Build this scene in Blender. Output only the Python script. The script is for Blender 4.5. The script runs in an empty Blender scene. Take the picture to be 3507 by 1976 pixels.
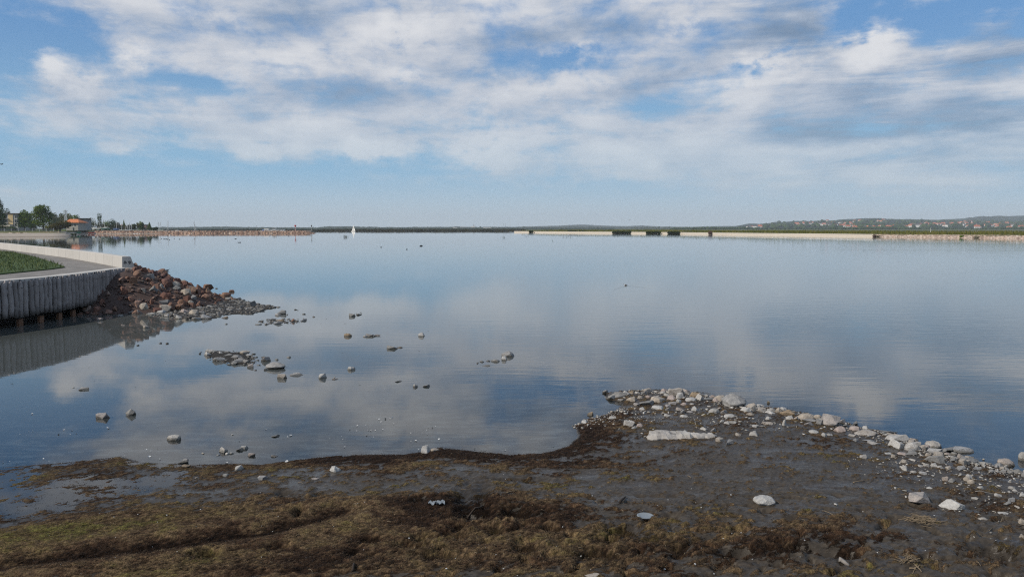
import bpy, bmesh, math, random
import numpy as np
from mathutils import Vector, Matrix
R = math.radians
rng = np.random.default_rng(7)
random.seed(7)
scene = bpy.context.scene
COL = scene.collection

# ------------------------------------------------------------------ camera
H = 3.5                       # eye height above the lake
FPX = 2752.0                  # focal length in photograph pixels (3507 wide)
PITCH = math.atan((988 - 782) / FPX)
cam_d = bpy.data.cameras.new('camera')
cam_d.sensor_width = 36.0
cam_d.lens = 36.0 * FPX / 3507.0
cam_d.clip_start = 0.1
cam_d.clip_end = 40000.0
cam = bpy.data.objects.new('camera', cam_d)
COL.objects.link(cam)
cam.location = (0, 0, H)
cam.rotation_euler = (R(90) - PITCH, 0, 0)
scene.camera = cam

scene.render.engine = 'CYCLES'
scene.cycles.use_denoising = False
scene.cycles.filter_width = 1.2
scene.cycles.max_bounces = 6
scene.cycles.diffuse_bounces = 2
scene.cycles.glossy_bounces = 3
scene.cycles.transmission_bounces = 2
scene.cycles.transparent_max_bounces = 12
scene.cycles.volume_bounces = 0
scene.cycles.caustics_reflective = False
scene.cycles.caustics_refractive = False
scene.view_settings.view_transform = 'Standard'
scene.view_settings.look = 'None'
scene.view_settings.exposure = 0.0
scene.view_settings.gamma = 1.0

# ------------------------------------------------------------------ sun + sky
SUN_AZ, SUN_EL = R(-118), R(38)      # azimuth from +Y, clockwise positive
sun_d = bpy.data.lights.new('sun', 'SUN')
sun_d.energy = 4.0
sun_d.angle = R(0.6)
sun_d.color = (1.0, 0.92, 0.81)
sun = bpy.data.objects.new('sun', sun_d)
COL.objects.link(sun)
sdir = Vector((math.sin(SUN_AZ) * math.cos(SUN_EL), math.cos(SUN_AZ) * math.cos(SUN_EL), math.sin(SUN_EL)))
sun.rotation_euler = (-sdir).to_track_quat('-Z', 'Y').to_euler()
sun.location = sdir * 50


def ray(px, py):
    """direction through a pixel of the photograph"""
    x = (px - 1753.5) / FPX
    y = (988.0 - py) / FPX
    c, s = math.cos(PITCH), math.sin(PITCH)
    return Vector((x, c + s * y, -s + c * y))


def at(px, py, z=0.0):
    d = ray(px, py)
    t = (z - H) / d.z
    return Vector((d.x * t, d.y * t, z))


def far(px, dist, py=None):
    """point at a given distance along +Y"""
    d = ray(px, 782 if py is None else py)
    t = dist / d.y
    return Vector((d.x * t, dist, H + d.z * t))


world = bpy.data.worlds.new('World')
scene.world = world
world.use_nodes = True
WT = world.node_tree
WT.nodes.clear()


class NT:
    """tiny node-tree writer"""
    def __init__(self, tree):
        self.t = tree

    def n(self, typ, **kw):
        nd = self.t.nodes.new(typ)
        for k, v in kw.items():
            setattr(nd, k, v)
        return nd

    def link(self, a, b):
        self.t.links.new(a, b)

    def put(self, sock, v):
        if isinstance(v, bpy.types.NodeSocket):
            self.t.links.new(v, sock)
        elif v is not None:
            sock.default_value = v

    def m(self, op, a, b=None, c=None, clamp=False):
        nd = self.n('ShaderNodeMath', operation=op, use_clamp=clamp)
        self.put(nd.inputs[0], a)
        if b is not None:
            self.put(nd.inputs[1], b)
        if c is not None:
            self.put(nd.inputs[2], c)
        return nd.outputs[0]

    def vm(self, op, a, b=None):
        nd = self.n('ShaderNodeVectorMath', operation=op)
        self.put(nd.inputs[0], a)
        if b is not None:
            self.put(nd.inputs[1], b)
        return nd.outputs[0]

    def scale(self, a, s):
        nd = self.n('ShaderNodeVectorMath', operation='SCALE')
        self.put(nd.inputs[0], a)
        self.put(nd.inputs['Scale'], s)
        return nd.outputs[0]

    def sep(self, v):
        nd = self.n('ShaderNodeSeparateXYZ')
        self.put(nd.inputs[0], v)
        return nd.outputs

    def comb(self, x, y, z):
        nd = self.n('ShaderNodeCombineXYZ')
        for i, v in enumerate((x, y, z)):
            self.put(nd.inputs[i], v)
        return nd.outputs[0]

    def noise(self, vec, scale, detail=4.0, rough=0.55, dist=0.0, out='Fac', dim='3D'):
        nd = self.n('ShaderNodeTexNoise', noise_dimensions=dim)
        self.put(nd.inputs['Vector'], vec)
        nd.inputs['Scale'].default_value = scale
        nd.inputs['Detail'].default_value = detail
        nd.inputs['Roughness'].default_value = rough
        nd.inputs['Distortion'].default_value = dist
        return nd.outputs[out]

    def ramp(self, fac, stops, interp='LINEAR'):
        nd = self.n('ShaderNodeValToRGB')
        cr = nd.color_ramp
        cr.interpolation = interp
        while len(cr.elements) < len(stops):
            cr.elements.new(0.5)
        for e, (p, c) in zip(cr.elements, stops):
            e.position = p
            e.color = (c[0], c[1], c[2], 1.0)
        self.put(nd.inputs[0], fac)
        return nd.outputs[0]

    def mix(self, fac, a, b, mode='MIX'):
        nd = self.n('ShaderNodeMix', data_type='RGBA', blend_type=mode)
        nd.clamp_factor = True
        self.put(nd.inputs[0], fac)
        for s, v in ((nd.inputs[6], a), (nd.inputs[7], b)):
            if isinstance(v, bpy.types.NodeSocket):
                self.put(s, v)
            else:
                s.default_value = (v[0], v[1], v[2], 1.0)
        return nd.outputs[2]

    def mapr(self, v, a, b, c=0.0, d=1.0, smooth=True):
        nd = self.n('ShaderNodeMapRange', interpolation_type='SMOOTHSTEP' if smooth else 'LINEAR')
        self.put(nd.inputs[0], v)
        for i, x in enumerate((a, b, c, d)):
            self.put(nd.inputs[i + 1], x)
        return nd.outputs[0]

    def mapping(self, vec, loc=(0, 0, 0), rot=(0, 0, 0), sc=(1, 1, 1), kind='POINT'):
        nd = self.n('ShaderNodeMapping', vector_type=kind)
        self.put(nd.inputs['Vector'], vec)
        nd.inputs['Location'].default_value = loc if kind != 'NORMAL' else (0, 0, 0)
        nd.inputs['Rotation'].default_value = rot
        nd.inputs['Scale'].default_value = sc
        return nd.outputs[0]


W = NT(WT)
SKY_STRENGTH = 0.10
gen = W.n('ShaderNodeTexCoord').outputs['Generated']
gx, gy, gz = W.sep(gen)
az = W.m('ARCTAN2', gx, gy)
el = W.m('ARCSINE', gz)
P0 = W.comb(az, el, 0.0)
# domain warp so that no cloud edge is smooth
zc = W.m('ADD', W.m('MAXIMUM', gz, 0.0), 0.16)
plane = W.comb(W.m('DIVIDE', gx, zc), W.m('DIVIDE', gy, zc), 0.0)     # a flat cloud deck seen from below
w1 = W.noise(P0, 11.0, 5, 0.58, out='Color')
warp = W.scale(W.vm('SUBTRACT', w1, (0.5, 0.5, 0.5)), 0.085)
P = W.vm('ADD', P0, W.vm('MULTIPLY', warp, (1.0, 0.62, 0.0)))


def dirD(cx, cy):
    """direction of a cloud measured in the 2576-px preview of the photograph -> azimuth, elevation"""
    d = ray(cx * 3507 / 2576.0, cy * 3507 / 2576.0).normalized()
    return math.atan2(d.x, d.y), math.asin(d.z)


def blobs(lst):
    tot = None
    for cx, cy, rx, ry, rot, amp in lst:
        a, e = dirD(cx, cy)
        v = W.mapping(P, loc=(a, e, 0), rot=(0, 0, R(rot)), sc=(rx / 2021.0, ry / 2021.0, 1), kind='TEXTURE')
        g = W.n('ShaderNodeTexGradient', gradient_type='SPHERICAL')
        W.put(g.inputs[0], v)
        s = W.m('SMOOTHSTEP', 0, 0) if False else g.outputs['Fac']
        if tot is None:
            tot = W.m('MULTIPLY', s, amp)
        else:
            tot = W.m('MULTIPLY_ADD', s, amp, tot)
    return tot

SKY_TINT = None
WATER_RIPPLE = 1.0
HAZE = 1.15e-4
SILT = (.090, .100, .096)
HORIZON = (.54, .63, .68)
# cloud cover: centre x, y, radius x, y, turn (deg), amount    (2576-px preview coordinates)
COVER = [
    (660, 60, 430, 200, -6, 1.5), (930, 30, 420, 190, 0, 1.4), (560, 130, 300, 110, -10, .8), (330, 125, 110, 60, 0, .8),
    (1330, 0, 520, 130, 0, 1.3), (1100, 150, 330, 120, 6, 1.1), (830, 175, 330, 90, 8, .7),
    (1700, 40, 420, 150, 8, 1.3), (1960, 60, 170, 140, 0, 1.2),
    (1480, 205, 420, 85, 10, 1.2), (1750, 150, 330, 85, 16, 1.1), (1300, 250, 240, 60, 6, .7),
    (260, 10, 190, 90, 10, .9), (60, 30, 80, 40, 10, .35),
    (160, 200, 140, 80, -25, .55), (250, 210, 110, 50, 25, .45), (100, 165, 60, 40, 0, .35), (230, 120, 420, 130, 8, .28),
    (330, 285, 520, 80, -4, .65), (100, 275, 260, 70, 0, .5), (640, 320, 420, 85, -4, .8), (900, 300, 330, 110, 0, .8),
    (320, 375, 75, 30, 0, .5), (690, 368, 130, 50, 0, .6), (960, 380, 110, 45, 0, .7), (880, 370, 90, 40, 0, .5),
    (1040, 225, 260, 90, 5, .6),
    (1250, 385, 210, 65, -4, .85), (1220, 330, 280, 70, 0, .6), (1390, 330, 250, 80, 0, .55), (1540, 395, 220, 70, 0, .8), (1480, 320, 260, 70, 0, .5),
    (1800, 360, 420, 150, 0, .8), (2060, 240, 460, 170, 12, 1.0), (2150, 130, 140, 80, 0, .9), (2420, 200, 360, 190, 6, 1.1),
    (2400, 330, 460, 150, 4, .9), (2120, 380, 500, 120, 3, .7), (1900, 270, 280, 90, 12, .6), (2576, 130, 160, 120, 0, .6),
    (40, 480, 120, 20, 0, .4), (180, 495, 380, 22, 0, .25), (1240, 445, 420, 20, 0, .15), (1700, 440, 600, 55, 0, .45), (2300, 430, 560, 80, 2, .55), (2450, 470, 300, 30, 2, .4), (1250, 430, 400, 50, 0, .3),
    (260, -110, 520, 130, 0, 1.1), (2420, -90, 330, 80, 0, .9), (1300, -150, 700, 110, 0, .8),  # unseen clouds above the view, added so the near water reflects grey
    # gaps of blue
    (130, 80, 280, 110, 0, -.75), (40, 190, 120, 120, 0, -.3), (520, 215, 200, 40, -6, -.9), (1380, 150, 200, 55, 8, -.55), (1500, 125, 160, 40, 8, -.35), (1230, 240, 150, 35, 12, -.35),
    (1880, 185, 150, 40, 14, -.55), (1650, 235, 150, 35, 12, -.45), (2330, 40, 330, 75, -3, -.85), (2090, 60, 90, 60, 0, -.6),
    (330, 245, 90, 26, 0, -.5), (1260, 300, 330, 35, 0, -.3), (640, 420, 700, 50, 0, -.4), (20, 200, 70, 130, 0, -.3),
]
# grey undersides
SHADE = [
    (770, 25, 190, 70, 0, .95), (1000, 30, 200, 60, 0, .3), (1310, 90, 330, 60, 6, .55), (1500, 75, 260, 50, 6, .7), (1020, 120, 240, 50, 0, .45),
    (1260, 180, 220, 50, 0, .5), (1990, 80, 160, 150, 25, .85), (1880, 130, 180, 70, 20, .5), (1720, 175, 220, 45, 14, .5), (1500, 225, 200, 40, 8, .5),
    (870, 235, 300, 60, 0, .6), (680, 255, 320, 50, 0, .35), (2030, 270, 260, 55, 8, .55), (2130, 215, 200, 60, 0, .5), (2200, 285, 280, 45, 5, .5),
    (2450, 140, 260, 90, 10, .6), (2560, 60, 120, 120, 0, .6), (2380, 320, 420, 34, 4, .8), (2510, 352, 200, 26, 3, .8), (2150, 330, 330, 40, 3, .4), (2480, 390, 300, 24, 3, .6),
    (2000, 355, 250, 40, 0, .35), (2500, 250, 260, 50, 6, .4), (640, 90, 160, 60, 0, .35), (2480, 440, 400, 60, 0, .3), (400, 60, 120, 50, 0, .3), (1850, 60, 200, 60, 10, .3), (200, 225, 80, 40, 0, .4),
]
# crisp, bright heaps of cumulus among the soft sheets
PUFF = [(150, 185, 110, 50, -25, .9), (240, 205, 70, 36, 25, .7), (2170, 105, 110, 50, 0, 1.3), (1020, 70, 190, 80, 0, 1.0), (760, 140, 200, 60, 0, .5), (1020, 195, 120, 40, 0, .6), (1450, 120, 160, 60, 8, .7), (1380, 215, 200, 50, 8, .5), (320, 375, 60, 26, 0, .5), (690, 372, 110, 40, 0, .9), (960, 382, 110, 36, 0, 1.2),
        (880, 375, 80, 36, 0, .8), (1220, 395, 150, 50, 0, 1.1), (1290, 340, 160, 50, 0, .6), (1560, 385, 140, 40, 0, 1.0), (1620, 410, 60, 26, 0, 1.0), (1900, 165, 150, 60, 0, .7), (1960, 170, 120, 60, 0, .6), (330, 125, 80, 40, 0, .7), (780, 320, 160, 40, 0, .5), (70, 470, 90, 14, 0, .8), (1710, 70, 60, 40, 0, .7), (580, 40, 160, 60, 0, .3)]
cov = blobs(COVER)
puff = W.m('MINIMUM', blobs(PUFF), 1.0)
cov = W.m('SMOOTH_MIN', cov, 1.0, 0.5)
n_big = W.noise(plane, 1.5, 8, 0.60, 0.2)
n_med = W.noise(W.vm('MULTIPLY', P0, (1.0, 1.9, 1.0)), 13.0, 10, 0.64, 0.25)
n_fin = W.noise(W.vm('MULTIPLY', plane, (1.0, 0.6, 1.0)), 6.0, 10, 0.64, 0.1)
n_puf = W.noise(W.vm('MULTIPLY', P0, (1.0, 1.25, 1.0)), 34.0, 8, 0.60, 0.15)
streak = W.noise(W.mapping(P0, rot=(0, 0, R(-7)), sc=(4.5, 34.0, 1.0)), 1.0, 7, 0.58, 0.5)
rightside = W.mapr(az, 0.12, 0.45)
front = W.mapr(gy, 0.25, 0.7)
nsum = W.m('ADD', W.m('MULTIPLY', W.m('SUBTRACT', n_big, 0.5), 1.0),
           W.m('ADD', W.m('MULTIPLY', W.m('SUBTRACT', n_med, 0.5), 2.0), W.m('MULTIPLY', W.m('SUBTRACT', n_fin, 0.5), 1.3)))
stw = W.m('MULTIPLY', W.m('SUBTRACT', streak, 0.5), W.m('MULTIPLY_ADD', rightside, 1.6, 0.75))
nsum = W.m('ADD', nsum, stw)
nsum = W.m('ADD', nsum, W.m('MULTIPLY', W.m('SUBTRACT', n_puf, 0.47), W.m('MULTIPLY_ADD', puff, 1.9, 0.25)))
base = W.m('MULTIPLY', W.m('SUBTRACT', 1.0, front), 0.42)
high = W.m('MULTIPLY', W.mapr(el, R(16.3), R(21)), 0.60)
dens = W.m('ADD', W.m('ADD', W.m('MULTIPLY', cov, 0.80), W.m('MULTIPLY', nsum, W.mapr(el, 0.02, 0.13, 0.35, 1.0))), W.m('ADD', base, high))
dens = W.m('ADD', dens, W.m('MULTIPLY', puff, 0.10))
soft = W.m('MULTIPLY_ADD', puff, -0.50, 1.0)
lo = W.m('MULTIPLY_ADD', puff, 0.20, 0.0)
veil = W.m('MULTIPLY', W.mapr(el, R(1.5), R(5)), W.mapr(el, R(7), R(12), 1.0, 0.0))
dens = W.m('ADD', dens, W.m('MULTIPLY', veil, W.m('MULTIPLY_ADD', streak, 0.9, -0.22)))
alpha = W.mapr(W.m('DIVIDE', W.m('SUBTRACT', dens, lo), soft), -0.06, 1.08)
alpha = W.m('MULTIPLY', alpha, W.mapr(el, R(4), R(12), 0.74, 0.95))
shd = blobs(SHADE)
n_sh = W.noise(W.vm('MULTIPLY', P0, (1.0, 2.4, 1.0)), 9.0, 9, 0.6, 0.3)
shd = W.m('ADD', W.m('MULTIPLY', shd, 0.95), W.m('MULTIPLY', W.m('SUBTRACT', n_sh, 0.50), 2.0))
shd = W.m('SUBTRACT', shd, W.m('MULTIPLY', stw, 1.6))
shd = W.m('SUBTRACT', shd, W.m('MULTIPLY', W.m('SUBTRACT', n_med, 0.50), 1.0))
shd = W.m('SUBTRACT', shd, W.m('MULTIPLY', puff, W.m('MULTIPLY_ADD', W.m('SUBTRACT', n_puf, 0.5), 2.2, 0.75)))
shd = W.m('ADD', shd, W.mapr(el, R(16), R(21), 0.0, 0.75))
shd = W.mapr(shd, -0.95, 1.55)
cloud = W.ramp(shd, [(0.0, (.76, .765, .785)), (0.28, (.60, .625, .68)), (0.55, (.43, .49, .59)), (0.8, (.28, .36, .485)), (1.0, (.175, .255, .375))])
# clouds low over the horizon sink into the haze colour
cloud = W.mix(W.mapr(el, R(2), R(8), 0.6, 0.0), cloud, (.50, .59, .66))

sky = W.n('ShaderNodeTexSky', sky_type='NISHITA')
sky.sun_disc = False
sky.sun_elevation = SUN_EL
sky.sun_rotation = SUN_AZ
sky.altitude = 100
sky.air_density = 1.0
sky.dust_density = 0.4
sky.ozone_density = 1.6
clear = W.mix(1.0, sky.outputs[0], SKY_TINT, 'MULTIPLY') if SKY_TINT else sky.outputs[0]
# clear air: deep blue overhead, paler and greyer where the long path near the horizon scatters the light
S = SKY_STRENGTH
clear = W.mix(W.mapr(el, R(6), R(18), 0.55, 0.80), clear, (.105 / S, .290 / S, .60 / S))
clear = W.mix(W.mapr(el, R(3.0), R(13), 0.92, 0.0), clear, (.245 / S, .475 / S, .69 / S))
clear = W.mix(W.mapr(el, R(-0.5), R(5.0), 0.95, 0.0), clear, tuple(c / S for c in HORIZON))
col = W.mix(alpha, clear, W.scale(cloud, 1.0 / SKY_STRENGTH))
bg = W.n('ShaderNodeBackground')
W.link(col, bg.inputs[0])
bg.inputs[1].default_value = SKY_STRENGTH
wo = W.n('ShaderNodeOutputWorld')
W.link(bg.outputs[0], wo.inputs[0])
# ------------------------------------------------------------------ helpers
def _perm(seed):
    p = np.random.default_rng(seed).permutation(256)
    return np.concatenate([p, p, p])


def pnoise2(x, y, seed=0):
    """Perlin noise on arrays"""
    p = _perm(seed)
    xi = np.floor(x).astype(int); yi = np.floor(y).astype(int)
    xf = x - xi; yf = y - yi
    xi &= 255; yi &= 255
    u = xf * xf * xf * (xf * (xf * 6 - 15) + 10); v = yf * yf * yf * (yf * (yf * 6 - 15) + 10)

    def g(h, a, b):
        an = h * (2 * np.pi / 256.0)
        return np.cos(an) * a + np.sin(an) * b
    aa = p[p[xi] + yi]; ab = p[p[xi] + yi + 1]; ba = p[p[xi + 1] + yi]; bb = p[p[xi + 1] + yi + 1]
    x1 = g(aa, xf, yf) * (1 - u) + g(ba, xf - 1, yf) * u
    x2 = g(ab, xf, yf - 1) * (1 - u) + g(bb, xf - 1, yf - 1) * u
    return (x1 * (1 - v) + x2 * v) * 1.5


def fbm(x, y, octv=4, seed=0, gain=0.5):
    t = 0; a = 1.0; n = 0
    for i in range(octv):
        t = t + a * pnoise2(x * 2 ** i + 17.3 * i, y * 2 ** i - 9.1 * i, seed + i)
        n += a; a *= gain
    return t / n


def sstep(v, a, b):
    t = np.clip((v - a) / (b - a), 0, 1)
    return t * t * (3 - 2 * t)


def new_mesh(name, verts, faces, mat=None, smooth=False):
    me = bpy.data.meshes.new(name)
    if isinstance(verts, np.ndarray):
        verts = np.ascontiguousarray(verts, dtype=np.float32)
        faces = np.ascontiguousarray(faces, dtype=np.int32)
        nf, k = faces.shape
        me.vertices.add(len(verts)); me.vertices.foreach_set('co', verts.ravel())
        me.loops.add(nf * k); me.loops.foreach_set('vertex_index', faces.ravel())
        me.polygons.add(nf); me.polygons.foreach_set('loop_start', np.arange(0, nf * k, k, dtype=np.int32))
        me.polygons.foreach_set('loop_total', np.full(nf, k, dtype=np.int32))
        me.update(calc_edges=True)
        me.validate()
    else:
        me.from_pydata([tuple(v) for v in verts], [], [tuple(f) for f in faces])
        me.update()
    if smooth:
        me.polygons.foreach_set('use_smooth', np.ones(len(me.polygons), dtype=bool))
    if mat:
        me.materials.append(mat)
    return me


def fattr(me, name, arr):
    a = me.attributes.new(name, 'FLOAT', 'POINT')
    a.data.foreach_set('value', np.ascontiguousarray(arr, dtype=np.float32).ravel())


def obj(name, me, parent=None, loc=None, rot=None, sc=None):
    o = bpy.data.objects.new(name, me)
    COL.objects.link(o)
    if parent:
        o.parent = parent
    if loc is not None:
        o.location = loc
    if rot is not None:
        o.rotation_euler = rot
    if sc is not None:
        o.scale = sc if hasattr(sc, '__len__') else (sc, sc, sc)
    return o


def tag(o, label=None, cat=None, group=None, kind=None):
    if label: o['label'] = label
    if cat: o['category'] = cat
    if group: o['group'] = group
    if kind: o['kind'] = kind
    return o


def empty(name, loc=(0, 0, 0), rz=0.0, label=None, cat=None, group=None):
    o = obj(name, None, loc=loc, rot=(0, 0, rz))
    o.empty_display_size = 0.2
    return tag(o, label, cat, group)


def copy_tree(o, parent=None):
    c = o.copy(); COL.objects.link(c)
    if parent: c.parent = parent
    for ch in list(o.children):
        copy_tree(ch, c)
    return c


class MB:
    """collects simple solids into one mesh"""
    def __init__(self):
        self.v = []; self.f = []

    def add(self, verts, faces):
        n = len(self.v)
        self.v += [tuple(p) for p in verts]
        self.f += [tuple(i + n for i in f) for f in faces]
        return self

    def box(self, c, s, rz=0.0, taper=1.0):
        cx, cy, cz = c; a, b, h = s[0] / 2, s[1] / 2, s[2] / 2
        ca, sa = math.cos(rz), math.sin(rz)
        vs = []
        for z, t in ((-h, 1.0), (h, taper)):
            for x, y in ((-a, -b), (a, -b), (a, b), (-a, b)):
                x *= t; y *= t
                vs.append((cx + x * ca - y * sa, cy + x * sa + y * ca, cz + z))
        return self.add(vs, [(0, 3, 2, 1), (4, 5, 6, 7), (0, 1, 5, 4), (1, 2, 6, 5), (2, 3, 7, 6), (3, 0, 4, 7)])

    def tube(self, pts, radii, seg=8, cap=True):
        pts = [Vector(p) for p in pts]
        if not hasattr(radii, '__len__'):
            radii = [radii] * len(pts)
        rings = []
        for i, p in enumerate(pts):
            d = (pts[min(i + 1, len(pts) - 1)] - pts[max(i - 1, 0)]).normalized()
            up = Vector((0, 0, 1)) if abs(d.z) < 0.95 else Vector((1, 0, 0))
            a = d.cross(up).normalized(); b = d.cross(a).normalized()
            rings.append([p + a * math.cos(2 * math.pi * k / seg) * radii[i] + b * math.sin(2 * math.pi * k / seg) * radii[i] for k in range(seg)])
        vs = [v for r in rings for v in r]; fs = []
        for i in range(len(pts) - 1):
            for k in range(seg):
                fs.append((i * seg + k, i * seg + (k + 1) % seg, (i + 1) * seg + (k + 1) % seg, (i + 1) * seg + k))
        if cap:
            fs.append(tuple(range(seg))[::-1]); fs.append(tuple((len(pts) - 1) * seg + k for k in range(seg)))
        return self.add(vs, fs)

    def prism(self, poly, z0, z1):
        n = len(poly)
        vs = [(p[0], p[1], z0) for p in poly] + [(p[0], p[1], z1) for p in poly]
        fs = [tuple(range(n))[::-1], tuple(range(n, 2 * n))]
        fs += [(i, (i + 1) % n, n + (i + 1) % n, n + i) for i in range(n)]
        return self.add(vs, fs)

    def loft(self, rings, cap=True):
        m = len(rings[0])
        vs = [p for r in rings for p in r]; fs = []
        for i in range(len(rings) - 1):
            for k in range(m):
                fs.append((i * m + k, i * m + (k + 1) % m, (i + 1) * m + (k + 1) % m, (i + 1) * m + k))
        if cap:
            fs.append(tuple(range(m))[::-1]); fs.append(tuple((len(rings) - 1) * m + k for k in range(m)))
        return self.add(vs, fs)

    def mesh(self, name, mat=None, smooth=False):
        me = new_mesh(name, self.v, self.f, mat, smooth)
        bm = bmesh.new(); bm.from_mesh(me)
        bmesh.ops.recalc_face_normals(bm, faces=bm.faces)
        bm.to_mesh(me); bm.free()
        return me

    def obj(self, name, mat=None, parent=None, smooth=False, **kw):
        return obj(name, self.mesh(name, mat, smooth), parent, **kw)


MATS = {}


def material(name):
    m = bpy.data.materials.new(name); m.use_nodes = True
    m.node_tree.nodes.clear()
    MATS[name] = m
    return m, NT(m.node_tree)


def finish(N, base, rough=0.8, spec=0.4, bump=None, bump_d=0.02, bump_s=0.5, metal=0.0, trans=None):
    b = N.n('ShaderNodeBsdfPrincipled')
    if isinstance(base, (tuple, list)):
        b.inputs['Base Color'].default_value = (*base[:3], 1)
    else:
        N.link(base, b.inputs['Base Color'])
    N.put(b.inputs['Roughness'], rough)
    N.put(b.inputs['Specular IOR Level'], spec)
    b.inputs['Metallic'].default_value = metal
    if bump is not None:
        bn = N.n('ShaderNodeBump')
        bn.inputs['Distance'].default_value = bump_d
        bn.inputs['Strength'].default_value = bump_s
        N.link(bump, bn.inputs['Height'])
        N.link(bn.outputs[0], b.inputs['Normal'])
    o = N.n('ShaderNodeOutputMaterial')
    N.link(b.outputs[0], o.inputs[0])
    return b


def plain(name, col, rough=0.7, var=0.18, scale=3.0, spec=0.3, bump=0.0):
    """a paint/stone/wood colour with soft mottling and a little per-object change"""
    m, N = material(name)
    tc = N.n('ShaderNodeTexCoord')
    nz = N.noise(tc.outputs['Object'], scale, 5, 0.6)
    oi = N.n('ShaderNodeObjectInfo')
    k = N.m('ADD', N.m('MULTIPLY_ADD', nz, 2 * var, 1 - var), N.m('MULTIPLY_ADD', oi.outputs['Random'], var, -var / 2))
    c = N.scale(col, k)
    finish(N, c, rough, spec, nz if bump else None, bump or 0.01, 0.5)
    return m
# ------------------------------------------------------------------ shore ground, lake bed, water
def world_poly(pts):
    return np.array([at(x, y)[:2] for x, y in pts])


# the shoreline as read from the photograph, from the left edge round the stone spit to the right edge
SHORE_PX = [(-400, 1602), (0, 1600), (110, 1592), (230, 1583), (330, 1572), (420, 1565), (480, 1578), (540, 1586), (640, 1592), (740, 1590), (800, 1588), (900, 1592), (990, 1580), (1080, 1570),
            (1150, 1562), (1260, 1560), (1380, 1558), (1450, 1548), (1515, 1530), (1560, 1540), (1620, 1547), (1690, 1554), (1760, 1560), (1830, 1558), (1900, 1545),
            (1950, 1525), (1985, 1495), (1985, 1470), (1960, 1458), (2000, 1440), (2060, 1425), (2120, 1400), (2140, 1382), (2110, 1372), (2080, 1368), (2080, 1345), (2160, 1338),
            (2260, 1336), (2330, 1338), (2430, 1345), (2500, 1372), (2560, 1388), (2650, 1398), (2740, 1408), (2830, 1430), (2900, 1450), (2980, 1470), (3060, 1488), (3110, 1512),
            (3160, 1535), (3230, 1550), (3300, 1565), (3400, 1592), (3520, 1622), (3800, 1680), (4400, 1800)]
shore_w = world_poly(SHORE_PX)
land_poly = np.vstack([shore_w, [[30, 9], [60, 0], [60, -40], [-60, -40], [-60, 11.5]]])


def poly_dist(X, Y, poly, closed=True):
    d = np.full(X.shape, 1e9)
    n = len(poly)
    for i in range(n if closed else n - 1):
        a = poly[i]; b = poly[(i + 1) % n]
        ab = b - a
        t = np.clip(((X - a[0]) * ab[0] + (Y - a[1]) * ab[1]) / max(ab @ ab, 1e-9), 0, 1)
        d = np.minimum(d, np.hypot(X - a[0] - t * ab[0], Y - a[1] - t * ab[1]))
    return d


def poly_in(X, Y, poly):
    ins = np.zeros(X.shape, bool)
    n = len(poly)
    for i in range(n):
        x1, y1 = poly[i]; x2, y2 = poly[(i + 1) % n]
        c = ((y1 > Y) != (y2 > Y))
        with np.errstate(divide='ignore', invalid='ignore'):
            xx = (x2 - x1) * (Y - y1) / (y2 - y1) + x1
        ins ^= c & (X < xx)
    return ins


def sdist(X, Y, poly):
    d = poly_dist(X, Y, poly)
    return np.where(poly_in(X, Y, poly), d, -d)


POOL = world_poly([(-300, 1612), (60, 1612), (200, 1625), (330, 1612), (450, 1625), (640, 1612), (760, 1640), (700, 1675), (560, 1690), (430, 1720), (300, 1752), (120, 1790), (-60, 1830), (-500, 1860)])
WEEDLINE = world_poly([(690, 1600), (800, 1596), (990, 1592), (1150, 1576), (1380, 1570), (1500, 1550), (1620, 1562), (1760, 1572), (1900, 1556), (1990, 1510), (2040, 1470), (2110, 1430)])
WEEDLEFT = world_poly([(180, 1606), (260, 1600), (340, 1598), (400, 1580), (470, 1592), (540, 1600), (690, 1602)])
# thick mats of washed-up algae, (x, y, rx, ry, weight) in photograph pixels
MATS_PX = [(600, 1985, 1000, 60, 1.4), (300, 1900, 900, 130, 1.7), (900, 1840, 700, 90, 1.5), (1300, 1800, 420, 90, .9), (1500, 1900, 800, 110, 1.1), (1650, 1800, 330, 120, .8), (2450, 1810, 210, 40, .5),
           (2780, 1790, 220, 60, .45), (2100, 1930, 500, 60, .9), (2800, 1900, 260, 60, .55), (1100, 1620, 400, 40, .8), (1500, 1600, 300, 45, .7), (1850, 1590, 300, 40, .6), (2010, 1500, 110, 60, 1.0), (2120, 1480, 100, 40, .7),
           (1700, 1690, 300, 30, .6), (2500, 1880, 500, 60, .5), (2250, 1600, 380, 30, .35), (2000, 1640, 300, 40, .4), (3350, 1700, 220, 60, .45), (2090, 1730, 160, 30, .5), (3160, 1785, 70, 18, .8), (3110, 1920, 60, 22, .8), (3430, 1740, 120, 25, .5), (2730, 1540, 90, 18, .6), (2860, 1580, 200, 20, .5), (3250, 1650, 250, 40, .4), (2400, 1640, 160, 16, .4)]
BARE_PX = [(820, 1690, 560, 45, .75), (1250, 1690, 330, 30, .7), (2350, 1730, 500, 60, .7), (2700, 1640, 500, 90, .8), (3250, 1880, 260, 90, .9), (2950, 1700, 300, 70, .6), (2300, 1590, 400, 40, .3), (1650, 1650, 360, 26, .5), (2150, 1860, 160, 30, .5), (2900, 1800, 120, 60, .5)]
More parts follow.
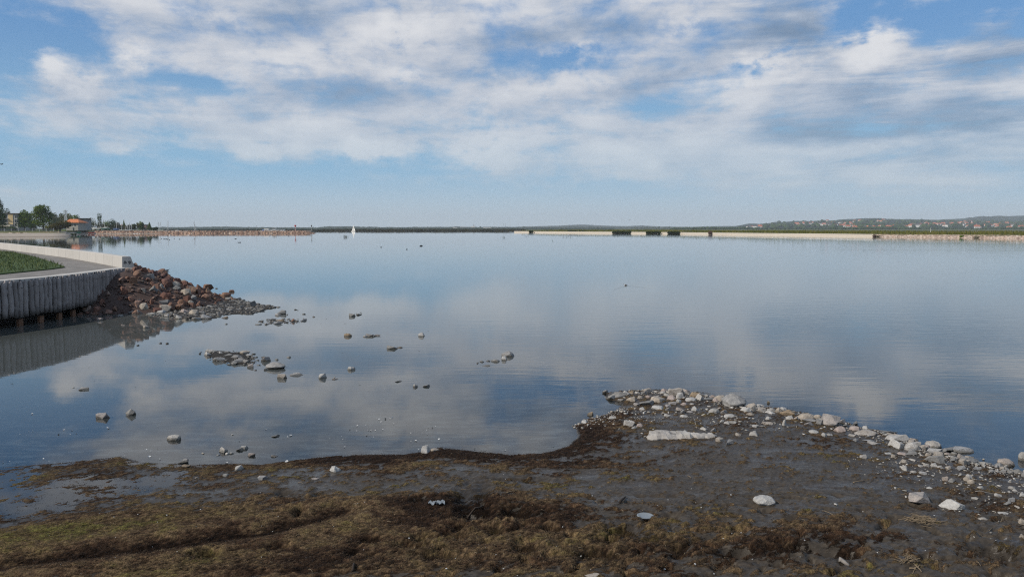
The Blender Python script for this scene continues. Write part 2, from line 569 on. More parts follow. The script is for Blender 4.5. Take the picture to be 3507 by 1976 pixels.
HOLES_PX = [(1592, 1735, 60, 45, 1), (1655, 1722, 40, 34, .8), (1630, 1800, 95, 34, 1), (1745, 1795, 40, 26, .8), (1790, 1805, 55, 22, 1), (1575, 1853, 40, 13, .9), (1545, 1880, 55, 16, 1), (1450, 1895, 45, 14, .9), (1690, 1865, 45, 24, .9),
            (1400, 1925, 75, 16, 1), (1265, 1905, 60, 20, 1), (1020, 1793, 28, 18, .8), (1095, 1722, 35, 14, .6), (970, 1712, 40, 16, .6), (1430, 1750, 30, 16, .7), (1205, 1945, 30, 20, .6), (700, 1955, 60, 20, .9), (950, 1925, 50, 16, .8), (1800, 1935, 45, 22, .9),
            (2140, 1868, 70, 26, 1), (2320, 1935, 60, 26, .9), (2290, 1812, 40, 12, .5), (3400, 1940, 100, 40, 1.6), (2050, 1960, 110, 26, 1), (2530, 1955, 110, 20, .9), (2730, 1940, 120, 24, 1), (1885, 1862, 34, 14, .6), (2080, 1905, 60, 16, .7), (2860, 1960, 90, 22, .9), (1500, 1960, 90, 20, .8), (2440, 1900, 60, 12, .6), (2230, 1905, 70, 14, .6),
            (960, 1790, 40, 10, .4), (1780, 1668, 80, 7, .5), (1830, 1675, 60, 7, .5)]
TRACK = world_poly([(-60, 1990), (330, 1945), (640, 1905), (880, 1868), (1060, 1820), (1180, 1790)])


def px_field(X, Y, lst, hard=1.0):
    """soft elliptical patches given by pixel position, laid on the ground plane"""
    f = np.zeros(X.shape)
    for px, py, rx, ry, wgt in lst:
        c = at(px, py); sx = (at(px + rx, py) - c).x
        sy = (at(px, py - ry).y - at(px, py + ry).y) / 2
        q = ((X - c.x) / sx) ** 2 + ((Y - c.y) / sy) ** 2
        f += wgt * np.exp(-q * hard)
    return f


def ground_fields(X, Y):
    wx = X + 0.22 * fbm(X * 1.3, Y * 1.3, 3, 40); wy = Y + 0.22 * fbm(X * 1.3, Y * 1.3, 3, 50)
    sd = sdist(wx * 0.35 + X * 0.65, wy * 0.35 + Y * 0.65, land_poly)
    pool = sdist(wx, wy, POOL)
    # land rises slowly from the water
    land = np.clip(sd, 0, None)
    h = 0.012 + 0.075 * (1 - np.exp(-land / 0.7)) + 0.022 * np.clip(land, 0, 9)
    left = sstep(-X, -2.0, 6.0)
    h -= 0.035 * left * np.exp(-land / 5)
    under = np.clip(-sd, 0, None)
    deep = -0.03 - 0.065 * under - 0.10 * (1 - np.exp(-under / 0.5)) * sstep(X, 0.0, 4.0)
    deep = np.maximum(deep, -0.9 + 0.0 * X)
    h = np.where(sd > 0, h, deep)
    h = h * sstep(np.abs(sd), 0.0, 0.12) + 0.0 * h
    # the shallow wet pool between the weed line and the mats
    pm = sstep(pool + 0.25 * fbm(X * 1.7, Y * 2.0, 4, 62), -0.75, 0.55)
    h = h * (1 - pm) + pm * (-0.012 + 0.034 * fbm(X * 1.9, Y * 2.6, 5, 60, .62))
    n1 = fbm(X * 0.9, Y * 1.1, 4, 1); n2 = fbm(X * 3.3, Y * 4.2, 4, 11)
    n_w1 = fbm(X * 6, Y * 6, 2, 41); n_w2 = fbm(X * 6, Y * 6, 2, 43)
    # drift direction of the weed: ridges run up to the right
    U = X * .82 + Y * .57; Vv = -X * .57 + Y * .82
    n3 = fbm(U * 6.5, Vv * 13, 4, 21, .6); n4 = fbm(U * 17, Vv * 30, 3, 31, .6)
    rid = 1 - 2 * np.abs(fbm(U * 3.2, Vv * 8.5, 4, 25, .55))
    bias = px_field(X, Y, MATS_PX) - px_field(X, Y, BARE_PX)
    line = np.exp(-(poly_dist(wx, wy, WEEDLINE, False) / 0.24) ** 2) * 1.2
    lineL = np.exp(-(poly_dist(wx, wy, WEEDLEFT, False) / 0.13) ** 2) * 1.0
    onland = sstep(sd, -0.08, 0.1)
    mat = bias * 0.55 + (line + lineL) + 0.75 * n1 + 1.3 * n2 + 1.0 * n3 + 0.05
    mat = sstep(mat, -0.22, 1.0) * np.maximum(onland, 0.5 * sstep(lineL, .2, .7))
    sparse = sstep(n2 + 1.1 * n3 + 0.4 * n4 + 0.5 * n1 + 0.08 + 0.2 * left - 0.25 * px_field(X, Y, BARE_PX), 0.0, 0.40) * onland
    sparse *= (1 - 0.3 * pm)
    mat = np.maximum(mat * (1 - 0.85 * pm), np.maximum(sparse * (0.6 + 0.4 * pm), pm * sstep(lineL, .3, .8)))
    holes = px_field(X + .05 * n_w1, Y + .05 * n_w2, HOLES_PX, 1.9)
    holes_r = px_field(X, Y, HOLES_PX, 0.45) - holes
    tr = poly_dist(X, Y, TRACK, False)
    track = np.exp(-(tr / 0.16) ** 2)
    bank = np.exp(-((tr - 0.38) / 0.17) ** 2)
    h = h + onland * (0.018 * n1 * (1 - pm) + 0.012 * n2 * (1 - 0.7 * pm) * (0.4 + .7 * mat) + 0.008 * n3 * (0.5 + 1.3 * mat) + 0.010 * n4 * (0.25 + 1.5 * mat))
    h = h + mat * (0.012 + 0.008 * np.abs(n3) + 0.016 * (rid - .45)) * (1 - .45 * pm) - 0.16 * np.clip(holes, 0, 1.6) * (0.8 + 0.5 * n3) + 0.055 * np.clip(holes_r, 0, 1) * (0.5 + n3)
    crest = np.clip(.46 - .20 * track + .14 * bank + .30 * n3 + .85 * n4 + .22 * (rid - .45) * mat + .15 * n2 - .7 * np.clip(holes, 0, 1), 0, 1)  # puts dry, lit tips and bank and wet, shaded hollows into the colour
    h = h - 0.060 * track * (1 + .8 * n3) + 0.030 * bank
    mat = np.clip(mat - 0.25 * np.clip(holes, 0, 1), 0, 1)
    # footprints and churned mud low in the picture
    churn = sstep(-Y, -11.0, -8.4) * sstep(X, -2.5, 1.0)
    n5 = fbm(X * 4.2, Y * 5.0, 3, 71)
    h = h - churn * 0.06 * sstep(-n5, 0.12, 0.40) + churn * 0.03 * n5
    hue = 0.40 + 0.75 * fbm(X * 0.8, Y * 1.0, 4, 81) + 0.45 * n2 + .2 * n3
    hue += 0.30 * px_field(X, Y, [(350, 1850, 420, 70, 1), (900, 1790, 380, 45, 1), (120, 1900, 260, 60, .8), (1450, 1710, 200, 30, .4), (2430, 1800, 130, 26, .8), (1700, 1690, 200, 24, .5), (460, 1590, 90, 14, .8), (800, 1585, 90, 16, .9), (2100, 1660, 60, 10, .8)])
    hue -= 0.35 * track
    hue -= 0.5 * px_field(X, Y, [(1500, 1575, 700, 30, 1), (2000, 1500, 140, 60, 1), (700, 1900, 200, 30, .8), (1500, 1800, 400, 60, .6), (2700, 1930, 500, 50, .7)])
    wet = sstep(0.10 - h, -0.06, 0.10)
    return h, mat, np.clip(hue, 0, 1), wet, sd, crest


def axis(lo, hi, step, far_lo, far_hi):
    a = list(np.arange(lo, hi + step, step))
    s, x = step, a[-1]
    while x < far_hi:
        s *= 1.35; x += s; a.append(x)
    s, x = step, a[0]
    while x > far_lo:
        s *= 1.35; x -= s; a.insert(0, x)
    return np.array(a)


gxs = axis(-7.2, 9.6, 0.024, -60, 60)
ys = [7.4]
while ys[-1] < 17.2:
    ys.append(ys[-1] + 0.018 * (ys[-1] / 8.0) ** 1.6)
s, y = 0.05, ys[-1]
while y < 60:
    s *= 1.3; y += s; ys.append(y)
s, y = 0.03, ys[0]
while y > -40:
    s *= 1.4; y -= s; ys.insert(0, y)
gys = np.array(ys)
GX, GY = np.meshgrid(gxs, gys)
GZ, GMAT, GHUE, GWET, GSD, GCREST = ground_fields(GX, GY)


def ground_z(x, y):
    i = int(np.clip(np.searchsorted(gxs, x) - 1, 0, len(gxs) - 2)); j = int(np.clip(np.searchsorted(gys, y) - 1, 0, len(gys) - 2))
    u = (x - gxs[i]) / (gxs[i + 1] - gxs[i]); v = (y - gys[j]) / (gys[j + 1] - gys[j])
    return float((GZ[j, i] * (1 - u) + GZ[j, i + 1] * u) * (1 - v) + (GZ[j + 1, i] * (1 - u) + GZ[j + 1, i + 1] * u) * v)


def gpx(px, py, floor=None):
    """where the sight line through a photograph pixel meets the shore"""
    z = 0.05
    for _ in range(8):
        p = at(px, py, z)
        z = ground_z(p.x, p.y)
        if floor is not None:
            z = max(z, floor)
    return Vector((p.x, p.y, z))


def grid_faces(nx, ny):
    i = np.arange(ny - 1)[:, None] * nx + np.arange(nx - 1)[None, :]
    return np.stack([i, i + 1, i + nx + 1, i + nx], -1).reshape(-1, 4)


m, N = material('shore_mud')
geo = N.n('ShaderNodeNewGeometry').outputs['Position']
A = lambda nm: N.n('ShaderNodeAttribute', attribute_name=nm).outputs['Fac']
a_mat, a_hue, a_wet, a_crest = A('mat'), A('hue'), A('wet'), A('crest')
nf = N.noise(N.vm('MULTIPLY', geo, (1, 1.3, 1)), 60, 4, 0.65)
nm_ = N.noise(geo, 14, 5, 0.6)
nst = N.noise(N.mapping(geo, rot=(0, 0, R(25)), sc=(90, 22, 20)), 1.0, 3, 0.6)
nl = N.noise(geo, 2.3, 5, 0.55)
mud = N.ramp(nm_, [(0.25, (.032, .025, .018)), (0.5, (.058, .047, .035)), (0.8, (.088, .073, .056))])
mud = N.mix(N.mapr(nl, .35, .7, 0, .5), mud, (.046, .034, .023))
hv = N.m('ADD', a_hue, N.m('MULTIPLY', N.m('SUBTRACT', nm_, 0.5), 0.9))
weed = N.ramp(hv, [(0.0, (.019, .011, .007)), (0.25, (.042, .025, .015)), (0.5, (.082, .055, .031)), (0.72, (.086, .061, .030)), (0.9, (.080, .063, .024)), (1.0, (.085, .076, .024))])
weed = N.mix(N.mapr(N.m('ADD', N.m('MULTIPLY', nf, .6), N.m('MULTIPLY', nst, .5)), .40, .72), N.mix(0.55, weed, (0, 0, 0)), N.scale(weed, 1.55))
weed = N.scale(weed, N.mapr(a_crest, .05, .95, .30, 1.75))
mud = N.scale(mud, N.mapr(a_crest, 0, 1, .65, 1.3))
nsp = N.noise(N.mapping(geo, rot=(0, 0, R(-35)), sc=(16, 34, 20)), 1.0, 5, .68)
mm = N.mapr(N.m('ADD', a_mat, N.m('ADD', N.m('MULTIPLY', N.m('SUBTRACT', nf, .5), 0.8), N.m('MULTIPLY', N.m('SUBTRACT', nsp, .5), 1.5))), .30, .62)
gz_ = N.sep(geo)[2]
sub = N.mapr(gz_, -.012, -.05)
bedc = N.mix(N.mapr(N.noise(N.vm('MULTIPLY', geo, (2.0, 4.2, 1)), 1.0, 6, .64), .47, .60), (.085, .078, .066), (.44, .40, .34))
mud = N.mix(sub, mud, bedc)
colr = N.mix(mm, mud, weed)
colr = N.mix(N.m('MULTIPLY', a_wet, 0.35), colr, N.mix(1.0, colr, (.55, .55, .55), 'MULTIPLY'))
sheen = N.mapr(N.noise(N.vm('MULTIPLY', geo, (.9, 2.2, 1)), 1.0, 5, .65), .45, .62)
rough = N.m('SUBTRACT', N.mapr(mm, 0, 1, 0.55, 0.95), N.m('MULTIPLY', a_wet, N.mapr(mm, 0, 1, 0.16, 0.05)))
bh = N.m('ADD', N.m('MULTIPLY', nf, N.mapr(mm, 0, 1, .25, 1.0)), N.m('MULTIPLY', nst, N.mapr(mm, 0, 1, .05, .5)))
rough = N.m('SUBTRACT', rough, N.m('MULTIPLY', N.m('MULTIPLY', sheen, .26), N.m('SUBTRACT', 1.0, mm)))
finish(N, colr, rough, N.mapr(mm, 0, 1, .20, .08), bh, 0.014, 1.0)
gv = np.stack([GX.ravel(), GY.ravel(), GZ.ravel()], 1)
gme = new_mesh('ground', gv, grid_faces(len(gxs), len(gys)), MATS['shore_mud'], True)
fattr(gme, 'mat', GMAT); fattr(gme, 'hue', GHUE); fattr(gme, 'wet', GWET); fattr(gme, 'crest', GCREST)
tag(obj('ground', gme), kind='structure')

# the lake bed farther out, grey-green silt
m, N = material('lake_silt')
geo = N.n('ShaderNodeNewGeometry').outputs['Position']
finish(N, N.ramp(N.noise(geo, .05, 4), [(0.3, (.052, .070, .070)), (0.7, (.070, .090, .086))]), 0.9, 0.1)
bx = np.array([-9000, -60.0, 60, 9000]); by = np.array([-60, 59.0, 9000])
BX, BY = np.meshgrid(bx, by)
bed = new_mesh('lake_bed', np.stack([BX.ravel(), BY.ravel(), np.full(BX.size, -1.0)], 1), grid_faces(4, 3), MATS['lake_silt'])
tag(obj('lake_bed', bed), kind='structure')

# the water: calm, faintly rippled in wind lanes
m, N = material('lake_water')
geo = N.n('ShaderNodeNewGeometry').outputs['Position']
px_, py_, pz_ = N.sep(geo)
lanes = N.mapr(N.noise(N.vm('MULTIPLY', geo, (.010, .045, 0)), 1.0, 4, 0.6), .44, .66, 0.12, 1.0)
r1 = N.noise(N.vm('MULTIPLY', geo, (.55, 2.6, 0)), 1.0, 3, 0.55)
r2 = N.noise(N.vm('MULTIPLY', geo, (2.2, 7.5, 0)), 1.0, 2, 0.5)
rh = N.m('ADD', N.m('MULTIPLY', r1, 0.0060), N.m('MULTIPLY', N.m('MULTIPLY', r2, lanes), 0.0030))
calm = N.m('MULTIPLY', N.mapr(py_, 8.0, 30.0, 0.08, 1.0), N.mapr(px_, -9.0, 7.0, 0.22, 1.0))
bn = N.n('ShaderNodeBump'); bn.inputs['Strength'].default_value = 1.0; bn.inputs['Distance'].default_value = 1.0
N.link(N.m('MULTIPLY', N.m('MULTIPLY', rh, WATER_RIPPLE), calm), bn.inputs['Height'])
fr = N.n('ShaderNodeFresnel'); fr.inputs['IOR'].default_value = 1.333
N.link(bn.outputs[0], fr.inputs['Normal'])
gl = N.n('ShaderNodeBsdfGlossy'); gl.inputs['Color'].default_value = (1, 1, 1, 1)
N.put(gl.inputs['Roughness'], 0.02)
N.link(bn.outputs[0], gl.inputs['Normal'])
tr = N.n('ShaderNodeBsdfTransparent'); tr.inputs['Color'].default_value = (.92, .95, .93, 1)
# suspended silt hides the bed as the water deepens
df = N.n('ShaderNodeBsdfDiffuse'); df.inputs['Color'].default_value = (*SILT, 1)
dep = N.n('ShaderNodeAttribute', attribute_name='depth').outputs['Fac']
mk = N.n('ShaderNodeMixShader'); N.link(N.m('SUBTRACT', 1.0, N.m('EXPONENT', N.m('MULTIPLY', dep, -1.9))), mk.inputs[0])
N.link(tr.outputs[0], mk.inputs[1]); N.link(df.outputs[0], mk.inputs[2])
mx = N.n('ShaderNodeMixShader'); N.link(fr.outputs[0], mx.inputs[0]); N.link(mk.outputs[0], mx.inputs[1]); N.link(gl.outputs[0], mx.inputs[2])
o = N.n('ShaderNodeOutputMaterial'); N.link(mx.outputs[0], o.inputs[0])
wxs = np.concatenate([[-9000, -2000, -500, -150, -60], np.arange(-40, 40.1, 0.4), [60, 150, 500, 2000, 9000]])
wys = np.concatenate([[-60, -20, 0, 4], np.arange(6, 50, 0.4), [55, 60, 80, 120, 300, 900, 3000, 9000]])
WX, WY = np.meshgrid(wxs, wys)
wd = -ground_fields(np.clip(WX, -60, 60), np.clip(WY, -40, 60))[0]
wd = np.where((np.abs(WX) > 58) | (WY > 58), 1.0, np.clip(wd, 0.0, 1.0))
wme = new_mesh('lake_water', np.stack([WX.ravel(), WY.ravel(), np.zeros(WX.size)], 1), grid_faces(len(wxs), len(wys)), MATS['lake_water'], True)
fattr(wme, 'depth', wd)
tag(obj('water', wme), kind='structure')
# ------------------------------------------------------------------ stones
def rock_mesh(name, seed, mat, npts=13, blocky=0.5, rounded=0, rough=0.05, levels=2, jit=.8):
    r = np.random.default_rng(seed)
    pts = []
    for _ in range(npts):
        v = r.normal(size=3); v /= np.linalg.norm(v)
        c = v / np.max(np.abs(v))
        v = v * (1 - blocky) + c * blocky * 0.85
        pts.append(v * r.uniform(jit, 1.05))
    bm = bmesh.new()
    for p in pts:
        bm.verts.new(p)
    res = bmesh.ops.convex_hull(bm, input=bm.verts)
    junk = {g for g in list(res['geom_interior']) + list(res['geom_unused']) if isinstance(g, bmesh.types.BMVert) and g.is_valid}
    bmesh.ops.delete(bm, geom=list(junk), context='VERTS')
    bmesh.ops.dissolve_limit(bm, angle_limit=R(14), verts=bm.verts, edges=bm.edges)
    bmesh.ops.bevel(bm, geom=list(bm.edges), offset=0.045 + 0.1 * (rounded > 0), segments=1, affect='EDGES', clamp_overlap=True)
    bmesh.ops.triangulate(bm, faces=bm.faces)
    for _ in range(levels):
        bmesh.ops.subdivide_edges(bm, edges=[e for e in bm.edges if e.calc_length() > 0.16], cuts=1, use_grid_fill=True)
        bmesh.ops.triangulate(bm, faces=bm.faces)
    for _ in range(rounded):
        bmesh.ops.smooth_vert(bm, verts=bm.verts, factor=0.5, use_axis_x=True, use_axis_y=True, use_axis_z=True)
    co = np.array([v.co[:] for v in bm.verts])
    n1 = fbm(co[:, 0] * 1.7 + co[:, 2] * 1.3 + seed, co[:, 1] * 1.7 - co[:, 2] * 1.1, 3, seed % 91)
    n2 = fbm(co[:, 0] * 5 + co[:, 2] * 4, co[:, 1] * 5 - co[:, 2] * 4 + seed, 3, (seed + 7) % 91)
    lo, hi = co.min(0), co.max(0)
    for v, a, b in zip(bm.verts, n1, n2):
        v.co *= 1 + rough * 2.0 * a + rough * 1.3 * b
    s = (hi - lo) / 2; c = (hi + lo) / 2
    for v in bm.verts:
        for k in range(3):
            v.co[k] = (v.co[k] - c[k]) / s[k]
    me = bpy.data.meshes.new(name)
    bm.to_mesh(me); bm.free()
    if rounded:
        me.polygons.foreach_set('use_smooth', np.ones(len(me.polygons), dtype=bool))
    me.materials.append(mat)
    return me


def stone_mat(name, stops, tint=0.16, lichen=0.0):
    m, N = material(name)
    oi = N.n('ShaderNodeObjectInfo')
    tc = N.n('ShaderNodeTexCoord').outputs['Object']
    off = N.vm('ADD', tc, N.scale((17.0, 9.0, 5.0), oi.outputs['Random']))
    n1 = N.noise(off, 1.6, 6, 0.62); n2 = N.noise(off, 7.0, 5, 0.65)
    geo = N.n('ShaderNodeNewGeometry').outputs['Position']
    n3 = N.noise(geo, 55.0, 3, 0.6)
    base = N.ramp(N.m('ADD', oi.outputs['Random'], N.m('MULTIPLY', N.m('SUBTRACT', n1, .5), tint * 2)), stops)
    k = N.m('ADD', N.mapr(n1, .3, .7, .80, 1.12), N.m('ADD', N.m('MULTIPLY', N.m('SUBTRACT', n2, .5), .65), N.m('MULTIPLY', N.m('SUBTRACT', n3, .5), .35)))
    c = N.scale(base, k)
    # pits and cracks collect dark dirt
    c = N.mix(N.mapr(n2, .43, .28, 0, .65), c, (.06, .05, .04))
    # the wet, algae-stained foot just above the water line
    z = N.sep(geo)[2]
    wetm = N.mapr(N.m('ADD', z, N.m('MULTIPLY', N.m('SUBTRACT', n2, .5), .10)), .015, .055, 1.0, 0.0)
    c = N.mix(N.m('MULTIPLY', wetm, .72), c, (.045, .040, .028))
    finish(N, c, N.mapr(wetm, 0, 1, .85, .35), .35, N.m('ADD', n2, N.m('MULTIPLY', n3, .4)), .025, .55)
    return m


lime = stone_mat('limestone', [(0.0, (.25, .245, .24)), (.25, (.34, .325, .30)), (.45, (.28, .25, .22)), (.62, (.36, .35, .335)), (.8, (.22, .225, .235)), (1, (.33, .28, .24))])
limeW = stone_mat('white_limestone', [(0.0, (.36, .345, .325)), (.5, (.42, .41, .39)), (1, (.33, .31, .285))])
limeG = stone_mat('grey_stone', [(0.0, (.16, .16, .16)), (.4, (.23, .225, .22)), (.7, (.19, .185, .175)), (1, (.27, .26, .25))])
limeT = stone_mat('tan_stone', [(0.0, (.33, .285, .235)), (.5, (.37, .325, .275)), (1, (.30, .265, .225))])
limeO = stone_mat('ochre_stone', [(0.0, (.22, .165, .11)), (1, (.26, .20, .135))])
limeP = stone_mat('pinkish_stone', [(0.0, (.33, .27, .24)), (1, (.37, .31, .28))])
redS = stone_mat('red_sandstone', [(0.0, (.115, .056, .043)), (.2, (.175, .088, .062)), (.38, (.105, .060, .054)), (.55, (.22, .128, .084)), (.7, (.14, .072, .060)), (.82, (.245, .165, .11)), (.91, (.18, .092, .066)), (1, (.25, .21, .18))], .10)
redD = stone_mat('red_block_stone', [(0.0, (.20, .115, .08)), (1, (.17, .098, .07))])
SM = {'l': lime, 'w': limeW, 'g': limeG, 't': limeT, 'o': limeO, 'p': limeP, 'r': redS, 'R': redD}

ROCKS = {}
for key, mt in SM.items():
    ang = [rock_mesh('stone', 100 + i * 7 + ord(key) * 3, mt, 11 + i % 5, .10 + .42 * ((i * 37) % 10) / 10, 0, .045) for i in range(8 if key in 'lr' else 4)]
    rnd = [rock_mesh('stone', 900 + i * 5 + ord(key), mt, 60, .18, 1, .07, 2, .93) for i in range(3)]
    ROCKS[key] = (ang, rnd)


PENDING = []


def stone(name, c, w, h, kind='l', label=None, group=None, depth=None, rz=None, cat='stone', rounded=None, sink=0.42, tilt=10, me=None):
    """c: where it meets the ground; w, h, depth in metres"""
    ang, rnd = ROCKS[kind]
    if me is None:
        use = rnd if (rounded if rounded is not None else random.random() < .08) else ang
        me = random.choice(use)
    dp = depth if depth else w * random.uniform(.6, .95)
    sz = h / (2 - 2 * sink) if sink < 1 else h
    if name == 'stone':
        PENDING.append([name, me, (c.x, c.y, c.z + h - sz), (R(random.uniform(-tilt, tilt)), R(random.uniform(-tilt, tilt)), R(random.uniform(-22, 22)) if rz is None else rz), (w / 2, dp / 2, sz), label, cat, group, w / c.y])
        return None
    o = obj(name, me, loc=(c.x, c.y, c.z + h - sz), rot=(R(random.uniform(-tilt, tilt)), R(random.uniform(-tilt, tilt)), R(random.uniform(-22, 22)) if rz is None else rz),
            sc=(w / 2, dp / 2, sz))
    return tag(o, label, cat, group)


G_SPIT = ('pale limestone lump in the stone ridge along the spit', 'stones of the ridge along the spit')
G_TIP = ('small pale stone on the muddy left flank of the spit', 'stones on the left flank of the spit')
G_MUD = ('small pale stone half sunk in the dark mud behind the stone ridge', 'stones in the mud behind the ridge')
G_RIGHT = ('stone in the rubble strip along the right-hand waterline', 'stones along the right-hand waterline')
G_FLAT = ('small stone scattered over the mud below the right-hand rubble strip', 'stones scattered over the mud')
G_NEAR = ('small pale stone at the weedy edge of the shallow water', 'stones at the weedy edge')
G_ISL1 = ('dark wet stone of the long low islet nearest the rubble mound', 'stones of the islet by the mound')
G_ISL2 = ('wet grey stone of the broad rubble islet in the shallows', 'stones of the rubble islet')
G_WAT = ('lone stone breaking the surface of the calm shallows', 'lone stones in the shallows')
G_GRP = ('wet grey stone in the short row in mid water', 'stones of the row in mid water')
G_GREY = ('grey stone on the flat gravel tongue at the foot of the rubble mound', 'stones on the gravel tongue')

USED = []     # (x, y, radius) of every stone placed, to keep later ones clear


def put_list(ox, oy, sc, rows, default_group, inwater=False):
    for row in rows:
        x, y, w, h = row[:4]
        kind = row[4] if len(row) > 4 and row[4] else 'l'
        label = row[5] if len(row) > 5 else None
        opt = row[6] if len(row) > 6 else {}
        px, py, pw, ph = ox + x / sc, oy + y / sc, w / sc, h / sc
        p = gpx(px, py, 0.0)
        if opt.get('on'):
            p = at(px, py, opt['on'])
        dist = p.y
        W_ = pw / FPX * dist * 1.03
        el_ = math.atan2(H, dist)
        hp = max(.32 * ph, ph - .7 * pw * math.sin(el_) * .8) / math.cos(el_)
        Hh = hp / FPX * dist * 1.05
        name = opt.get('name', 'stone'); cat = opt.get('cat', 'stone')
        dp = opt.get('depth', random.uniform(.6, .9)) * W_
        Hh *= .90
        c = Vector((p.x, p.y + dp * .42, min(p.z, ground_z(p.x, p.y + dp * .4)) if not opt.get('on') else p.z))
        if p.z <= 0.001:
            c.z = 0.0
        g = None if label else default_group
        lab = label or g[0]
        USED.append((c.x, c.y, W_ * .5))
        stone(name, c, W_, Hh, kind, lab, g[1] if g else opt.get('group'), depth=dp, rz=opt.get('rz'), cat=cat,
              rounded=opt.get('round'), tilt=opt.get('tilt', 9), sink=opt.get('sink', .47))


B = dict(name='boulder', cat='boulder', sink=.24)
put_list(1950, 1280, 3.68, [
    (615, 298, 245, 96, 'g', 'long grey slab lying at the water end of the spit', dict(depth=.4, rz=.05, round=False, tilt=4)),
    (545, 332, 135, 72, 'l', 'pale stone in the water in front of the long grey slab'), (650, 350, 88, 42, 'l'), (785, 247, 92, 36, 'o'), (950, 262, 82, 66, 'g'),
    (1000, 302, 88, 42, 'p', 'pinkish block between the pale stones of the spit', dict(round=False)), (1125, 362, 200, 92, 't', 'large tan block with a flat top in the stone ridge', dict(round=False, depth=.8)),
    (1000, 388, 205, 82, 'g', 'smooth grey block in front of the large tan block', dict(round=False)),
    (1355, 285, 205, 132, 'l', 'tall tilted grey slab standing highest in the stone ridge', dict(round=False, depth=.5, tilt=14, **B)),
    (1405, 312, 112, 92, 'w'), (1585, 302, 142, 84, 'o', 'ochre brown block at the back of the stone ridge', dict(round=False)), (1300, 332, 122, 68, 'p'), (1540, 342, 142, 58, 'l'),
    (1755, 337, 152, 44, 'g'), (1910, 342, 142, 92, 't', 'tan stone against the large round boulder'),
    (2100, 415, 292, 196, 'l', 'largest rounded grey boulder on the stone ridge', dict(round=True, depth=.85, tilt=4, **B)),
    (2245, 477, 152, 66, 'w', 'white stone right in front of the round boulder'), (2300, 432, 132, 72, 't'), (1140, 457, 192, 72, 'w'), (1390, 462, 84, 52), (1585, 467, 104, 72, 'w'), (1735, 452, 62, 62),
    (1830, 492, 142, 72, 'l'), (1450, 547, 112, 46, 'w', 'white stone alone on bare mud behind the ridge'), (1695, 532, 62, 56), (940, 542, 62, 42), (545, 567, 104, 36), (760, 662, 134, 92, 'l'), (810, 692, 112, 42),
    (900, 672, 102, 52, 'p'), (715, 517, 68, 46), (270, 527, 82, 62, 'o'), (355, 532, 46, 42, 'w'), (200, 622, 92, 52, 'w'), (275, 692, 36, 36, 'w'), (435, 612, 56, 32), (1835, 612, 72, 42, 'w'), (1920, 607, 82, 42),
    (2000, 632, 92, 46, 'w'), (2070, 632, 92, 46), (2145, 642, 56, 46, 'w'), (1700, 712, 112, 46, 'w'), (1825, 732, 84, 62), (1060, 702, 42, 36, 'p'), (1195, 732, 52, 36), (1465, 727, 56, 32, 'w'),
    (1900, 852, 104, 64, 't', 'tan stone against the right end of the concrete slab'), (2020, 892, 124, 78, 'g', 'blue-grey stone at the right end of the concrete slab'),
    (2345, 782, 132, 72, 'w'), (2130, 782, 82, 46), (2360, 672, 92, 42), (1380, 362, 84, 58, 'w'), (1310, 392, 104, 52), (1450, 397, 102, 52, 'p'), (1550, 392, 68, 48), (850, 402, 84, 42),
    (790, 352, 124, 72, 't'), (900, 312, 84, 48), (1040, 242, 52, 32, 'o'), (1090, 232, 72, 36), (700, 312, 64, 34), (2050, 437, 72, 52, 'w'), (1960, 502, 92, 62), (2030, 552, 152, 58), (2290, 522, 112, 42, 't'), (2270, 572, 62, 52, 'w'),
    (860, 250, 70, 40), (1180, 250, 80, 40), (1450, 320, 60, 40), (1660, 300, 70, 40, 'o'), (1640, 400, 60, 40), (1120, 300, 80, 40), (1230, 280, 90, 45), (1830, 400, 60, 40, 't'), (1900, 460, 90, 45), (1770, 420, 70, 40), (640, 470, 60, 40), (590, 480, 50, 34, 'w'),
    (830, 440, 60, 40), (930, 450, 90, 45, 'w'), (1250, 420, 80, 40), (1010, 490, 60, 30), (1260, 500, 70, 36), (1350, 490, 60, 40, 'w'), (1520, 490, 80, 30), (2180, 700, 60, 34), (2240, 720, 60, 34), (1560, 760, 50, 26), (960, 800, 60, 34, 't'), (920, 760, 50, 28, 'p'),
    (630, 700, 50, 32), (560, 640, 44, 26), (450, 650, 50, 26), (380, 640, 40, 26, 'w'), (330, 590, 60, 34), (120, 630, 44, 26, 'w'), (70, 680, 50, 28), (170, 690, 44, 26), (230, 650, 50, 28, 'w'), (310, 640, 46, 28), (290, 600, 46, 28, 'w'), (610, 470, 54, 34, 'w'), (2430, 670, 60, 24), (2510, 635, 140, 34, 't'),
], G_SPIT)
put_list(1950, 1280, 3.68, [(2512, 372, 36, 36, 'o', 'small ochre stone alone in the water beyond the ridge')], G_WAT)
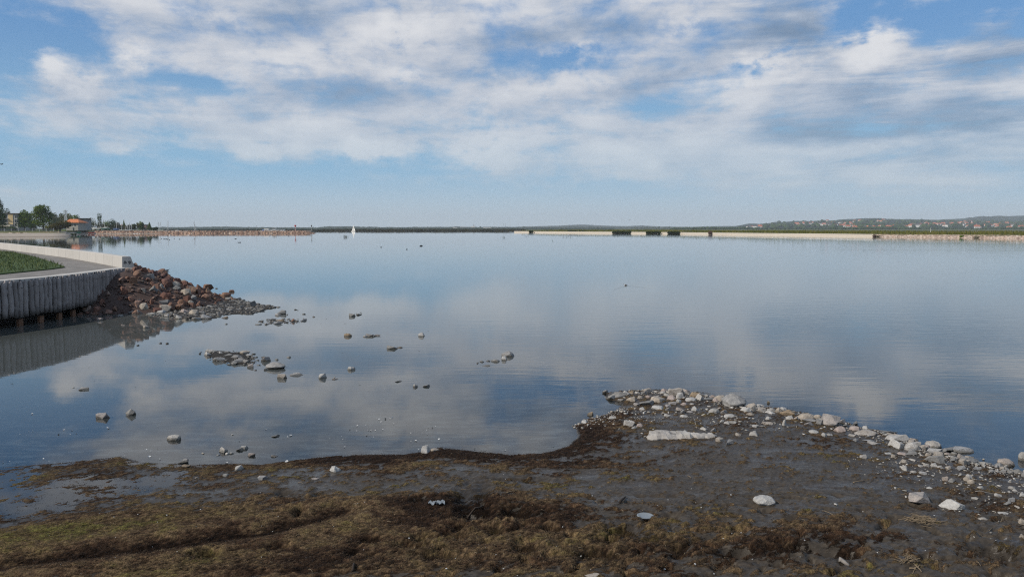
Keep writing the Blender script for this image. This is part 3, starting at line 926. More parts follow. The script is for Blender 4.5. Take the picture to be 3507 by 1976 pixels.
put_list(2550, 1350, 3.963, [
    (105, 227, 152, 110, 't'), (60, 242, 122, 72, 'w'), (240, 242, 122, 78), (380, 232, 122, 58), (360, 267, 142, 46, 'w'), (470, 242, 112, 82, 't'),
    (610, 288, 195, 96, 'o', 'brown wedge-shaped stone at the water side of the ridge', dict(round=False)), (835, 348, 238, 116, 't', 'large cream stone with a humped top by the water', dict(round=True)),
    (900, 377, 192, 62, 'g'), (880, 422, 124, 56, 'l'), (1040, 412, 104, 102, 'g'),
    (1200, 432, 275, 182, 'l', 'big square block boulder with a hollow in its top', dict(round=False, depth=.9, tilt=4, **B)), (1375, 442, 114, 58, 'g'),
    (1315, 512, 162, 96, 'p', 'pink stone in front of the big square block', dict(round=True)), (1460, 472, 84, 58, 'g'), (1510, 492, 142, 72, 'p', 'pink rounded stone right of the big square block', dict(round=True)),
    (1090, 452, 72, 66), (1195, 482, 74, 46), (550, 427, 62, 102, 'w', 'narrow white stone standing upright in the mud', dict(tilt=4)), (625, 337, 104, 62, 'w'), (715, 347, 92, 52), (335, 347, 92, 56, 'w'),
    (320, 412, 122, 36, 't'), (160, 447, 96, 42, 'w'), (480, 467, 74, 46, 'w'), (600, 450, 60, 36), (420, 400, 70, 40), (270, 440, 60, 26, 'p'), (1050, 470, 60, 26), (700, 380, 60, 24, 'p'), (780, 385, 60, 26, 't')], G_SPIT)
put_list(2550, 1350, 3.963, [
    (965, 527, 142, 52, 'w', 'oval white stone on grey mud left of its shorter neighbour', dict(round=True)), (1085, 577, 112, 72, 'w', 'stubby white stone on grey mud right of the oval one'), (1165, 562, 92, 46, 'l'), (810, 552, 66, 36, 'g')], G_MUD)
put_list(2550, 1350, 3.963, [
    (1665, 557, 275, 98, 'l', 'long rounded grey stone in the right-hand rubble strip', dict(round=True)), (1920, 528, 365, 88, 'g', 'broad flat grey slab at the edge of the water', dict(round=False, depth=.6, tilt=4)),
    (2100, 627, 325, 112, 'l', 'long pale block with squared ends at the edge of the water', dict(round=False, depth=.45, tilt=3)), (1785, 682, 162, 66, 'g'), (2080, 738, 225, 142, 'w', 'slanting pale slab in front of the squared block', dict(round=False)),
    (2300, 757, 195, 132, 'l', 'rounded grey stone standing in a puddle by the strip', dict(round=True)), (1510, 642, 92, 52, 'g'), (1700, 642, 192, 42, 'l'), (1890, 632, 52, 46, 'w'), (2420, 717, 112, 46), (2480, 762, 112, 76), (1475, 572, 104, 42)], G_RIGHT)
put_list(2900, 1450, 2.758, [
    (840, 237, 154, 86, 'l', 'pale hump-backed stone in the water edge cluster', dict(round=True)), (760, 252, 92, 62, 'p'), (850, 282, 144, 66, 'l'), (1125, 277, 195, 68, 'l', 'long flat stone just breaking the water on the right', dict(round=True)),
    (990, 267, 142, 56, 'g'), (1085, 332, 64, 62), (1205, 367, 134, 52, 'g'), (1300, 347, 52, 42), (1530, 402, 154, 82, 'l', 'pale rounded stone by the water near the right edge', dict(round=True)),
    (1680, 352, 80, 92, 'l', 'grey stone standing in the water at the right edge', dict(round=True)), (1620, 472, 94, 58, 'g'), (850, 372, 190, 110, 'g', 'split grey slab leaning across the rubble strip', dict(round=False, depth=.35, rz=-.5)),
    (845, 412, 84, 46, 'w'), (620, 300, 120, 50, 'g'), (540, 300, 110, 40, 'p'), (930, 345, 90, 40, 'g'), (1020, 360, 90, 40, 'g'), (1090, 440, 110, 44, 'g'), (1240, 440, 90, 40, 'g'), (1340, 385, 90, 36), (1420, 420, 70, 36), (1480, 470, 60, 50, 'g'), (1560, 470, 60, 40, 'g'),
    (1380, 460, 60, 34, 'g'), (1150, 345, 60, 44), (960, 300, 70, 36, 'p'), (1020, 300, 60, 36, 'w'), (630, 355, 90, 30, 'w'), (450, 320, 60, 40, 't'), (420, 296, 90, 16, 'w')], G_RIGHT)
put_list(2900, 1450, 2.758, [
    (715, 757, 205, 126, 'l', 'larger of two big stones lying on open mud, sharp dark facet', dict(round=False, depth=.75, tilt=12, **B)), (1030, 817, 220, 120, 'w', 'long squared pale stone lying on open mud with shadow', dict(round=False, depth=.55, rz=-.25, tilt=4, **B)),
    (555, 647, 54, 52, 'w'), (465, 617, 52, 36, 'o'), (565, 702, 52, 42), (915, 817, 36, 36, 't'), (530, 427, 56, 32, 'p'), (700, 412, 62, 28, 'w'), (640, 467, 62, 30, 'w'), (730, 482, 78, 34), (825, 502, 52, 30, 'w'), (795, 617, 72, 26, 'w'),
    (1000, 557, 72, 48, 'g'), (1080, 577, 42, 22, 'w'), (1285, 617, 62, 32, 'w'), (1570, 622, 66, 38), (1540, 767, 84, 48, 'g'), (1570, 742, 64, 52), (1620, 802, 58, 32, 'w'), (1500, 857, 104, 30, 'w', 'flat white slab lying on the mud near the right edge'), (1295, 907, 84, 32),
    (1415, 752, 48, 32), (1225, 717, 62, 30), (1665, 952, 60, 62, 't'), (1665, 1082, 60, 48, 't'), (1150, 1087, 60, 26), (1205, 1090, 44, 30, 'w'), (1520, 1087, 74, 48, 'g'), (1440, 692, 84, 46), (1085, 500, 60, 34), (1190, 500, 50, 26), (1280, 515, 50, 22, 'w'), (1370, 550, 40, 20),
    (940, 580, 40, 46, 'g'), (1600, 640, 60, 28, 'w'), (1550, 555, 30, 24, 'w'), (1210, 530, 40, 26, 't'), (450, 445, 40, 22, 't'), (520, 505, 40, 16, 'w'), (1450, 600, 50, 28), (1320, 735, 46, 20, 'o')], G_FLAT)
put_list(2000, 1500, 2.862, [
    (1785, 657, 215, 112, 'w', 'white stone with an ochre face sunk in grey mud', dict(round=True, depth=.7, **B)), (95, 1372, 155, 56, 't', 'pale stone cut off by the bottom edge of the photo'), (2475, 662, 56, 30, 'w')], G_FLAT)
put_list(600, 1400, 2.862, [
    (2455, 437, 98, 94, 'w', 'white faceted stone standing upright where weed meets water', dict(round=False, tilt=5)), (1560, 617, 115, 72, 'w', 'bluish white wedge of stone on the brown weed', dict(round=False, tilt=16)),
    (1370, 692, 88, 30, 'l'), (850, 697, 98, 58, 'l'), (620, 607, 94, 64, 'w', 'pale stone on the weed line with a pointed top'), (490, 662, 68, 34, 'w'), (205, 682, 58, 44, 'l'), (70, 532, 98, 46, 'g'), (95, 577, 84, 42, 'o'),
    (740, 467, 78, 40, 'p', 'pinkish white flat stone in the shallows near the weed'), (965, 472, 64, 26, 'l'), (455, 432, 94, 62, 'w', 'white stone of the little heap beside the weed line'), (510, 447, 54, 32, 'w'), (550, 442, 48, 32, 'o'),
    (625, 412, 68, 36, 'g'), (670, 397, 78, 42, 'w'), (420, 457, 44, 28, 'l'), (270, 442, 54, 24, 'g'), (975, 277, 84, 30, 'g'), (555, 257, 32, 20, 'g'), (2540, 415, 80, 34, 't')], G_NEAR)
put_list(0, 1250, 2.862, [
    (805, 247, 98, 34, 'l', 'flat cream stone nearest the wooden wall in the shallows'), (715, 224, 26, 16, 'g'), (985, 525, 150, 72, 'l', 'pyramid stone in the left shallows, left of a darker one', dict(round=False)),
    (1262, 495, 100, 78, 'g', 'dark pyramid stone in the left shallows', dict(round=False)), (1690, 738, 140, 70, 'w', 'white humped stone alone in the left shallows', dict(round=True))], G_WAT)
put_list(650, 1020, 3.22, [
    (1000, 182, 108, 48, 'g', 'dark flat-topped stone in the water off the gravel tongue'), (960, 197, 84, 26, 'l'), (1070, 190, 42, 16, 'g'), (1165, 134, 42, 13, 'g'), (1190, 140, 32, 11), (1255, 184, 42, 16, 'g'), (1365, 213, 42, 13),
    (1790, 207, 74, 42, 'g', 'grey stone with a low tail of pebbles, farthest out in the shallows'), (1860, 192, 64, 26, 'g'), (1738, 427, 88, 42, 'o', 'round brown stone in the middle of the shallows', dict(round=True)),
    (1990, 427, 104, 42, 'g', 'grey stone of the short line right of the brown one'), (2060, 422, 84, 22, 'l'), (1930, 432, 54, 16, 'l'), (2230, 567, 134, 48, 'g', 'dark low stone with a tail in the middle shallows'), (2300, 557, 94, 22, 'o'),
    (925, 787, 205, 92, 'l', 'large smooth grey boulder at the end of the rubble islet', dict(round=True, **B)), (1010, 890, 118, 66, 'l', 'pale pyramid stone just off the smooth grey boulder', dict(round=False)), (1155, 862, 148, 42, 'w', 'long cream stone off the end of the rubble islet'),
    (1460, 890, 98, 66, 'w', 'white pointed stone with a leaning peak in the shallows', dict(round=False)), (1595, 882, 48, 28, 'p'), (1595, 902, 74, 20, 'p', 'flat salmon stone awash in the shallows'), (1775, 797, 94, 52, 'w', 'white stone with a dark end in the shallows'),
    (720, 802, 38, 16, 'o'), (1085, 662, 54, 16, 'g'), (950, 687, 58, 13, 'g'), (800, 662, 64, 26, 'l'), (400, 292, 34, 14, 'g'), (385, 222, 70, 22, 'o')], G_WAT)
put_list(650, 1020, 3.22, [
    (895, 247, 114, 24, 'g'), (940, 292, 134, 42, 'l', 'pale grey block in front of the long low islet', dict(round=False)), (1135, 267, 48, 42, 'R', 'red stone on the long low islet'), (1240, 257, 84, 30, 'l'), (1060, 277, 64, 22, 'g'), (1000, 262, 84, 26, 'o'),
    (750, 300, 78, 18, 'w'), (840, 297, 54, 16, 'g'), (1100, 255, 50, 22, 'g'), (1180, 262, 50, 18), (1030, 245, 60, 20, 'g'), (960, 252, 50, 20, 'o'), (1075, 240, 40, 20, 'g'), (790, 268, 60, 14, 'g'), (1275, 240, 30, 10, 'g')], G_ISL1)
put_list(650, 1020, 3.22, [
    (220, 602, 124, 44, 'l'), (175, 642, 94, 52, 'w'), (305, 702, 155, 58, 'l', 'broad pale stone at the front of the rubble islet'), (385, 612, 84, 28, 'g'), (410, 652, 104, 42, 'g'), (500, 672, 124, 52, 'g'), (520, 722, 134, 62, 'g'), (590, 622, 104, 46, 't'), (650, 652, 84, 38),
    (700, 622, 48, 28), (490, 607, 34, 26), (620, 722, 74, 52, 'g'), (660, 770, 78, 44, 'l'), (430, 742, 64, 38, 'l'), (210, 662, 54, 26), (320, 627, 74, 38, 'w'), (830, 702, 104, 62, 'l'), (820, 797, 74, 32, 'w'), (470, 740, 90, 44, 'g'), (560, 680, 70, 34, 'g'), (690, 668, 60, 24),
    (730, 660, 40, 22), (600, 745, 50, 20), (755, 745, 50, 28, 'g'), (100, 620, 60, 14), (115, 602, 34, 14)], G_ISL2)
put_list(1300, 1050, 3.627, [
    (525, 372, 94, 58, 'w', 'pale cone-shaped stone apart from the others, mid shallows', dict(round=False)), (1595, 622, 175, 82, 'l', 'largest angular stone of the row in mid water', dict(round=False)), (1555, 667, 84, 62, 'w'), (1440, 685, 124, 40, 'l'), (1275, 692, 74, 52, 't'),
    (1215, 707, 58, 32, 'w'), (1350, 682, 54, 32, 'w'), (1320, 740, 108, 22, 'w', 'flat white stone awash before the row in mid water')], G_GRP)
put_list(1300, 1050, 3.627, [(580, 998, 88, 42, 'g', 'brownish stone beside a small cream one, near shallows'), (440, 1000, 64, 48, 'w', 'small cream stone in the near shallows'), (225, 937, 104, 22, 'l', 'flat cream stone with a dark end, near shallows')], G_WAT)
put_list(0, 780, 2.79, [
    (945, 888, 54, 32, 'p', 'pinkish stone in the shadow of the wooden wall'), (1168, 936, 54, 16, 'p', 'flat pink stone awash off the wooden wall'), (1385, 962, 54, 32, 't', 'tan stone awash in front of the rubble mound'), (1310, 1127, 44, 18, 'g'), (1590, 1112, 48, 28, 'o'), (1525, 1107, 38, 16, 'l')], G_WAT)
put_list(0, 780, 2.79, [
    (1275, 828, 98, 46, 'R', 'red block at the water foot of the rubble mound', dict(round=False)), (1700, 872, 64, 42, 'l'), (1960, 872, 94, 52, 'l'), (1840, 832, 94, 56, 't', 'tan pointed stone on the gravel tongue', dict(round=False)),
    (1755, 817, 94, 48, 'p', 'pinkish stone beside the tan pointed one'), (2140, 867, 64, 24, 'o'), (2395, 757, 80, 68, 'g', 'dark grey pointed stone at the end of the gravel tongue', dict(round=False)), (1870, 880, 90, 30, 'l'), (1780, 880, 50, 26), (1590, 850, 60, 30, 'w'), (1650, 840, 60, 22, 'w'),
    (1530, 815, 90, 30, 'w'), (1430, 832, 90, 24, 'w'), (1145, 842, 60, 14, 'w'), (2270, 690, 60, 26, 'g'), (2190, 690, 90, 34, 'g'), (2150, 660, 90, 50, 'r'), (2215, 615, 60, 26, 'R', 'red flat stone in open water beyond the mound'), (2065, 583, 36, 20, 'R'),
    (2050, 690, 70, 30), (1960, 700, 60, 26, 'g'), (1900, 712, 50, 24), (2100, 700, 50, 24, 'l'), (2230, 745, 50, 26, 'g'), (2300, 760, 60, 20, 'g'), (2120, 740, 60, 20, 'g'), (2000, 760, 60, 24, 'l'), (1900, 770, 60, 22, 'g'), (1960, 800, 50, 22, 'l'), (2080, 790, 60, 22, 'g'), (2180, 790, 60, 18, 'l'),
    (2260, 790, 60, 18, 'g'), (2400, 810, 44, 20, 'w'), (2480, 800, 60, 20, 'g'), (2110, 815, 50, 20, 'l'), (2030, 840, 60, 22, 'g'), (1920, 820, 60, 24), (2350, 790, 40, 20), (2440, 770, 40, 18, 'g')], G_GREY)

# the broken concrete slab in the mud: a ragged, thin, cracked plate
def slab():
    a, b = gpx(2225, 1512), gpx(2462, 1503)
    ax = (b - a); L = ax.length; u = ax / L
    n = 18; mb = MB(); rings = []
    r = np.random.default_rng(5)
    for i in range(n):
        t = i / (n - 1)
        c = a + ax * t
        d0 = .02 + .05 * r.random(); d1 = .26 + .14 * math.sin(t * 3 + .6) * (1 - t * .3) + .05 * r.random()
        if i in (0, n - 1):
            d0 = .12; d1 = .20
        hh = (.125 - .03 * t) * (1 + .10 * r.normal()) * (.55 if i in (0, n - 1) else 1)
        ring = []
        for dd, z in ((d0 + .02, -.04), (d0 - .02 * r.random(), .35 * hh), (d0 + .03, .8 * hh), (d0 + .08, hh), ((d0 + d1) / 2, hh * (1 + .05 * r.normal())), (d1 - .05, hh * .9), (d1, .45 * hh), (d1 + .02, -.04)):
            ring.append((c.x + .02 * r.normal(), c.y + dd, .085 + z))
        rings.append(ring)
    mb.loft(rings)
    o = mb.obj('concrete_slab', None)
    o.data.materials.append(lime)
    bm = bmesh.new(); bm.from_mesh(o.data)
    bmesh.ops.subdivide_edges(bm, edges=list(bm.edges), cuts=2, use_grid_fill=True)
    bmesh.ops.triangulate(bm, faces=bm.faces)
    co = np.array([v.co[:] for v in bm.verts])
    nz = fbm(co[:, 0] * 14, co[:, 1] * 14 + co[:, 2] * 9, 4, 3)
    for v, k in zip(bm.verts, nz):
        v.co.z += .022 * k; v.co.y += .014 * k
    bm.to_mesh(o.data); bm.free()
    tag(o, 'long broken slab of pale concrete lying in the mud', 'slab')


slab()

# the rest of the ridge: more stones along the spit and the strip
def scatter_line(pts, width, count, smin, smax, kinds, grp, seed):
    r = np.random.default_rng(seed)
    w = world_poly(pts)
    seg = np.linalg.norm(np.diff(w, axis=0), axis=1); cum = np.concatenate([[0], np.cumsum(seg)])
    k = 0; tries = 0
    while k < count and tries < count * 30:
        tries += 1
        t = r.uniform(0, cum[-1]); i = int(np.searchsorted(cum, t) - 1); i = max(0, min(i, len(seg) - 1))
        f = (t - cum[i]) / seg[i]
        p = w[i] * (1 - f) + w[i + 1] * f
        x = p[0] + r.normal() * width * .6; y = p[1] + r.normal() * width * .45
        s = smin + (smax - smin) * r.random() ** 2.2
        if any((x - ux) ** 2 + ((y - uy) * 1.0) ** 2 < (ur * .75 + s * .40) ** 2 for ux, uy, ur in USED):
            continue
        z = ground_z(x, y)
        if z < -.06:
            continue
        USED.append((x, y, s * .5))
        stone('stone', Vector((x, y, z)), s, s * r.uniform(.35, .65), kinds[int(r.integers(len(kinds)))], grp[0], grp[1])
        k += 1


scatter_line([(2100, 1360), (2200, 1352), (2330, 1352), (2480, 1392), (2600, 1412), (2760, 1430)], .32, 55, .06, .19, 'llwlgtp', G_SPIT, 1)
scatter_line([(2760, 1430), (2900, 1462), (3010, 1492), (3130, 1522)], .28, 30, .06, .18, 'llwlgt', G_SPIT, 2)
scatter_line([(3060, 1505), (3180, 1550), (3300, 1590), (3420, 1615), (3520, 1640)], .34, 45, .06, .20, 'lgglwt', G_RIGHT, 3)
scatter_line([(1975, 1470), (2060, 1435), (2130, 1405), (2200, 1440)], .25, 24, .04, .11, 'wllt', G_TIP, 4)
scatter_line([(2150, 1420), (2300, 1430), (2450, 1450), (2600, 1470)], .45, 26, .05, .12, 'wlltp', G_MUD, 5)
scatter_line([(3100, 1610), (3250, 1650), (3400, 1690), (3500, 1720)], .6, 34, .04, .11, 'wllgt', G_FLAT, 6)


# pebbles too many to count: one object for the shore, one for the gravel by the mound
def pebbles(name, spots, kinds_mat, label):
    """spots: (x, y, z, size) -> one mesh of small angular stones"""
    base = []
    for k in range(6):
        src = ROCKS['l'][0][k]
        bm = bmesh.new(); bm.from_mesh(rock_simple(k)); co = np.array([v.co[:] for v in bm.verts]); fc = np.array([[v.index for v in f.verts] for f in bm.faces]); bm.free()
        base.append((co, fc))
    V = []; F = []; n = 0; T = []
    r = np.random.default_rng(len(spots))
    for x, y, z, s in spots:
        co, fc = base[int(r.integers(6))]
        a = r.uniform(0, 6.28); ca, sa = math.cos(a), math.sin(a)
        q = co * np.array([s * .5, s * .5 * r.uniform(.5, 1), s * .5 * r.uniform(.3, .6)])
        q = np.stack([q[:, 0] * ca - q[:, 1] * sa, q[:, 0] * sa + q[:, 1] * ca, q[:, 2]], 1) + np.array([x, y, z + s * .06])
        V.append(q); F.append(fc + n); n += len(q); T.append(np.full(len(q), r.random()))
    me = new_mesh(name, np.vstack(V), np.vstack(F), kinds_mat)
    fattr(me, 'tone', np.concatenate(T))
    return tag(obj(name, me), label, 'gravel', kind='stuff')


_simple = {}
def rock_simple(k):
    if k not in _simple:
        r = np.random.default_rng(k + 40)
        bm = bmesh.new()
        for _ in range(9):
            v = r.normal(size=3); v /= np.linalg.norm(v); bm.verts.new(v)
        res = bmesh.ops.convex_hull(bm, input=bm.verts)
        junk = {g for g in list(res['geom_interior']) + list(res['geom_unused']) if isinstance(g, bmesh.types.BMVert) and g.is_valid}
        bmesh.ops.delete(bm, geom=list(junk), context='VERTS')
        bmesh.ops.triangulate(bm, faces=bm.faces)
        me = bpy.data.meshes.new('pebble'); bm.to_mesh(me); bm.free(); _simple[k] = me
    return _simple[k]


def pebble_mat(name, stops):
    m, N = material(name)
    tone = N.n('ShaderNodeAttribute', attribute_name='tone').outputs['Fac']
    geo = N.n('ShaderNodeNewGeometry').outputs['Position']
    nz = N.noise(geo, 40, 3, .6)
    c = N.scale(N.ramp(tone, stops), N.mapr(nz, .3, .7, .75, 1.2))
    finish(N, c, .7, .4)
    return m


peb = pebble_mat('pebble_pale', [(0, (.16, .15, .13)), (.3, (.30, .29, .27)), (.6, (.38, .36, .33)), (.8, (.25, .22, .18)), (1, (.46, .45, .43))])
pebG = pebble_mat('pebble_grey', [(0, (.045, .040, .035)), (.3, (.12, .115, .105)), (.6, (.18, .175, .165)), (.85, (.10, .085, .07)), (1, (.28, .275, .265))])


def line_spots(pts, width, count, smin, smax, seed, zmin=-.03):
    r = np.random.default_rng(seed); w = world_poly(pts); out = []
    seg = np.linalg.norm(np.diff(w, axis=0), axis=1); cum = np.concatenate([[0], np.cumsum(seg)])
    for _ in range(count):
        t = r.uniform(0, cum[-1]); i = max(0, min(int(np.searchsorted(cum, t) - 1), len(seg) - 1)); f = (t - cum[i]) / seg[i]
        p = w[i] * (1 - f) + w[i + 1] * f
        x = p[0] + r.normal() * width * .6; y = p[1] + r.normal() * width * .5
        z = ground_z(x, y)
        if z > zmin:
            out.append((x, y, max(z, -.02), smin + (smax - smin) * r.random() ** 2.5))
    return out


sp = line_spots([(2090, 1358), (2200, 1350), (2330, 1352), (2480, 1392), (2600, 1412), (2760, 1430), (2900, 1462), (3010, 1492), (3130, 1525)], .40, 900, .02, .07, 1)
sp += line_spots([(3060, 1505), (3180, 1550), (3300, 1592), (3420, 1620), (3520, 1645)], .45, 800, .02, .07, 2)
sp += line_spots([(1968, 1465), (2010, 1452), (2070, 1430), (2130, 1405)], .22, 420, .012, .05, 3)
sp += line_spots([(2060, 1470), (2200, 1450), (2350, 1460), (2500, 1470), (2650, 1480)], .55, 360, .012, .045, 4)
sp += line_spots([(3050, 1600), (3250, 1650), (3400, 1690), (3520, 1740)], .75, 420, .012, .05, 5)
sp += line_spots([(3450, 1850), (3500, 1760)], .5, 60, .015, .05, 6)
# ------------------------------------------------------------------ promenade with wooden pile wall, parapet and rubble mound
concrete = plain('pale_concrete', (.46, .44, .41), .85, .10, 2.2, .2, .01)
concreteD = plain('concrete_kerb', (.40, .38, .35), .85, .12, 3.0, .2, .01)
stain = plain('concrete_stain', (.12, .12, .12), .9, .2, 9.0)
dark_steel = plain('sheet_steel', (.030, .026, .024), .7, .3, 3.0)
rust = plain('rusty_steel', (.16, .085, .05), .8, .45, 9.0)
hole_m = plain('bolt_hole_dark', (.012, .011, .011), .9, .1)
m, N = material('weathered_log')
tc = N.n('ShaderNodeTexCoord').outputs['Object']; oi = N.n('ShaderNodeObjectInfo')
off = N.vm('ADD', tc, N.scale((31., 17., 11.), oi.outputs['Random']))
g1 = N.noise(N.vm('MULTIPLY', off, (30, 30, 2.2)), 1.0, 5, .6); g2 = N.noise(off, 5.0, 5, .6); g3 = N.noise(N.vm('MULTIPLY', off, (14, 14, 7)), 1.0, 4, .6)
zz = N.sep(N.n('ShaderNodeNewGeometry').outputs['Position'])[2]
c = N.ramp(N.m('ADD', N.m('MULTIPLY', g1, .6), N.m('MULTIPLY', g2, .4)), [(.28, (.17, .15, .142)), (.5, (.265, .24, .232)), (.72, (.33, .305, .295))])
c = N.scale(c, N.mapr(oi.outputs['Random'], 0, 1, .82, 1.12))
c = N.mix(N.mapr(g3, .36, .27, 0, .8), c, (.05, .04, .035))
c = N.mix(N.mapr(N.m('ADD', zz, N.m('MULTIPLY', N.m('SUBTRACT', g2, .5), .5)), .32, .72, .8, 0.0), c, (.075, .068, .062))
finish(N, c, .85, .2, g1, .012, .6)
logm = m
m, N = material('clinker_paving')
geo = N.n('ShaderNodeNewGeometry').outputs['Position']
br = N.n('ShaderNodeTexBrick'); br.inputs['Scale'].default_value = 1.0
br.inputs['Brick Width'].default_value = .40; br.inputs['Row Height'].default_value = .20; br.inputs['Mortar Size'].default_value = .012
br.inputs['Color1'].default_value = (.20, .185, .17, 1); br.inputs['Color2'].default_value = (.25, .23, .21, 1); br.inputs['Mortar'].default_value = (.09, .085, .075, 1)
N.link(N.mapping(geo, rot=(0, 0, R(38))), br.inputs['Vector'])
nz = N.noise(geo, 1.1, 6, .6)
finish(N, N.scale(br.outputs['Color'], N.mapr(nz, .3, .7, .8, 1.15)), .85, .2)
paving = m

PZ = 1.66
par_base = [at(x, y, PZ) for x, y in ((418.6, 917), (322.6, 898), (215, 880), (107.5, 866), (0, 851.7))]
d = (par_base[-1] - par_base[-2]).normalized()
par_base += [par_base[-1] + d * 12, par_base[-1] + d * 30]
LOGZ = 1.60
log_top = [at(x, y, LOGZ) for x, y in ((440, 922.6), (394, 927.7), (322.6, 937.7), (215, 951), (107.5, 961), (0, 970))]
d = (log_top[-1] - log_top[-2]).normalized()
log_top += [log_top[-1] + d * 5 + Vector((-.5, 0, 0)), log_top[-1] + d * 12 + Vector((-2.5, 0, 0))]
corner = at(459, 918, PZ)

# promenade body
edge = [(p.x - .30, p.y) for p in log_top]
edge_low = [(p.x - 1.7, p.y) for p in log_top]
body = [(corner.x - .35, corner.y + .25)] + edge + [(-60, 20), (-95, 60), (par_base[-1].x, par_base[-1].y)] + [(p.x + .25, p.y + .2) for p in par_base[::-1]]
body_low = [(corner.x - 1.6, corner.y + .25)] + edge_low + [(-60, 20), (-95, 60), (par_base[-1].x, par_base[-1].y)] + [(p.x + .25, p.y + .2) for p in par_base[::-1]]
mb = MB(); mb.prism(body, 1.25, PZ - .02); mb.prism(body_low, -1.2, 1.245)
tag(mb.obj('promenade', paving), kind='structure')

# lawn beside the path: a turf sheet with blades on it
lawn_px = [(-250, 842), (0, 860.6), (40, 864), (107, 878), (165, 895), (205, 908), (222, 915.5), (179, 921.6), (107.5, 928.7), (0, 939.5), (-250, 965)]
lp = [at(x, y, PZ) for x, y in lawn_px]
mt = plain('turf_soil', (.042, .070, .016), .95, .35, 1.2)
mb = MB(); mb.prism([(p.x, p.y) for p in lp], PZ - .03, PZ + .03)
tag(mb.obj('lawn', mt), kind='structure')


def blades(name, pos, hgt, wid, mat, lean=.35, seed=1, tone=None):
    """many thin tapering blades in one mesh"""
    r = np.random.default_rng(seed); n = len(pos)
    a = r.uniform(0, 2 * np.pi, n); hh = hgt * r.uniform(.5, 1.25, n); ww = wid * r.uniform(.6, 1.3, n)
    la = r.uniform(0, 2 * np.pi, n); ll = hh * lean * r.uniform(0, 1.4, n)
    dx, dy = np.cos(a) * ww / 2, np.sin(a) * ww / 2
    p = pos
    v = np.stack([np.stack([p[:, 0] - dx, p[:, 1] - dy, p[:, 2]], 1), np.stack([p[:, 0] + dx, p[:, 1] + dy, p[:, 2]], 1),
                  np.stack([p[:, 0] + dx * .25 + np.cos(la) * ll, p[:, 1] + dy * .25 + np.sin(la) * ll, p[:, 2] + hh], 1),
                  np.stack([p[:, 0] - dx * .25 + np.cos(la) * ll, p[:, 1] - dy * .25 + np.sin(la) * ll, p[:, 2] + hh], 1)], 1).reshape(-1, 3)
    f = np.arange(n)[:, None] * 4 + np.arange(4)[None, :]
    me = new_mesh(name, v, f, mat)
    fattr(me, 'tone', np.repeat(r.random(n) if tone is None else tone, 4))
    return me


def blade_mat(name, stops, rough=.7):
    m, N = material(name)
    tone = N.n('ShaderNodeAttribute', attribute_name='tone').outputs['Fac']
    geo = N.n('ShaderNodeNewGeometry').outputs['Position']
    k = N.mapr(N.noise(geo, .6, 4, .6), .3, .7, .7, 1.25)
    finish(N, N.scale(N.ramp(tone, stops), k), rough, .2)
    return m


grass_m = blade_mat('grass_blades', [(0, (.032, .052, .012)), (.45, (.070, .105, .024)), (.75, (.125, .140, .040)), (1, (.24, .21, .09))])
r = np.random.default_rng(3)
poly = np.array([[p.x, p.y] for p in lp])
q = np.stack([r.uniform(poly[:, 0].min(), poly[:, 0].max(), 60000), r.uniform(poly[:, 1].min(), poly[:, 1].max(), 60000)], 1)
q = q[poly_in(q[:, 0], q[:, 1], poly)][:26000]
k = fbm(q[:, 0] * .8, q[:, 1] * .8, 3, 5)
gp = np.column_stack([q, np.full(len(q), PZ + .02)])
me = blades('grass', gp, .13, .03, grass_m, .6, 4, np.clip(r.random(len(q)) * .7 + .3 * k + .1, 0, 1))
tag(obj('grass', me), 'short rough grass on the lawn beside the promenade', 'grass', kind='stuff')

# pale kerb beam along the front edge, over the logs
wall = empty('pile_wall', (log_top[0].x, log_top[0].y, 0), label='curved retaining wall of grey upright logs under a concrete edge', cat='retaining wall')
inv = wall.location


def rel(p):
    return Vector(p) - inv


mb = MB(); rings = []
line = [Vector((corner.x + .02, corner.y + .02, 0))] + [Vector((p.x, p.y, 0)) for p in log_top]
for p in line:
    a = rel((p.x, p.y, 0))
    rings.append([(a.x - .50, a.y, PZ - .14), (a.x - .02, a.y, PZ - .14), (a.x - .02, a.y, PZ + .02), (a.x - .50, a.y, PZ + .025)])
mb.loft(rings)
mb.obj('edge_beam', concrete, wall)
# end block where the beam meets the rubble
mb = MB(); a = rel((log_top[0].x, log_top[0].y + .35, 0)); b_ = rel((corner.x + .10, corner.y + .10, 0))
mb.prism([(a.x - .35, a.y - .40), (a.x + .12, a.y - .36), (b_.x + .12, b_.y + .35), (b_.x - .4, b_.y + .35)], .25, PZ - .145)
mb.obj('end_block', concreteD, wall)
# steel sheet piling in the dark behind the log feet
mb = MB(); rings = []
for i, p in enumerate(log_top):
    a = rel((p.x, p.y, 0)); rings.append([(a.x - 1.2, a.y, -1.0), (a.x - 1.1, a.y, -1.0), (a.x - 1.1, a.y, 1.24), (a.x - 1.2, a.y, 1.24)])
mb.loft(rings)
mb.obj('sheet_piling', dark_steel, wall)
mb = MB(); rings = []
for i, p in enumerate(log_top):
    a = rel((p.x, p.y, 0)); rings.append([(a.x - .16, a.y, .42), (a.x - .10, a.y, .42), (a.x - .10, a.y, 1.50), (a.x - .16, a.y, 1.50)])
mb.loft(rings)
mb.obj('gap_shade_sheet', dark_steel, wall)  # dark sheet added behind the logs to give their gaps the look of shade
# logs
seg = [(log_top[i + 1] - log_top[i]).length for i in range(len(log_top) - 1)]
cum = np.concatenate([[0], np.cumsum(seg)])


def along(t):
    i = max(0, min(int(np.searchsorted(cum, t) - 1), len(seg) - 1)); f = (t - cum[i]) / seg[i]
    return log_top[i].lerp(log_top[i + 1], f)


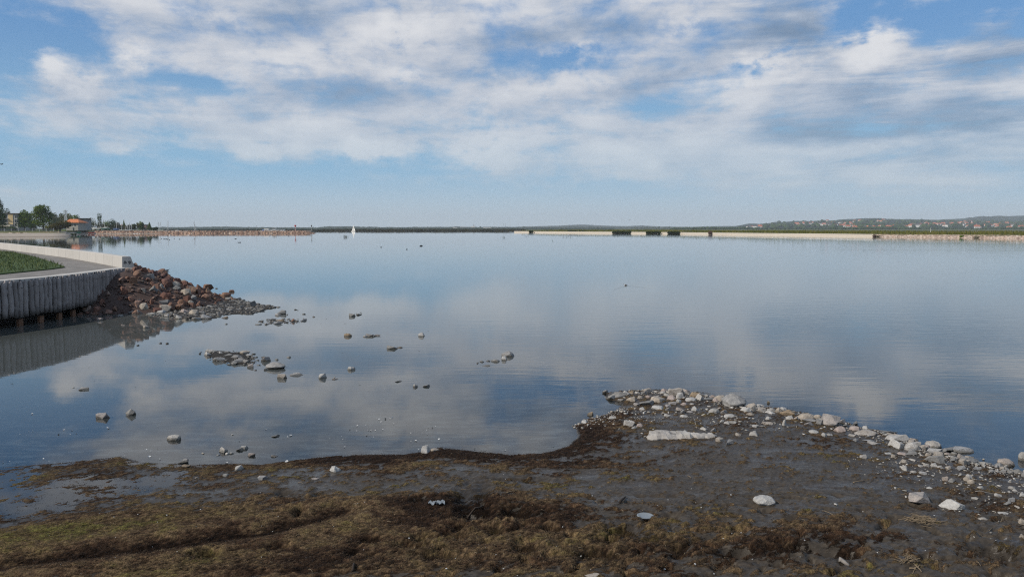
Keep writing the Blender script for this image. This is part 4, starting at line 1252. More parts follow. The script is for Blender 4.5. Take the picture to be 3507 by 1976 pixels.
log_meshes = []
for k in range(6):
    rr = np.random.default_rng(60 + k); mb = MB(); pts = []; rad = []
    for j in range(9):
        t = j / 8; pts.append((.010 * rr.normal(), .010 * rr.normal(), -1.24 + 1.24 * t)); rad.append(.100 * (1.06 - .08 * t + .03 * rr.normal()))
    pts[0] = (0, 0, -1.26); rad[0] *= .92
    pts.append((0, 0, .012)); rad.append(rad[-1] * .86)
    mb.tube(pts, rad, 14)
    me = mb.mesh('log', logm, True)
    me.polygons.foreach_set('use_smooth', [len(p.vertices) == 4 for p in me.polygons])
    me.materials.append(hole_m)
    bm = bmesh.new(); bm.from_mesh(me)
    for dy in (-.035, .03):
        ctr = Vector((.111, dy, -.17 - .02 * (k % 3)))
        vs = [bm.verts.new(ctr + Vector((.006, .013 * math.cos(q_), .016 * math.sin(q_)))) for q_ in np.linspace(0, 2 * math.pi, 7)[:-1]]
        f = bm.faces.new(vs); f.material_index = 1
        if f.normal.x < 0:
            f.normal_flip()
    bm.to_mesh(me); bm.free()
    log_meshes.append(me)
t = .12; n = 0
while t < cum[-1] and n < 92:
    w_ = random.uniform(.88, 1.12)
    p = along(t); a = rel(p)
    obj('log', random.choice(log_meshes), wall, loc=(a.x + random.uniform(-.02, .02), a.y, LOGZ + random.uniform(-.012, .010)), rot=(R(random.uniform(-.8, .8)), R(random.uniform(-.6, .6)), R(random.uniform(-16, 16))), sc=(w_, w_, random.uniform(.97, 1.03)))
    t += .250 * (w_ * .5 + .5) ; n += 1
# rusty steel feet under the logs
t = 1.2
while t < 12:
    p = along(t); a = rel(p)
    mb = MB().box((a.x - .10, a.y, -.25), (.10, .24, 1.0))
    mb.obj('steel_foot', rust, wall); t += 1.05

# parapet of precast concrete blocks
par = empty('parapet', (par_base[0].x, par_base[0].y, PZ), label='low pale concrete parapet of joined blocks along the promenade', cat='parapet')
seg = [(par_base[i + 1] - par_base[i]).length for i in range(len(par_base) - 1)]
pc = np.concatenate([[0], np.cumsum(seg)])


def palong(t):
    i = max(0, min(int(np.searchsorted(pc, t) - 1), len(seg) - 1)); f = (t - pc[i]) / seg[i]
    return par_base[i].lerp(par_base[i + 1], f), (par_base[i + 1] - par_base[i]).normalized()


t = 0.0; i = 0
while t < pc[-1] - 2.1:
    t1 = t + 2.4
    (p, d), (q, _) = palong(t + .010), palong(t1 - .010)
    nrm = Vector((-d.y, d.x, 0)) * -1          # outward, towards the lake
    if nrm.dot(Vector((1, .6, 0))) < 0:
        nrm = -nrm
    mb = MB(); rings = []
    for s in (p, q):
        o_ = s - par.location
        rings.append([tuple(o_ + nrm * a + Vector((0, 0, z))) for a, z in ((0, -.25), (.56, -.25), (.54, .02), (.38, .50), (.36, .515), (.025, .515), (.012, .50), (0, .02))])
    mb.loft(rings)
    ob = mb.obj('concrete_block', concrete, par)
    if i == 0:
        ob.data.materials.append(stain)
        bm = bmesh.new(); bm.from_mesh(ob.data)
        for cx in (.13, .33):
            c0 = (p - par.location) + nrm * cx + Vector((0, 0, .24)) - d * .004
            vs = []
            for a_ in np.linspace(0, 2 * math.pi, 15)[:-1]:
                rr = .070 + .014 * math.sin(a_ * 3 + cx * 20)
                vs.append(bm.verts.new(c0 + nrm * (rr * math.cos(a_)) + Vector((0, 0, rr * 1.1 * math.sin(a_)))))
            f = bm.faces.new(vs); f.material_index = 1
        bm.to_mesh(ob.data); bm.free()
    t = t1; i += 1

# rubble mound round the corner
pl = np.array([[p.x, p.y] for p in par_base[:5]])
nr = np.array([.78, .62])
core = np.vstack([[corner.x + .1, corner.y - 1.2], [corner.x + .2, corner.y + .2], pl[1:] + nr * .7])


def mound_z(x, y):
    dd = poly_dist(np.array(x, float), np.array(y, float), core, False)
    n_ = fbm(np.array(x, float) * .7, np.array(y, float) * .7, 3, 9)
    return 1.60 - .43 * dd + .16 * n_


mx = np.arange(-46, -9, .25); my = np.arange(28, 76, .25)
MX, MY = np.meshgrid(mx, my)
MZ = np.clip(mound_z(MX, MY), -.6, 2)
inside = poly_in(MX, MY, np.array(body))
MZ = np.where(inside, -.7, MZ)
rub = plain('rubble_fill', (.055, .036, .030), .9, .4, 3.0)
me = new_mesh('rubble_bank', np.stack([MX.ravel(), MY.ravel(), MZ.ravel()], 1), grid_faces(len(mx), len(my)), rub)
tag(obj('rubble_bank', me), kind='structure')
placed = []
r = np.random.default_rng(21)
body_np = np.array(body)
specials = [(430, 0, 0)]
cnt = 0; tries = 0
while cnt < 300 and tries < 60000:
    tries += 1
    x = r.uniform(-24, -11.8); y = r.uniform(31, 52)
    if x < -17.35 and y < 36.9 and x < along(0).x + .05:
        continue
    z = float(mound_z(x, y))
    if z < -.16 or poly_in(np.array([x]), np.array([y]), body_np)[0] or x < -19.0 and y < 38:
        continue
    if y > 40 + (x + 24) * .9 + 9:
        continue
    if any(float(mound_z(x * (1 - q_ / y), y - q_)) > z + .18 + (H - z) * q_ / y for q_ in (.7, 1.5, 2.5, 3.5)):
        continue
    size = .20 + .28 * r.random() ** 2.0
    if any((x - a) ** 2 + (y - b) ** 2 < (.37 * (size + c)) ** 2 for a, b, c in placed):
        continue
    if (x - log_top[0].x) < .18 + size * .4 and y < corner.y + .2:
        if x - log_top[0].x < size * .45 + .12:
            continue
    placed.append((x, y, size))
    kind = 'r' if r.random() < .93 else ('g' if r.random() < .6 else 't')
    stone('boulder', Vector((x, y, z - size * .12)), size, size * r.uniform(.6, .85), kind, 'reddish brown block in the heap of rubble at the end of the wall' if kind == 'r' else ('grey block among the red rubble at the end of the wall' if kind == 'g' else 'tan block among the red rubble at the end of the wall'),
          'rubble blocks at the end of the wall', rz=R(r.uniform(-80, 80)), tilt=28, sink=.3, cat='boulder')
    cnt += 1
S7 = lambda x, y: (x / 2.79, 780 + y / 2.79)
for x, y, w, h, kind, lab in ((1448, 512, 75, 48, 'g', 'pale grey block high on the red rubble heap'), (1490, 565, 120, 58, 'o', 'large tan-brown block on the face of the red rubble heap'), (1420, 465, 100, 45, 'g', 'dark slab lying high on the red rubble heap'),
                              (1520, 700, 80, 62, 'g', 'grey speckled boulder low on the red rubble heap'), (1685, 680, 110, 62, 'g', 'broad grey boulder on the right of the rubble heap'), (1790, 665, 95, 50, 't', 'pale tan boulder right of the broad grey one'),
                              (1685, 580, 85, 45, 't', 'tan block in the middle of the rubble heap'), (1545, 470, 150, 70, 'R', 'large reddish block near the top of the rubble heap'), (1385, 760, 80, 52, 't', 'tan block at the foot of the rubble heap'), (1645, 790, 65, 60, 'R', 'orange-brown block at the waterline of the heap'),
                              (1590, 770, 90, 45, 'g', 'pale block at the waterline of the rubble heap'), (1830, 750, 60, 30, 't', 'small tan block on the gravel near the heap'), (2000, 600, 100, 50, 'R', 'reddish boulder at the lake end of the heap')):
    px, py = S7(x, y)
    z = .5
    for _ in range(12):
        p = at(px, py, z); z = .5 * z + .5 * max(0.02, float(mound_z(p.x, p.y)))
    dist = p.y
    stone('boulder', Vector((p.x, p.y - .12, z + .10)), w / 2.79 / FPX * dist, h / 2.79 / FPX * dist, kind, lab, None, rz=R(random.uniform(-15, 15)), cat='boulder', rounded=False, sink=.3)

red_chips = []
r = np.random.default_rng(31)
while len(red_chips) < 1300:
    x = r.uniform(-24, -11.5); y = r.uniform(31, 52)
    z = float(mound_z(x, y))
    if z < -.10 or poly_in(np.array([x]), np.array([y]), body_np)[0] or (x < -19.0 and y < 38) or (y < corner.y + .2 and x - log_top[0].x < .2):
        continue
    red_chips.append((x, y, z + .04, .09 + .17 * r.random() ** 2))
pebR = pebble_mat('rubble_red', [(0, (.07, .040, .034)), (.4, (.13, .075, .058)), (.7, (.17, .11, .08)), (.9, (.10, .065, .058)), (1, (.22, .19, .16))])
pebbles('rubble', red_chips, pebR, 'small red-brown rubble filling the gaps between the blocks')

# gravel tongue and islets: wet pebbles in shoals just above the water
r = np.random.default_rng(8)
shoal = []


def shoal_poly(pts, n, smin, smax, zz=0.0):
    w = world_poly(pts); k = 0
    while k < n:
        x = r.uniform(w[:, 0].min(), w[:, 0].max()); y = r.uniform(w[:, 1].min(), w[:, 1].max())
        if not poly_in(np.array([x]), np.array([y]), w)[0]:
            continue
        if fbm(np.array([x * 1.1]), np.array([y * 1.1]), 3, 4)[0] < -.22:
            k += .3; continue
        shoal.append((x, y, zz + r.uniform(-.02, .02), smin + (smax - smin) * r.random() ** 2.4)); k += 1


silt_m = plain('wet_silt', (.030, .026, .021), .8, .35, 6, .15)
SHOALS = [([(560, 1062), (640, 1050), (730, 1028), (810, 1022), (870, 1040), (960, 1052), (905, 1062), (860, 1076), (770, 1078), (740, 1092), (660, 1094), (590, 1088)], 0), ([(690, 1218), (740, 1200), (830, 1206), (870, 1225), (890, 1240), (850, 1250), (790, 1250), (730, 1236)], 0)]
shoal_poly([(560, 1062), (640, 1050), (730, 1028), (810, 1022), (870, 1040), (960, 1052), (905, 1062), (860, 1076), (770, 1078), (740, 1092), (660, 1094), (590, 1088)], 2800, .05, .27)
shoal_poly([(500, 1065), (560, 1060), (600, 1085), (520, 1082)], 120, .05, .2)
shoal_poly([(880, 1100), (920, 1092), (1000, 1092), (1050, 1094), (1045, 1103), (980, 1110), (915, 1113)], 170, .04, .16)
shoal_poly([(690, 1218), (740, 1200), (830, 1206), (870, 1225), (890, 1240), (850, 1250), (790, 1250), (730, 1236)], 300, .03, .13)
shoal_poly([(1240, 1150), (1275, 1146), (1312, 1150), (1270, 1156)], 24, .03, .1)
shoal_poly([(1205, 1076), (1240, 1070), (1240, 1080)], 16, .04, .1)
for _ in range(110):
    p = at(r.uniform(250, 1500), r.uniform(1075, 1330)); shoal.append((p.x, p.y, -.01, r.uniform(.02, .07)))
# the 300 stones that show largest stay single objects, the smallest ones join the pebbles and gravel
PENDING.sort(key=lambda q: (q[7] is not None, -q[8]))
for k, (nm, me, lc, rt, scl, lab, cat, grp, app) in enumerate(PENDING):
    if k < 300:
        tag(obj(nm, me, loc=lc, rot=rt, sc=scl), lab, cat, grp)
    elif lc[1] > 19:
        shoal.append((lc[0], lc[1], max(lc[2], 0), scl[0] * 2))
    else:
        sp.append((lc[0], lc[1], lc[2], scl[0] * 2))
pebbles('pebbles', sp, peb, 'small pale pebbles lying between the larger shore stones')
# silt flats a finger's width above the water under the shoals
for k, (pts_, zt) in enumerate(SHOALS):
    w_ = world_poly(pts_); x0, y0 = w_.min(0) - .6; x1, y1 = w_.max(0) + .6
    ax_ = np.arange(x0, x1, .09); ay_ = np.arange(y0, y1, .12); AX, AY = np.meshgrid(ax_, ay_)
    AZ = -.05 + .075 * sstep(sdist(AX, AY, w_), -.35, .35) + .035 * fbm(AX * 1.3, AY * 1.3, 4, 70 + k) + .015 * fbm(AX * 6, AY * 6, 3, 80 + k)
    tag(obj('silt_flat', new_mesh('silt_flat', np.stack([AX.ravel(), AY.ravel(), AZ.ravel()], 1), grid_faces(len(ax_), len(ay_)), silt_m, True)), kind='structure')
pebbles('gravel', shoal, pebG, 'wet grey gravel in shoals at the foot of the rubble mound')
# ------------------------------------------------------------------ algae strands, shells, litter
weed_m = blade_mat('algae_strand', [(0, (.016, .010, .007)), (.3, (.046, .028, .016)), (.6, (.090, .061, .034)), (.85, (.115, .084, .040)), (1, (.22, .18, .11))], .85)
r = np.random.default_rng(12)
N_STR = 80000
X = r.uniform(-6.5, 9.0, N_STR * 3); Y = 7.6 + (17 - 7.6) * r.random(N_STR * 3) ** 1.5
ok = np.abs(X) < Y * .66
X, Y = X[ok], Y[ok]
ii = np.clip(np.searchsorted(gxs, X) - 1, 0, len(gxs) - 1); jj = np.clip(np.searchsorted(gys, Y) - 1, 0, len(gys) - 1)
keep = r.random(len(X)) < np.clip((GMAT[jj, ii] - .12) * 1.35, 0.012, 1) * (GSD[jj, ii] > -.12)
X, Y, ii, jj = X[keep][:N_STR], Y[keep][:N_STR], ii[keep][:N_STR], jj[keep][:N_STR]
Z = GZ[jj, ii]; n = len(X)
flow = 0.45 + 1.3 * fbm(X * .8, Y * .8, 3, 91) + r.normal(size=n) * .55
ln = r.uniform(.012, .05, n) * r.uniform(.6, 1.3, n); wd_ = r.uniform(.0018, .0045, n)
cx, cy = np.cos(flow), np.sin(flow)
t0 = r.uniform(0.000, .004, n); t1 = np.clip(r.normal(size=n) * .004 + .001, -.002, .015)
bend = r.normal(size=n) * .35
mx_, my_ = X + cx * ln * .5 - cy * ln * bend * .3, Y + cy * ln * .5 + cx * ln * bend * .3
ex, ey = X + cx * ln, Y + cy * ln
hx, hy = -cy * wd_ / 2, cx * wd_ / 2
zt = wd_ * .5
v = np.stack([np.stack([X - hx, Y - hy, Z + t0], 1), np.stack([X + hx, Y + hy, Z + t0 + zt], 1), np.stack([mx_ - hx, my_ - hy, Z + t1 + .006], 1), np.stack([mx_ + hx, my_ + hy, Z + t1 + .003 + zt], 1),
              np.stack([ex - hx * .4, ey - hy * .4, Z + t1 * .5 + .002], 1), np.stack([ex + hx * .4, ey + hy * .4, Z + t1 * .5 + .002], 1)], 1).reshape(-1, 3)
b0 = np.arange(n)[:, None] * 6
f = np.concatenate([b0 + np.array([[0, 1, 3, 2]]), b0 + np.array([[2, 3, 5, 4]])], 0)
me = new_mesh('algae', v, f, weed_m)
tn = np.clip(.05 + .45 * GHUE[jj, ii] + .6 * (GCREST[jj, ii] - .4) + r.normal(size=n) * .14, 0, .93)
tn = np.where(r.random(n) < .012, 1.0, tn)
fattr(me, 'tone', np.repeat(tn, 6))
tag(obj('algae', me), 'washed-up brown and yellow-green algae strands matted on the mud', 'algae', kind='stuff')

shell_m = plain('mussel_shell_white', (.50, .50, .49), .4, .12, 20, .5)


def shell_mesh(seed):
    rr = np.random.default_rng(seed); mb = MB(); rows = []
    for i in range(6):
        t = i / 5; row = []
        for k in range(7):
            a = -1.35 + 2.7 * k / 6
            x = math.cos(a) * t * (1 + .25 * t); y = math.sin(a) * t * .62
            row.append((x - .5, y, .30 * (1 - t * t) + .02 * rr.normal() * t))
        rows.append(row)
    vs = [p for rw in rows for p in rw]; fs = []
    for i in range(5):
        for k in range(6):
            fs.append((i * 7 + k, i * 7 + k + 1, (i + 1) * 7 + k + 1, (i + 1) * 7 + k))
    n0 = len(vs); vs += [(x, y, z - .06) for x, y, z in vs]
    fs += [tuple(q + n0 for q in f[::-1]) for f in fs]
    mb.add(vs, fs); return mb.mesh('mussel_shell', shell_m, True)


SH = [shell_mesh(k) for k in range(4)]
shells = []


def shell(px, py, w, lab, grp, over=.0):
    p = gpx(px, py, 0.0)
    s = w / FPX * p.y * .72
    o = obj('mussel_shell', random.choice(SH), loc=(p.x, p.y, p.z + .012 + over), rot=(R(random.uniform(-30, 30)) + (math.pi if random.random() < .4 else 0), R(random.uniform(-25, 25)), random.uniform(0, 6.28)), sc=(s * .55, s * .55, s * .5))
    tag(o, lab, 'shell', grp)


L_W = ('white mussel shell lying in the shallow water near the weed line', 'mussel shells in the shallows')
L_M = ('tiny white shell lying on the brown algae mat', 'shells on the algae mat')
L_G = ('tiny white shell lying on the grey mud', 'shells on the grey mud')
for x, y, w in ((28, 955, 40), (95, 950, 18), (165, 968, 22), (205, 960, 14), (480, 950, 30), (428, 922, 34), (605, 966, 20), (318, 480, 46), (315, 460, 10), (1058, 620, 58), (1435, 833, 30), (1478, 848, 20), (1465, 900, 58), (1568, 925, 34), (1390, 792, 14),
                (1545, 820, 12), (1095, 922, 18), (320, 648, 24), (282, 655, 20), (195, 680, 22), (265, 694, 14), (625, 637, 44), (705, 640, 30), (575, 680, 34), (690, 685, 28), (750, 670, 22), (1890, 450, 16), (1543, 606, 10), (2345, 742, 24), (1218, 890, 12), (1815, 893, 12), (1355, 888, 14)):
    shell(x / 2.862, 1250 + y / 2.862, w / 2.862, *L_W)
for x, y, w in ((173, 20, 18), (890, 205, 26), (1100, 278, 26), (1135, 263, 56), (625, 313, 20), (868, 437, 14), (1710, 203, 30), (1785, 168, 40), (1868, 163, 20), (1780, 220, 28), (1890, 210, 26), (1918, 215, 40), (1960, 213, 26), (1875, 262, 36), (1945, 280, 16), (2000, 105, 40), (2060, 100, 40), (2015, 130, 30), (2105, 100, 30), (2130, 90, 40), (2140, 148, 20),
                (2035, 205, 34), (1630, 272, 18), (1642, 303, 18), (1663, 376, 36), (2310, 240, 22), (2312, 322, 18), (2360, 315, 50), (2385, 403, 30), (2480, 182, 24), (2520, 185, 34), (2550, 175, 20), (2465, 213, 20), (2470, 250, 24), (2420, 240, 14), (1178, 415, 16), (1095, 517, 66), (505, 530, 56), (1515, 293, 14), (2022, 458, 22)):
    shell(600 + x / 2.862, 1400 + y / 2.862, w / 2.862, *L_W)
for x, y, w in ((1040, 14, 40), (1355, 97, 26), (1412, 102, 16), (1625, 108, 30), (2047, 75, 20), (860, 106, 26)):
    shell(1100 + x / 2.576, 1500 + y / 2.576, w / 2.576, *L_W)
for x, y, w in ((318, 582, 14), (628, 665, 20), (265, 897, 20), (775, 902, 30), (880, 893, 10), (375, 995, 16), (1390, 948, 12), (1755, 880, 12), (2130, 790, 20), (2390, 515, 18), (2100, 325, 18), (2295, 350, 14), (1448, 980, 10), (2290, 1048, 30), (1105, 1160, 40), (1185, 1070, 24), (1610, 1160, 30), (1850, 1125, 14), (1730, 1220, 16), (1990, 905, 14), (1040, 868, 40)):
    shell(1100 + x / 2.576, 1500 + y / 2.576, w / 2.576, *(L_M if x < 2000 else L_G))
for x, y, w in ((400, 198, 16), (1085, 418, 16), (1440, 563, 34), (1148, 682, 22), (2335, 230, 16), (2255, 578, 14), (307, 1022, 20), (1225, 950, 10), (1280, 873, 30), (1355, 868, 26), (1395, 935, 30), (1450, 940, 30), (1540, 860, 26), (2160, 1035, 36), (1275, 1335, 26), (790, 1290, 50), (1650, 1175, 24), (1090, 1250, 46), (1365, 1028, 30), (580, 130, 24), (1150, 1083, 20), (1180, 910, 14), (895, 1108, 16), (1840, 922, 24), (2075, 1105, 26)):
    shell(2000 + x / 2.862, 1500 + y / 2.862, w / 2.862, *L_G)
for x, y, w in ((490, 743, 18), (245, 603, 10), (380, 745, 46), (320, 982, 70), (850, 1213, 46), (290, 1228, 26), (1020, 870, 12), (1410, 1112, 26), (1215, 795, 26), (1165, 975, 8), (710, 1090, 24), (1305, 855, 30), (828, 877, 36)):
    shell(2900 + x / 2.758, 1450 + y / 2.758, w / 2.758, *L_G)
r = np.random.default_rng(33)
for _ in range(50):
    px, py = r.uniform(30, 1250), 1976 - 330 * r.random() ** .8
    p = gpx(px, py)
    if p.z > .02:
        shell(px, py, r.uniform(4, 9), *L_M)
for _ in range(28):
    shell(r.uniform(1300, 3450), r.uniform(1620, 1970), r.uniform(3.5, 8), *L_G)

# pale reed stalks and twigs
stalk_m = plain('dry_stalk', (.17, .13, .085), .8, .2, 12)
dark_wood = plain('dark_wood', (.035, .026, .02), .9, .3, 12)
grey_wood = plain('grey_driftwood', (.22, .20, .18), .9, .25, 12)


def stalk(a, b, rad, mat, label, grp=None, name='reed_stalk', cat='stalk', wob=.01):
    p, q = gpx(*a), gpx(*b)
    pts = []
    L = (q - p).length
    for i in range(7):
        t = i / 6; s = p.lerp(q, t)
        s.z = max(s.z, ground_z(s.x, s.y)) + rad + .006 * math.sin(t * math.pi)
        s.x += random.uniform(-1, 1) * wob * L * .6; s.y += random.uniform(-1, 1) * wob * L
        pts.append(s - p)
    mb = MB(); mb.tube(pts, [rad * (1 - .4 * i / 6) for i in range(7)], 6)
    return tag(mb.obj(name, mat, loc=p, smooth=True), label, cat, grp)


S7 = lambda x, y: (2900 + x / 2.758, 1450 + y / 2.758)
S8 = lambda x, y: (2000 + x / 2.862, 1500 + y / 2.862)
stalk(S7(60, 562), S7(165, 532), .008, stalk_m, 'pale reed stalk lying on grey mud left of the scattered stones')
stalk(S7(1210, 655), S7(1400, 672), .006, grey_wood, 'thin grey twig lying among the scattered stones', name='twig', cat='twig')
stalk(S7(1200, 630), S7(1230, 670), .005, dark_wood, 'short dark twig among the scattered stones', name='twig', cat='twig')
stalk(S7(640, 1345), S7(705, 1451), .008, stalk_m, 'long pale root reaching down to the bottom edge of the mud', name='dry_root', cat='root', wob=.03)
stalk(S7(640, 1370), S7(735, 1350), .006, stalk_m, 'bent pale root tip curling to the right beside the long one', name='dry_root', cat='root', wob=.05)
stalk(S7(590, 1375), S7(660, 1385), .009, stalk_m, 'short pale root stump left of the long root', name='dry_root', cat='root')
stalk(S8(2330, 710), S8(2430, 765), .006, stalk_m, 'forked pale twig by the small white stone', name='twig', cat='twig', wob=.05)
stalk(S8(1015, 372), S8(1050, 395), .006, stalk_m, 'short pale stalk curled on the weed, middle of the mud')
stalk(S8(2015, 490), S8(2035, 505), .005, stalk_m, 'tiny pale stalk on smooth grey mud')
stalk(S8(350, 640), S8(405, 590), .018, dark_wood, 'short dark wet stick leaning on the weed', name='driftwood_stick', cat='stick')
stalk(S8(2500, 1210), S8(2600, 1225), .026, grey_wood, 'knobbly grey driftwood chunk on the dark weed', name='driftwood_chunk', cat='driftwood', wob=.04)
stalk((1208, 1958), (1212, 1932), .014, dark_wood, 'short black stick standing in the algae mat', name='driftwood_stick', cat='stick')
stalk((1735, 1688), (1768, 1684), .006, stalk_m, 'pale straight stalk on the yellow weed')
stalk((1600, 1755), (1655, 1735), .012, dark_wood, 'black twisted root in the churned mud', name='dry_root', cat='root', wob=.06)
r = np.random.default_rng(44)
for _ in range(60):
    px, py = r.uniform(900, 3450), r.uniform(1640, 1965)
    L = r.uniform(8, 24); a = r.uniform(-.9, .9)
    stalk((px, py), (px + L * math.cos(a), py + L * .4 * math.sin(a)), r.uniform(.0025, .0045), stalk_m, 'thin pale straw lying on the mud and weed', 'straws on the mud')

# tangled heap of dry straw
def straw_heap(px, py, w, hgt, n, label, seed):
    p = gpx(px, py); rr = np.random.default_rng(seed); mb = MB(); s = w / FPX * p.y / 2
    for _ in range(n):
        x, y = rr.normal() * s * .42, rr.normal() * s * .30
        a = rr.normal() * .45; L = s * rr.uniform(.25, .7)
        z = ground_z(p.x + x, p.y + y) - p.z + hgt * rr.random() * math.exp(-(x / s) ** 2 * 3)
        d_ = Vector((math.cos(a) * L, math.sin(a) * L * .6, rr.normal() * .02)); c0 = Vector((x, y, z + .004))
        mb.tube([c0 - d_ * .5, c0 + Vector((0, 0, .01 * rr.random())), c0 + d_ * .5], .0035, 4)
    tag(mb.obj('straw_heap', stalk_m, loc=p), label, 'straw heap')


straw_heap(*S7(700, 925), 330 / 2.758, .04, 130, 'flat heap of dry straw on bare grey mud', 3)
straw_heap(*S7(600, 1300), 200 / 2.758, .06, 80, 'dark tangle of straw and weed near the pale root', 4)

# litter
m, N = material('clear_plastic')
b = finish(N, (.26, .29, .31), .3, .5); b.inputs['Alpha'].default_value = .75
pl_m = m
p = gpx(2210, 1778)
mb = MB(); prof = [(0.0, .006), (.5, .008), (.82, .010), (.95, .016), (1.0, .013), (.97, .004), (.5, .001), (0, 0)]
rings = [[(math.cos(a) * .105 * max(q_, .01), math.sin(a) * .075 * max(q_, .01), z) for a in np.linspace(0, 2 * math.pi, 25)[:-1]] for q_, z in prof]
mb.loft(rings)
tag(mb.obj('clear_plastic_disc', pl_m, loc=(p.x, p.y, p.z + .035), rot=(R(8), R(4), .3), smooth=True), 'oval clear plastic lid lying on the mud', 'lid')
film_m = plain('pale_plastic_film', (.19, .22, .25), .3, .2, 30, .5)
p = gpx(1495, 1722)
V = []; F = []
for j in range(8):
    for i in range(14):
        t = i / 13; q_ = j / 7 - .5
        V.append((t * .20 - .10, q_ * .07 * (1 - abs(t - .6)), .022 + .016 * math.sin(t * 17 + j * 1.7) + .012 * math.sin(j * 3.1 - t * 9)))
for j in range(7):
    for i in range(13):
        a = j * 14 + i; F.append((a, a + 1, a + 15, a + 14))
n0 = len(V); V += [(x, y, z - .003) for x, y, z in V]; F += [tuple(q_ + n0 for q_ in f[::-1]) for f in F]
o = obj('plastic_film', new_mesh('plastic_film', V, F, film_m, True), loc=(p.x, p.y, p.z + .0), rot=(0, 0, .15))
tag(o, 'crumpled strip of pale plastic film on the brown weed', 'litter')
# ------------------------------------------------------------------ far shore: hills, reeds, breakwaters
def foliage_mat(name, stops, rough=.85):
    m, N = material(name)
    tone = N.n('ShaderNodeAttribute', attribute_name='tone').outputs['Fac']
    oi = N.n('ShaderNodeObjectInfo')
    k = N.mapr(oi.outputs['Random'], 0, 1, .85, 1.15)
    c = N.scale(N.ramp(tone, stops), k)
    d_ = N.n('ShaderNodeBsdfDiffuse'); t_ = N.n('ShaderNodeBsdfTranslucent')
    N.link(c, d_.inputs[0]); N.link(c, t_.inputs[0])
    mx = N.n('ShaderNodeMixShader'); mx.inputs[0].default_value = .38
    N.link(d_.outputs[0], mx.inputs[1]); N.link(t_.outputs[0], mx.inputs[2])
    o = N.n('ShaderNodeOutputMaterial'); N.link(mx.outputs[0], o.inputs[0])
    return m


leaf_green = foliage_mat('leaf_green', [(0, (.045, .080, .014)), (.5, (.115, .180, .028)), (1, (.22, .26, .045))])
leaf_dark = foliage_mat('leaf_dark', [(0, (.024, .046, .018)), (.6, (.052, .090, .030)), (1, (.105, .145, .042))])
leaf_olive = foliage_mat('leaf_olive', [(0, (.060, .072, .020)), (.5, (.125, .140, .038)), (1, (.20, .195, .065))])
leaf_brown = foliage_mat('leaf_brown', [(0, (.050, .048, .018)), (.5, (.100, .092, .030)), (1, (.165, .140, .050))])
reed_far = foliage_mat('reed_far', [(0, (.030, .030, .018)), (.5, (.058, .056, .028)), (1, (.10, .085, .045))])
reed_olive = foliage_mat('reed_olive', [(0, (.075, .085, .020)), (.5, (.145, .150, .032)), (1, (.24, .185, .065))])
reed_green = foliage_mat('reed_green', [(0, (.022, .036, .010)), (.5, (.044, .066, .018)), (1, (.085, .085, .030))])
shrub_red = foliage_mat('shrub_reddish', [(0, (.12, .075, .055)), (.5, (.20, .13, .10)), (1, (.28, .20, .15))])
bark = plain('bark', (.070, .055, .042), .9, .3, 4)
white_wall = plain('white_render', (.62, .60, .56), .8, .08, 1)
cream_wall = plain('cream_render', (.50, .46, .38), .8, .08, 1)
ochre_wall = plain('ochre_render', (.48, .37, .21), .8, .08, 1)
grey_wall = plain('grey_render', (.30, .30, .29), .8, .1, 1)
brick_wall = plain('dull_brick', (.21, .145, .12), .9, .15, 1)
red_roof = plain('red_tiles', (.36, .115, .06), .8, .15, 1)
orange_roof = plain('orange_tiles', (.56, .19, .075), .8, .10, 1)
dark_roof = plain('dark_roof', (.07, .06, .055), .8, .15, 1)
glass_d = plain('dark_window', (.025, .03, .035), .2, .1, 1, .5)
steel = plain('galvanised_steel', (.36, .38, .40), .5, .1, 2, .5)
alu = plain('mast_aluminium', (.52, .52, .50), .45, .1, 2, .5)
white_hull = plain('white_gelcoat', (.75, .75, .73), .35, .05, 1, .5)
blue_hull = plain('blue_gelcoat', (.030, .065, .19), .4, .1, 1, .5)
green_hull = plain('green_gelcoat', (.06, .15, .13), .4, .1, 1, .5)
beige_hull = plain('beige_gelcoat', (.48, .42, .32), .5, .08, 1, .4)
red_hull = plain('red_hull', (.40, .045, .025), .5, .1, 1, .4)
green_boat = plain('green_boat', (.02, .22, .13), .5, .1, 1, .4)
blue_tarp = plain('blue_tarp', (.09, .16, .36), .6, .15, 1)
canvas = plain('white_canvas', (.72, .70, .66), .7, .08, 1)
sail_m = plain('sailcloth', (.88, .87, .84), .7, .05, 1)
red_band = plain('signal_red', (.40, .045, .035), .5, .05, 1)

# --- hills -------------------------------------------------------------------
def hill_mat(name, dark, mid, field, amount, sc):
    m, N = material(name)
    geo = N.n('ShaderNodeNewGeometry').outputs['Position']
    n1 = N.noise(N.vm('MULTIPLY', geo, (1, .35, 1.6)), sc, 6, .65); n2 = N.noise(geo, sc * 14, 4, .7); n3 = N.noise(N.vm('MULTIPLY', geo, (1, .5, 3.5)), sc * .55, 4, .55)
    c = N.mix(N.mapr(n2, .35, .65), dark, mid)
    c = N.mix(N.m('MULTIPLY', N.mapr(n3, .56, .66), N.mapr(n1, .40, .60, 0, amount)), c, field)
    b = finish(N, c, .95, .05, n2, 5.0, .6)
    return m


hm_r = hill_mat('wooded_hill', (.008, .020, .010), (.020, .036, .017), (.075, .085, .036), .7, .0045)
hm_m = hill_mat('farmed_hill', (.014, .028, .018), (.030, .046, .026), (.13, .12, .075), .6, .0035)
HILLS = {}


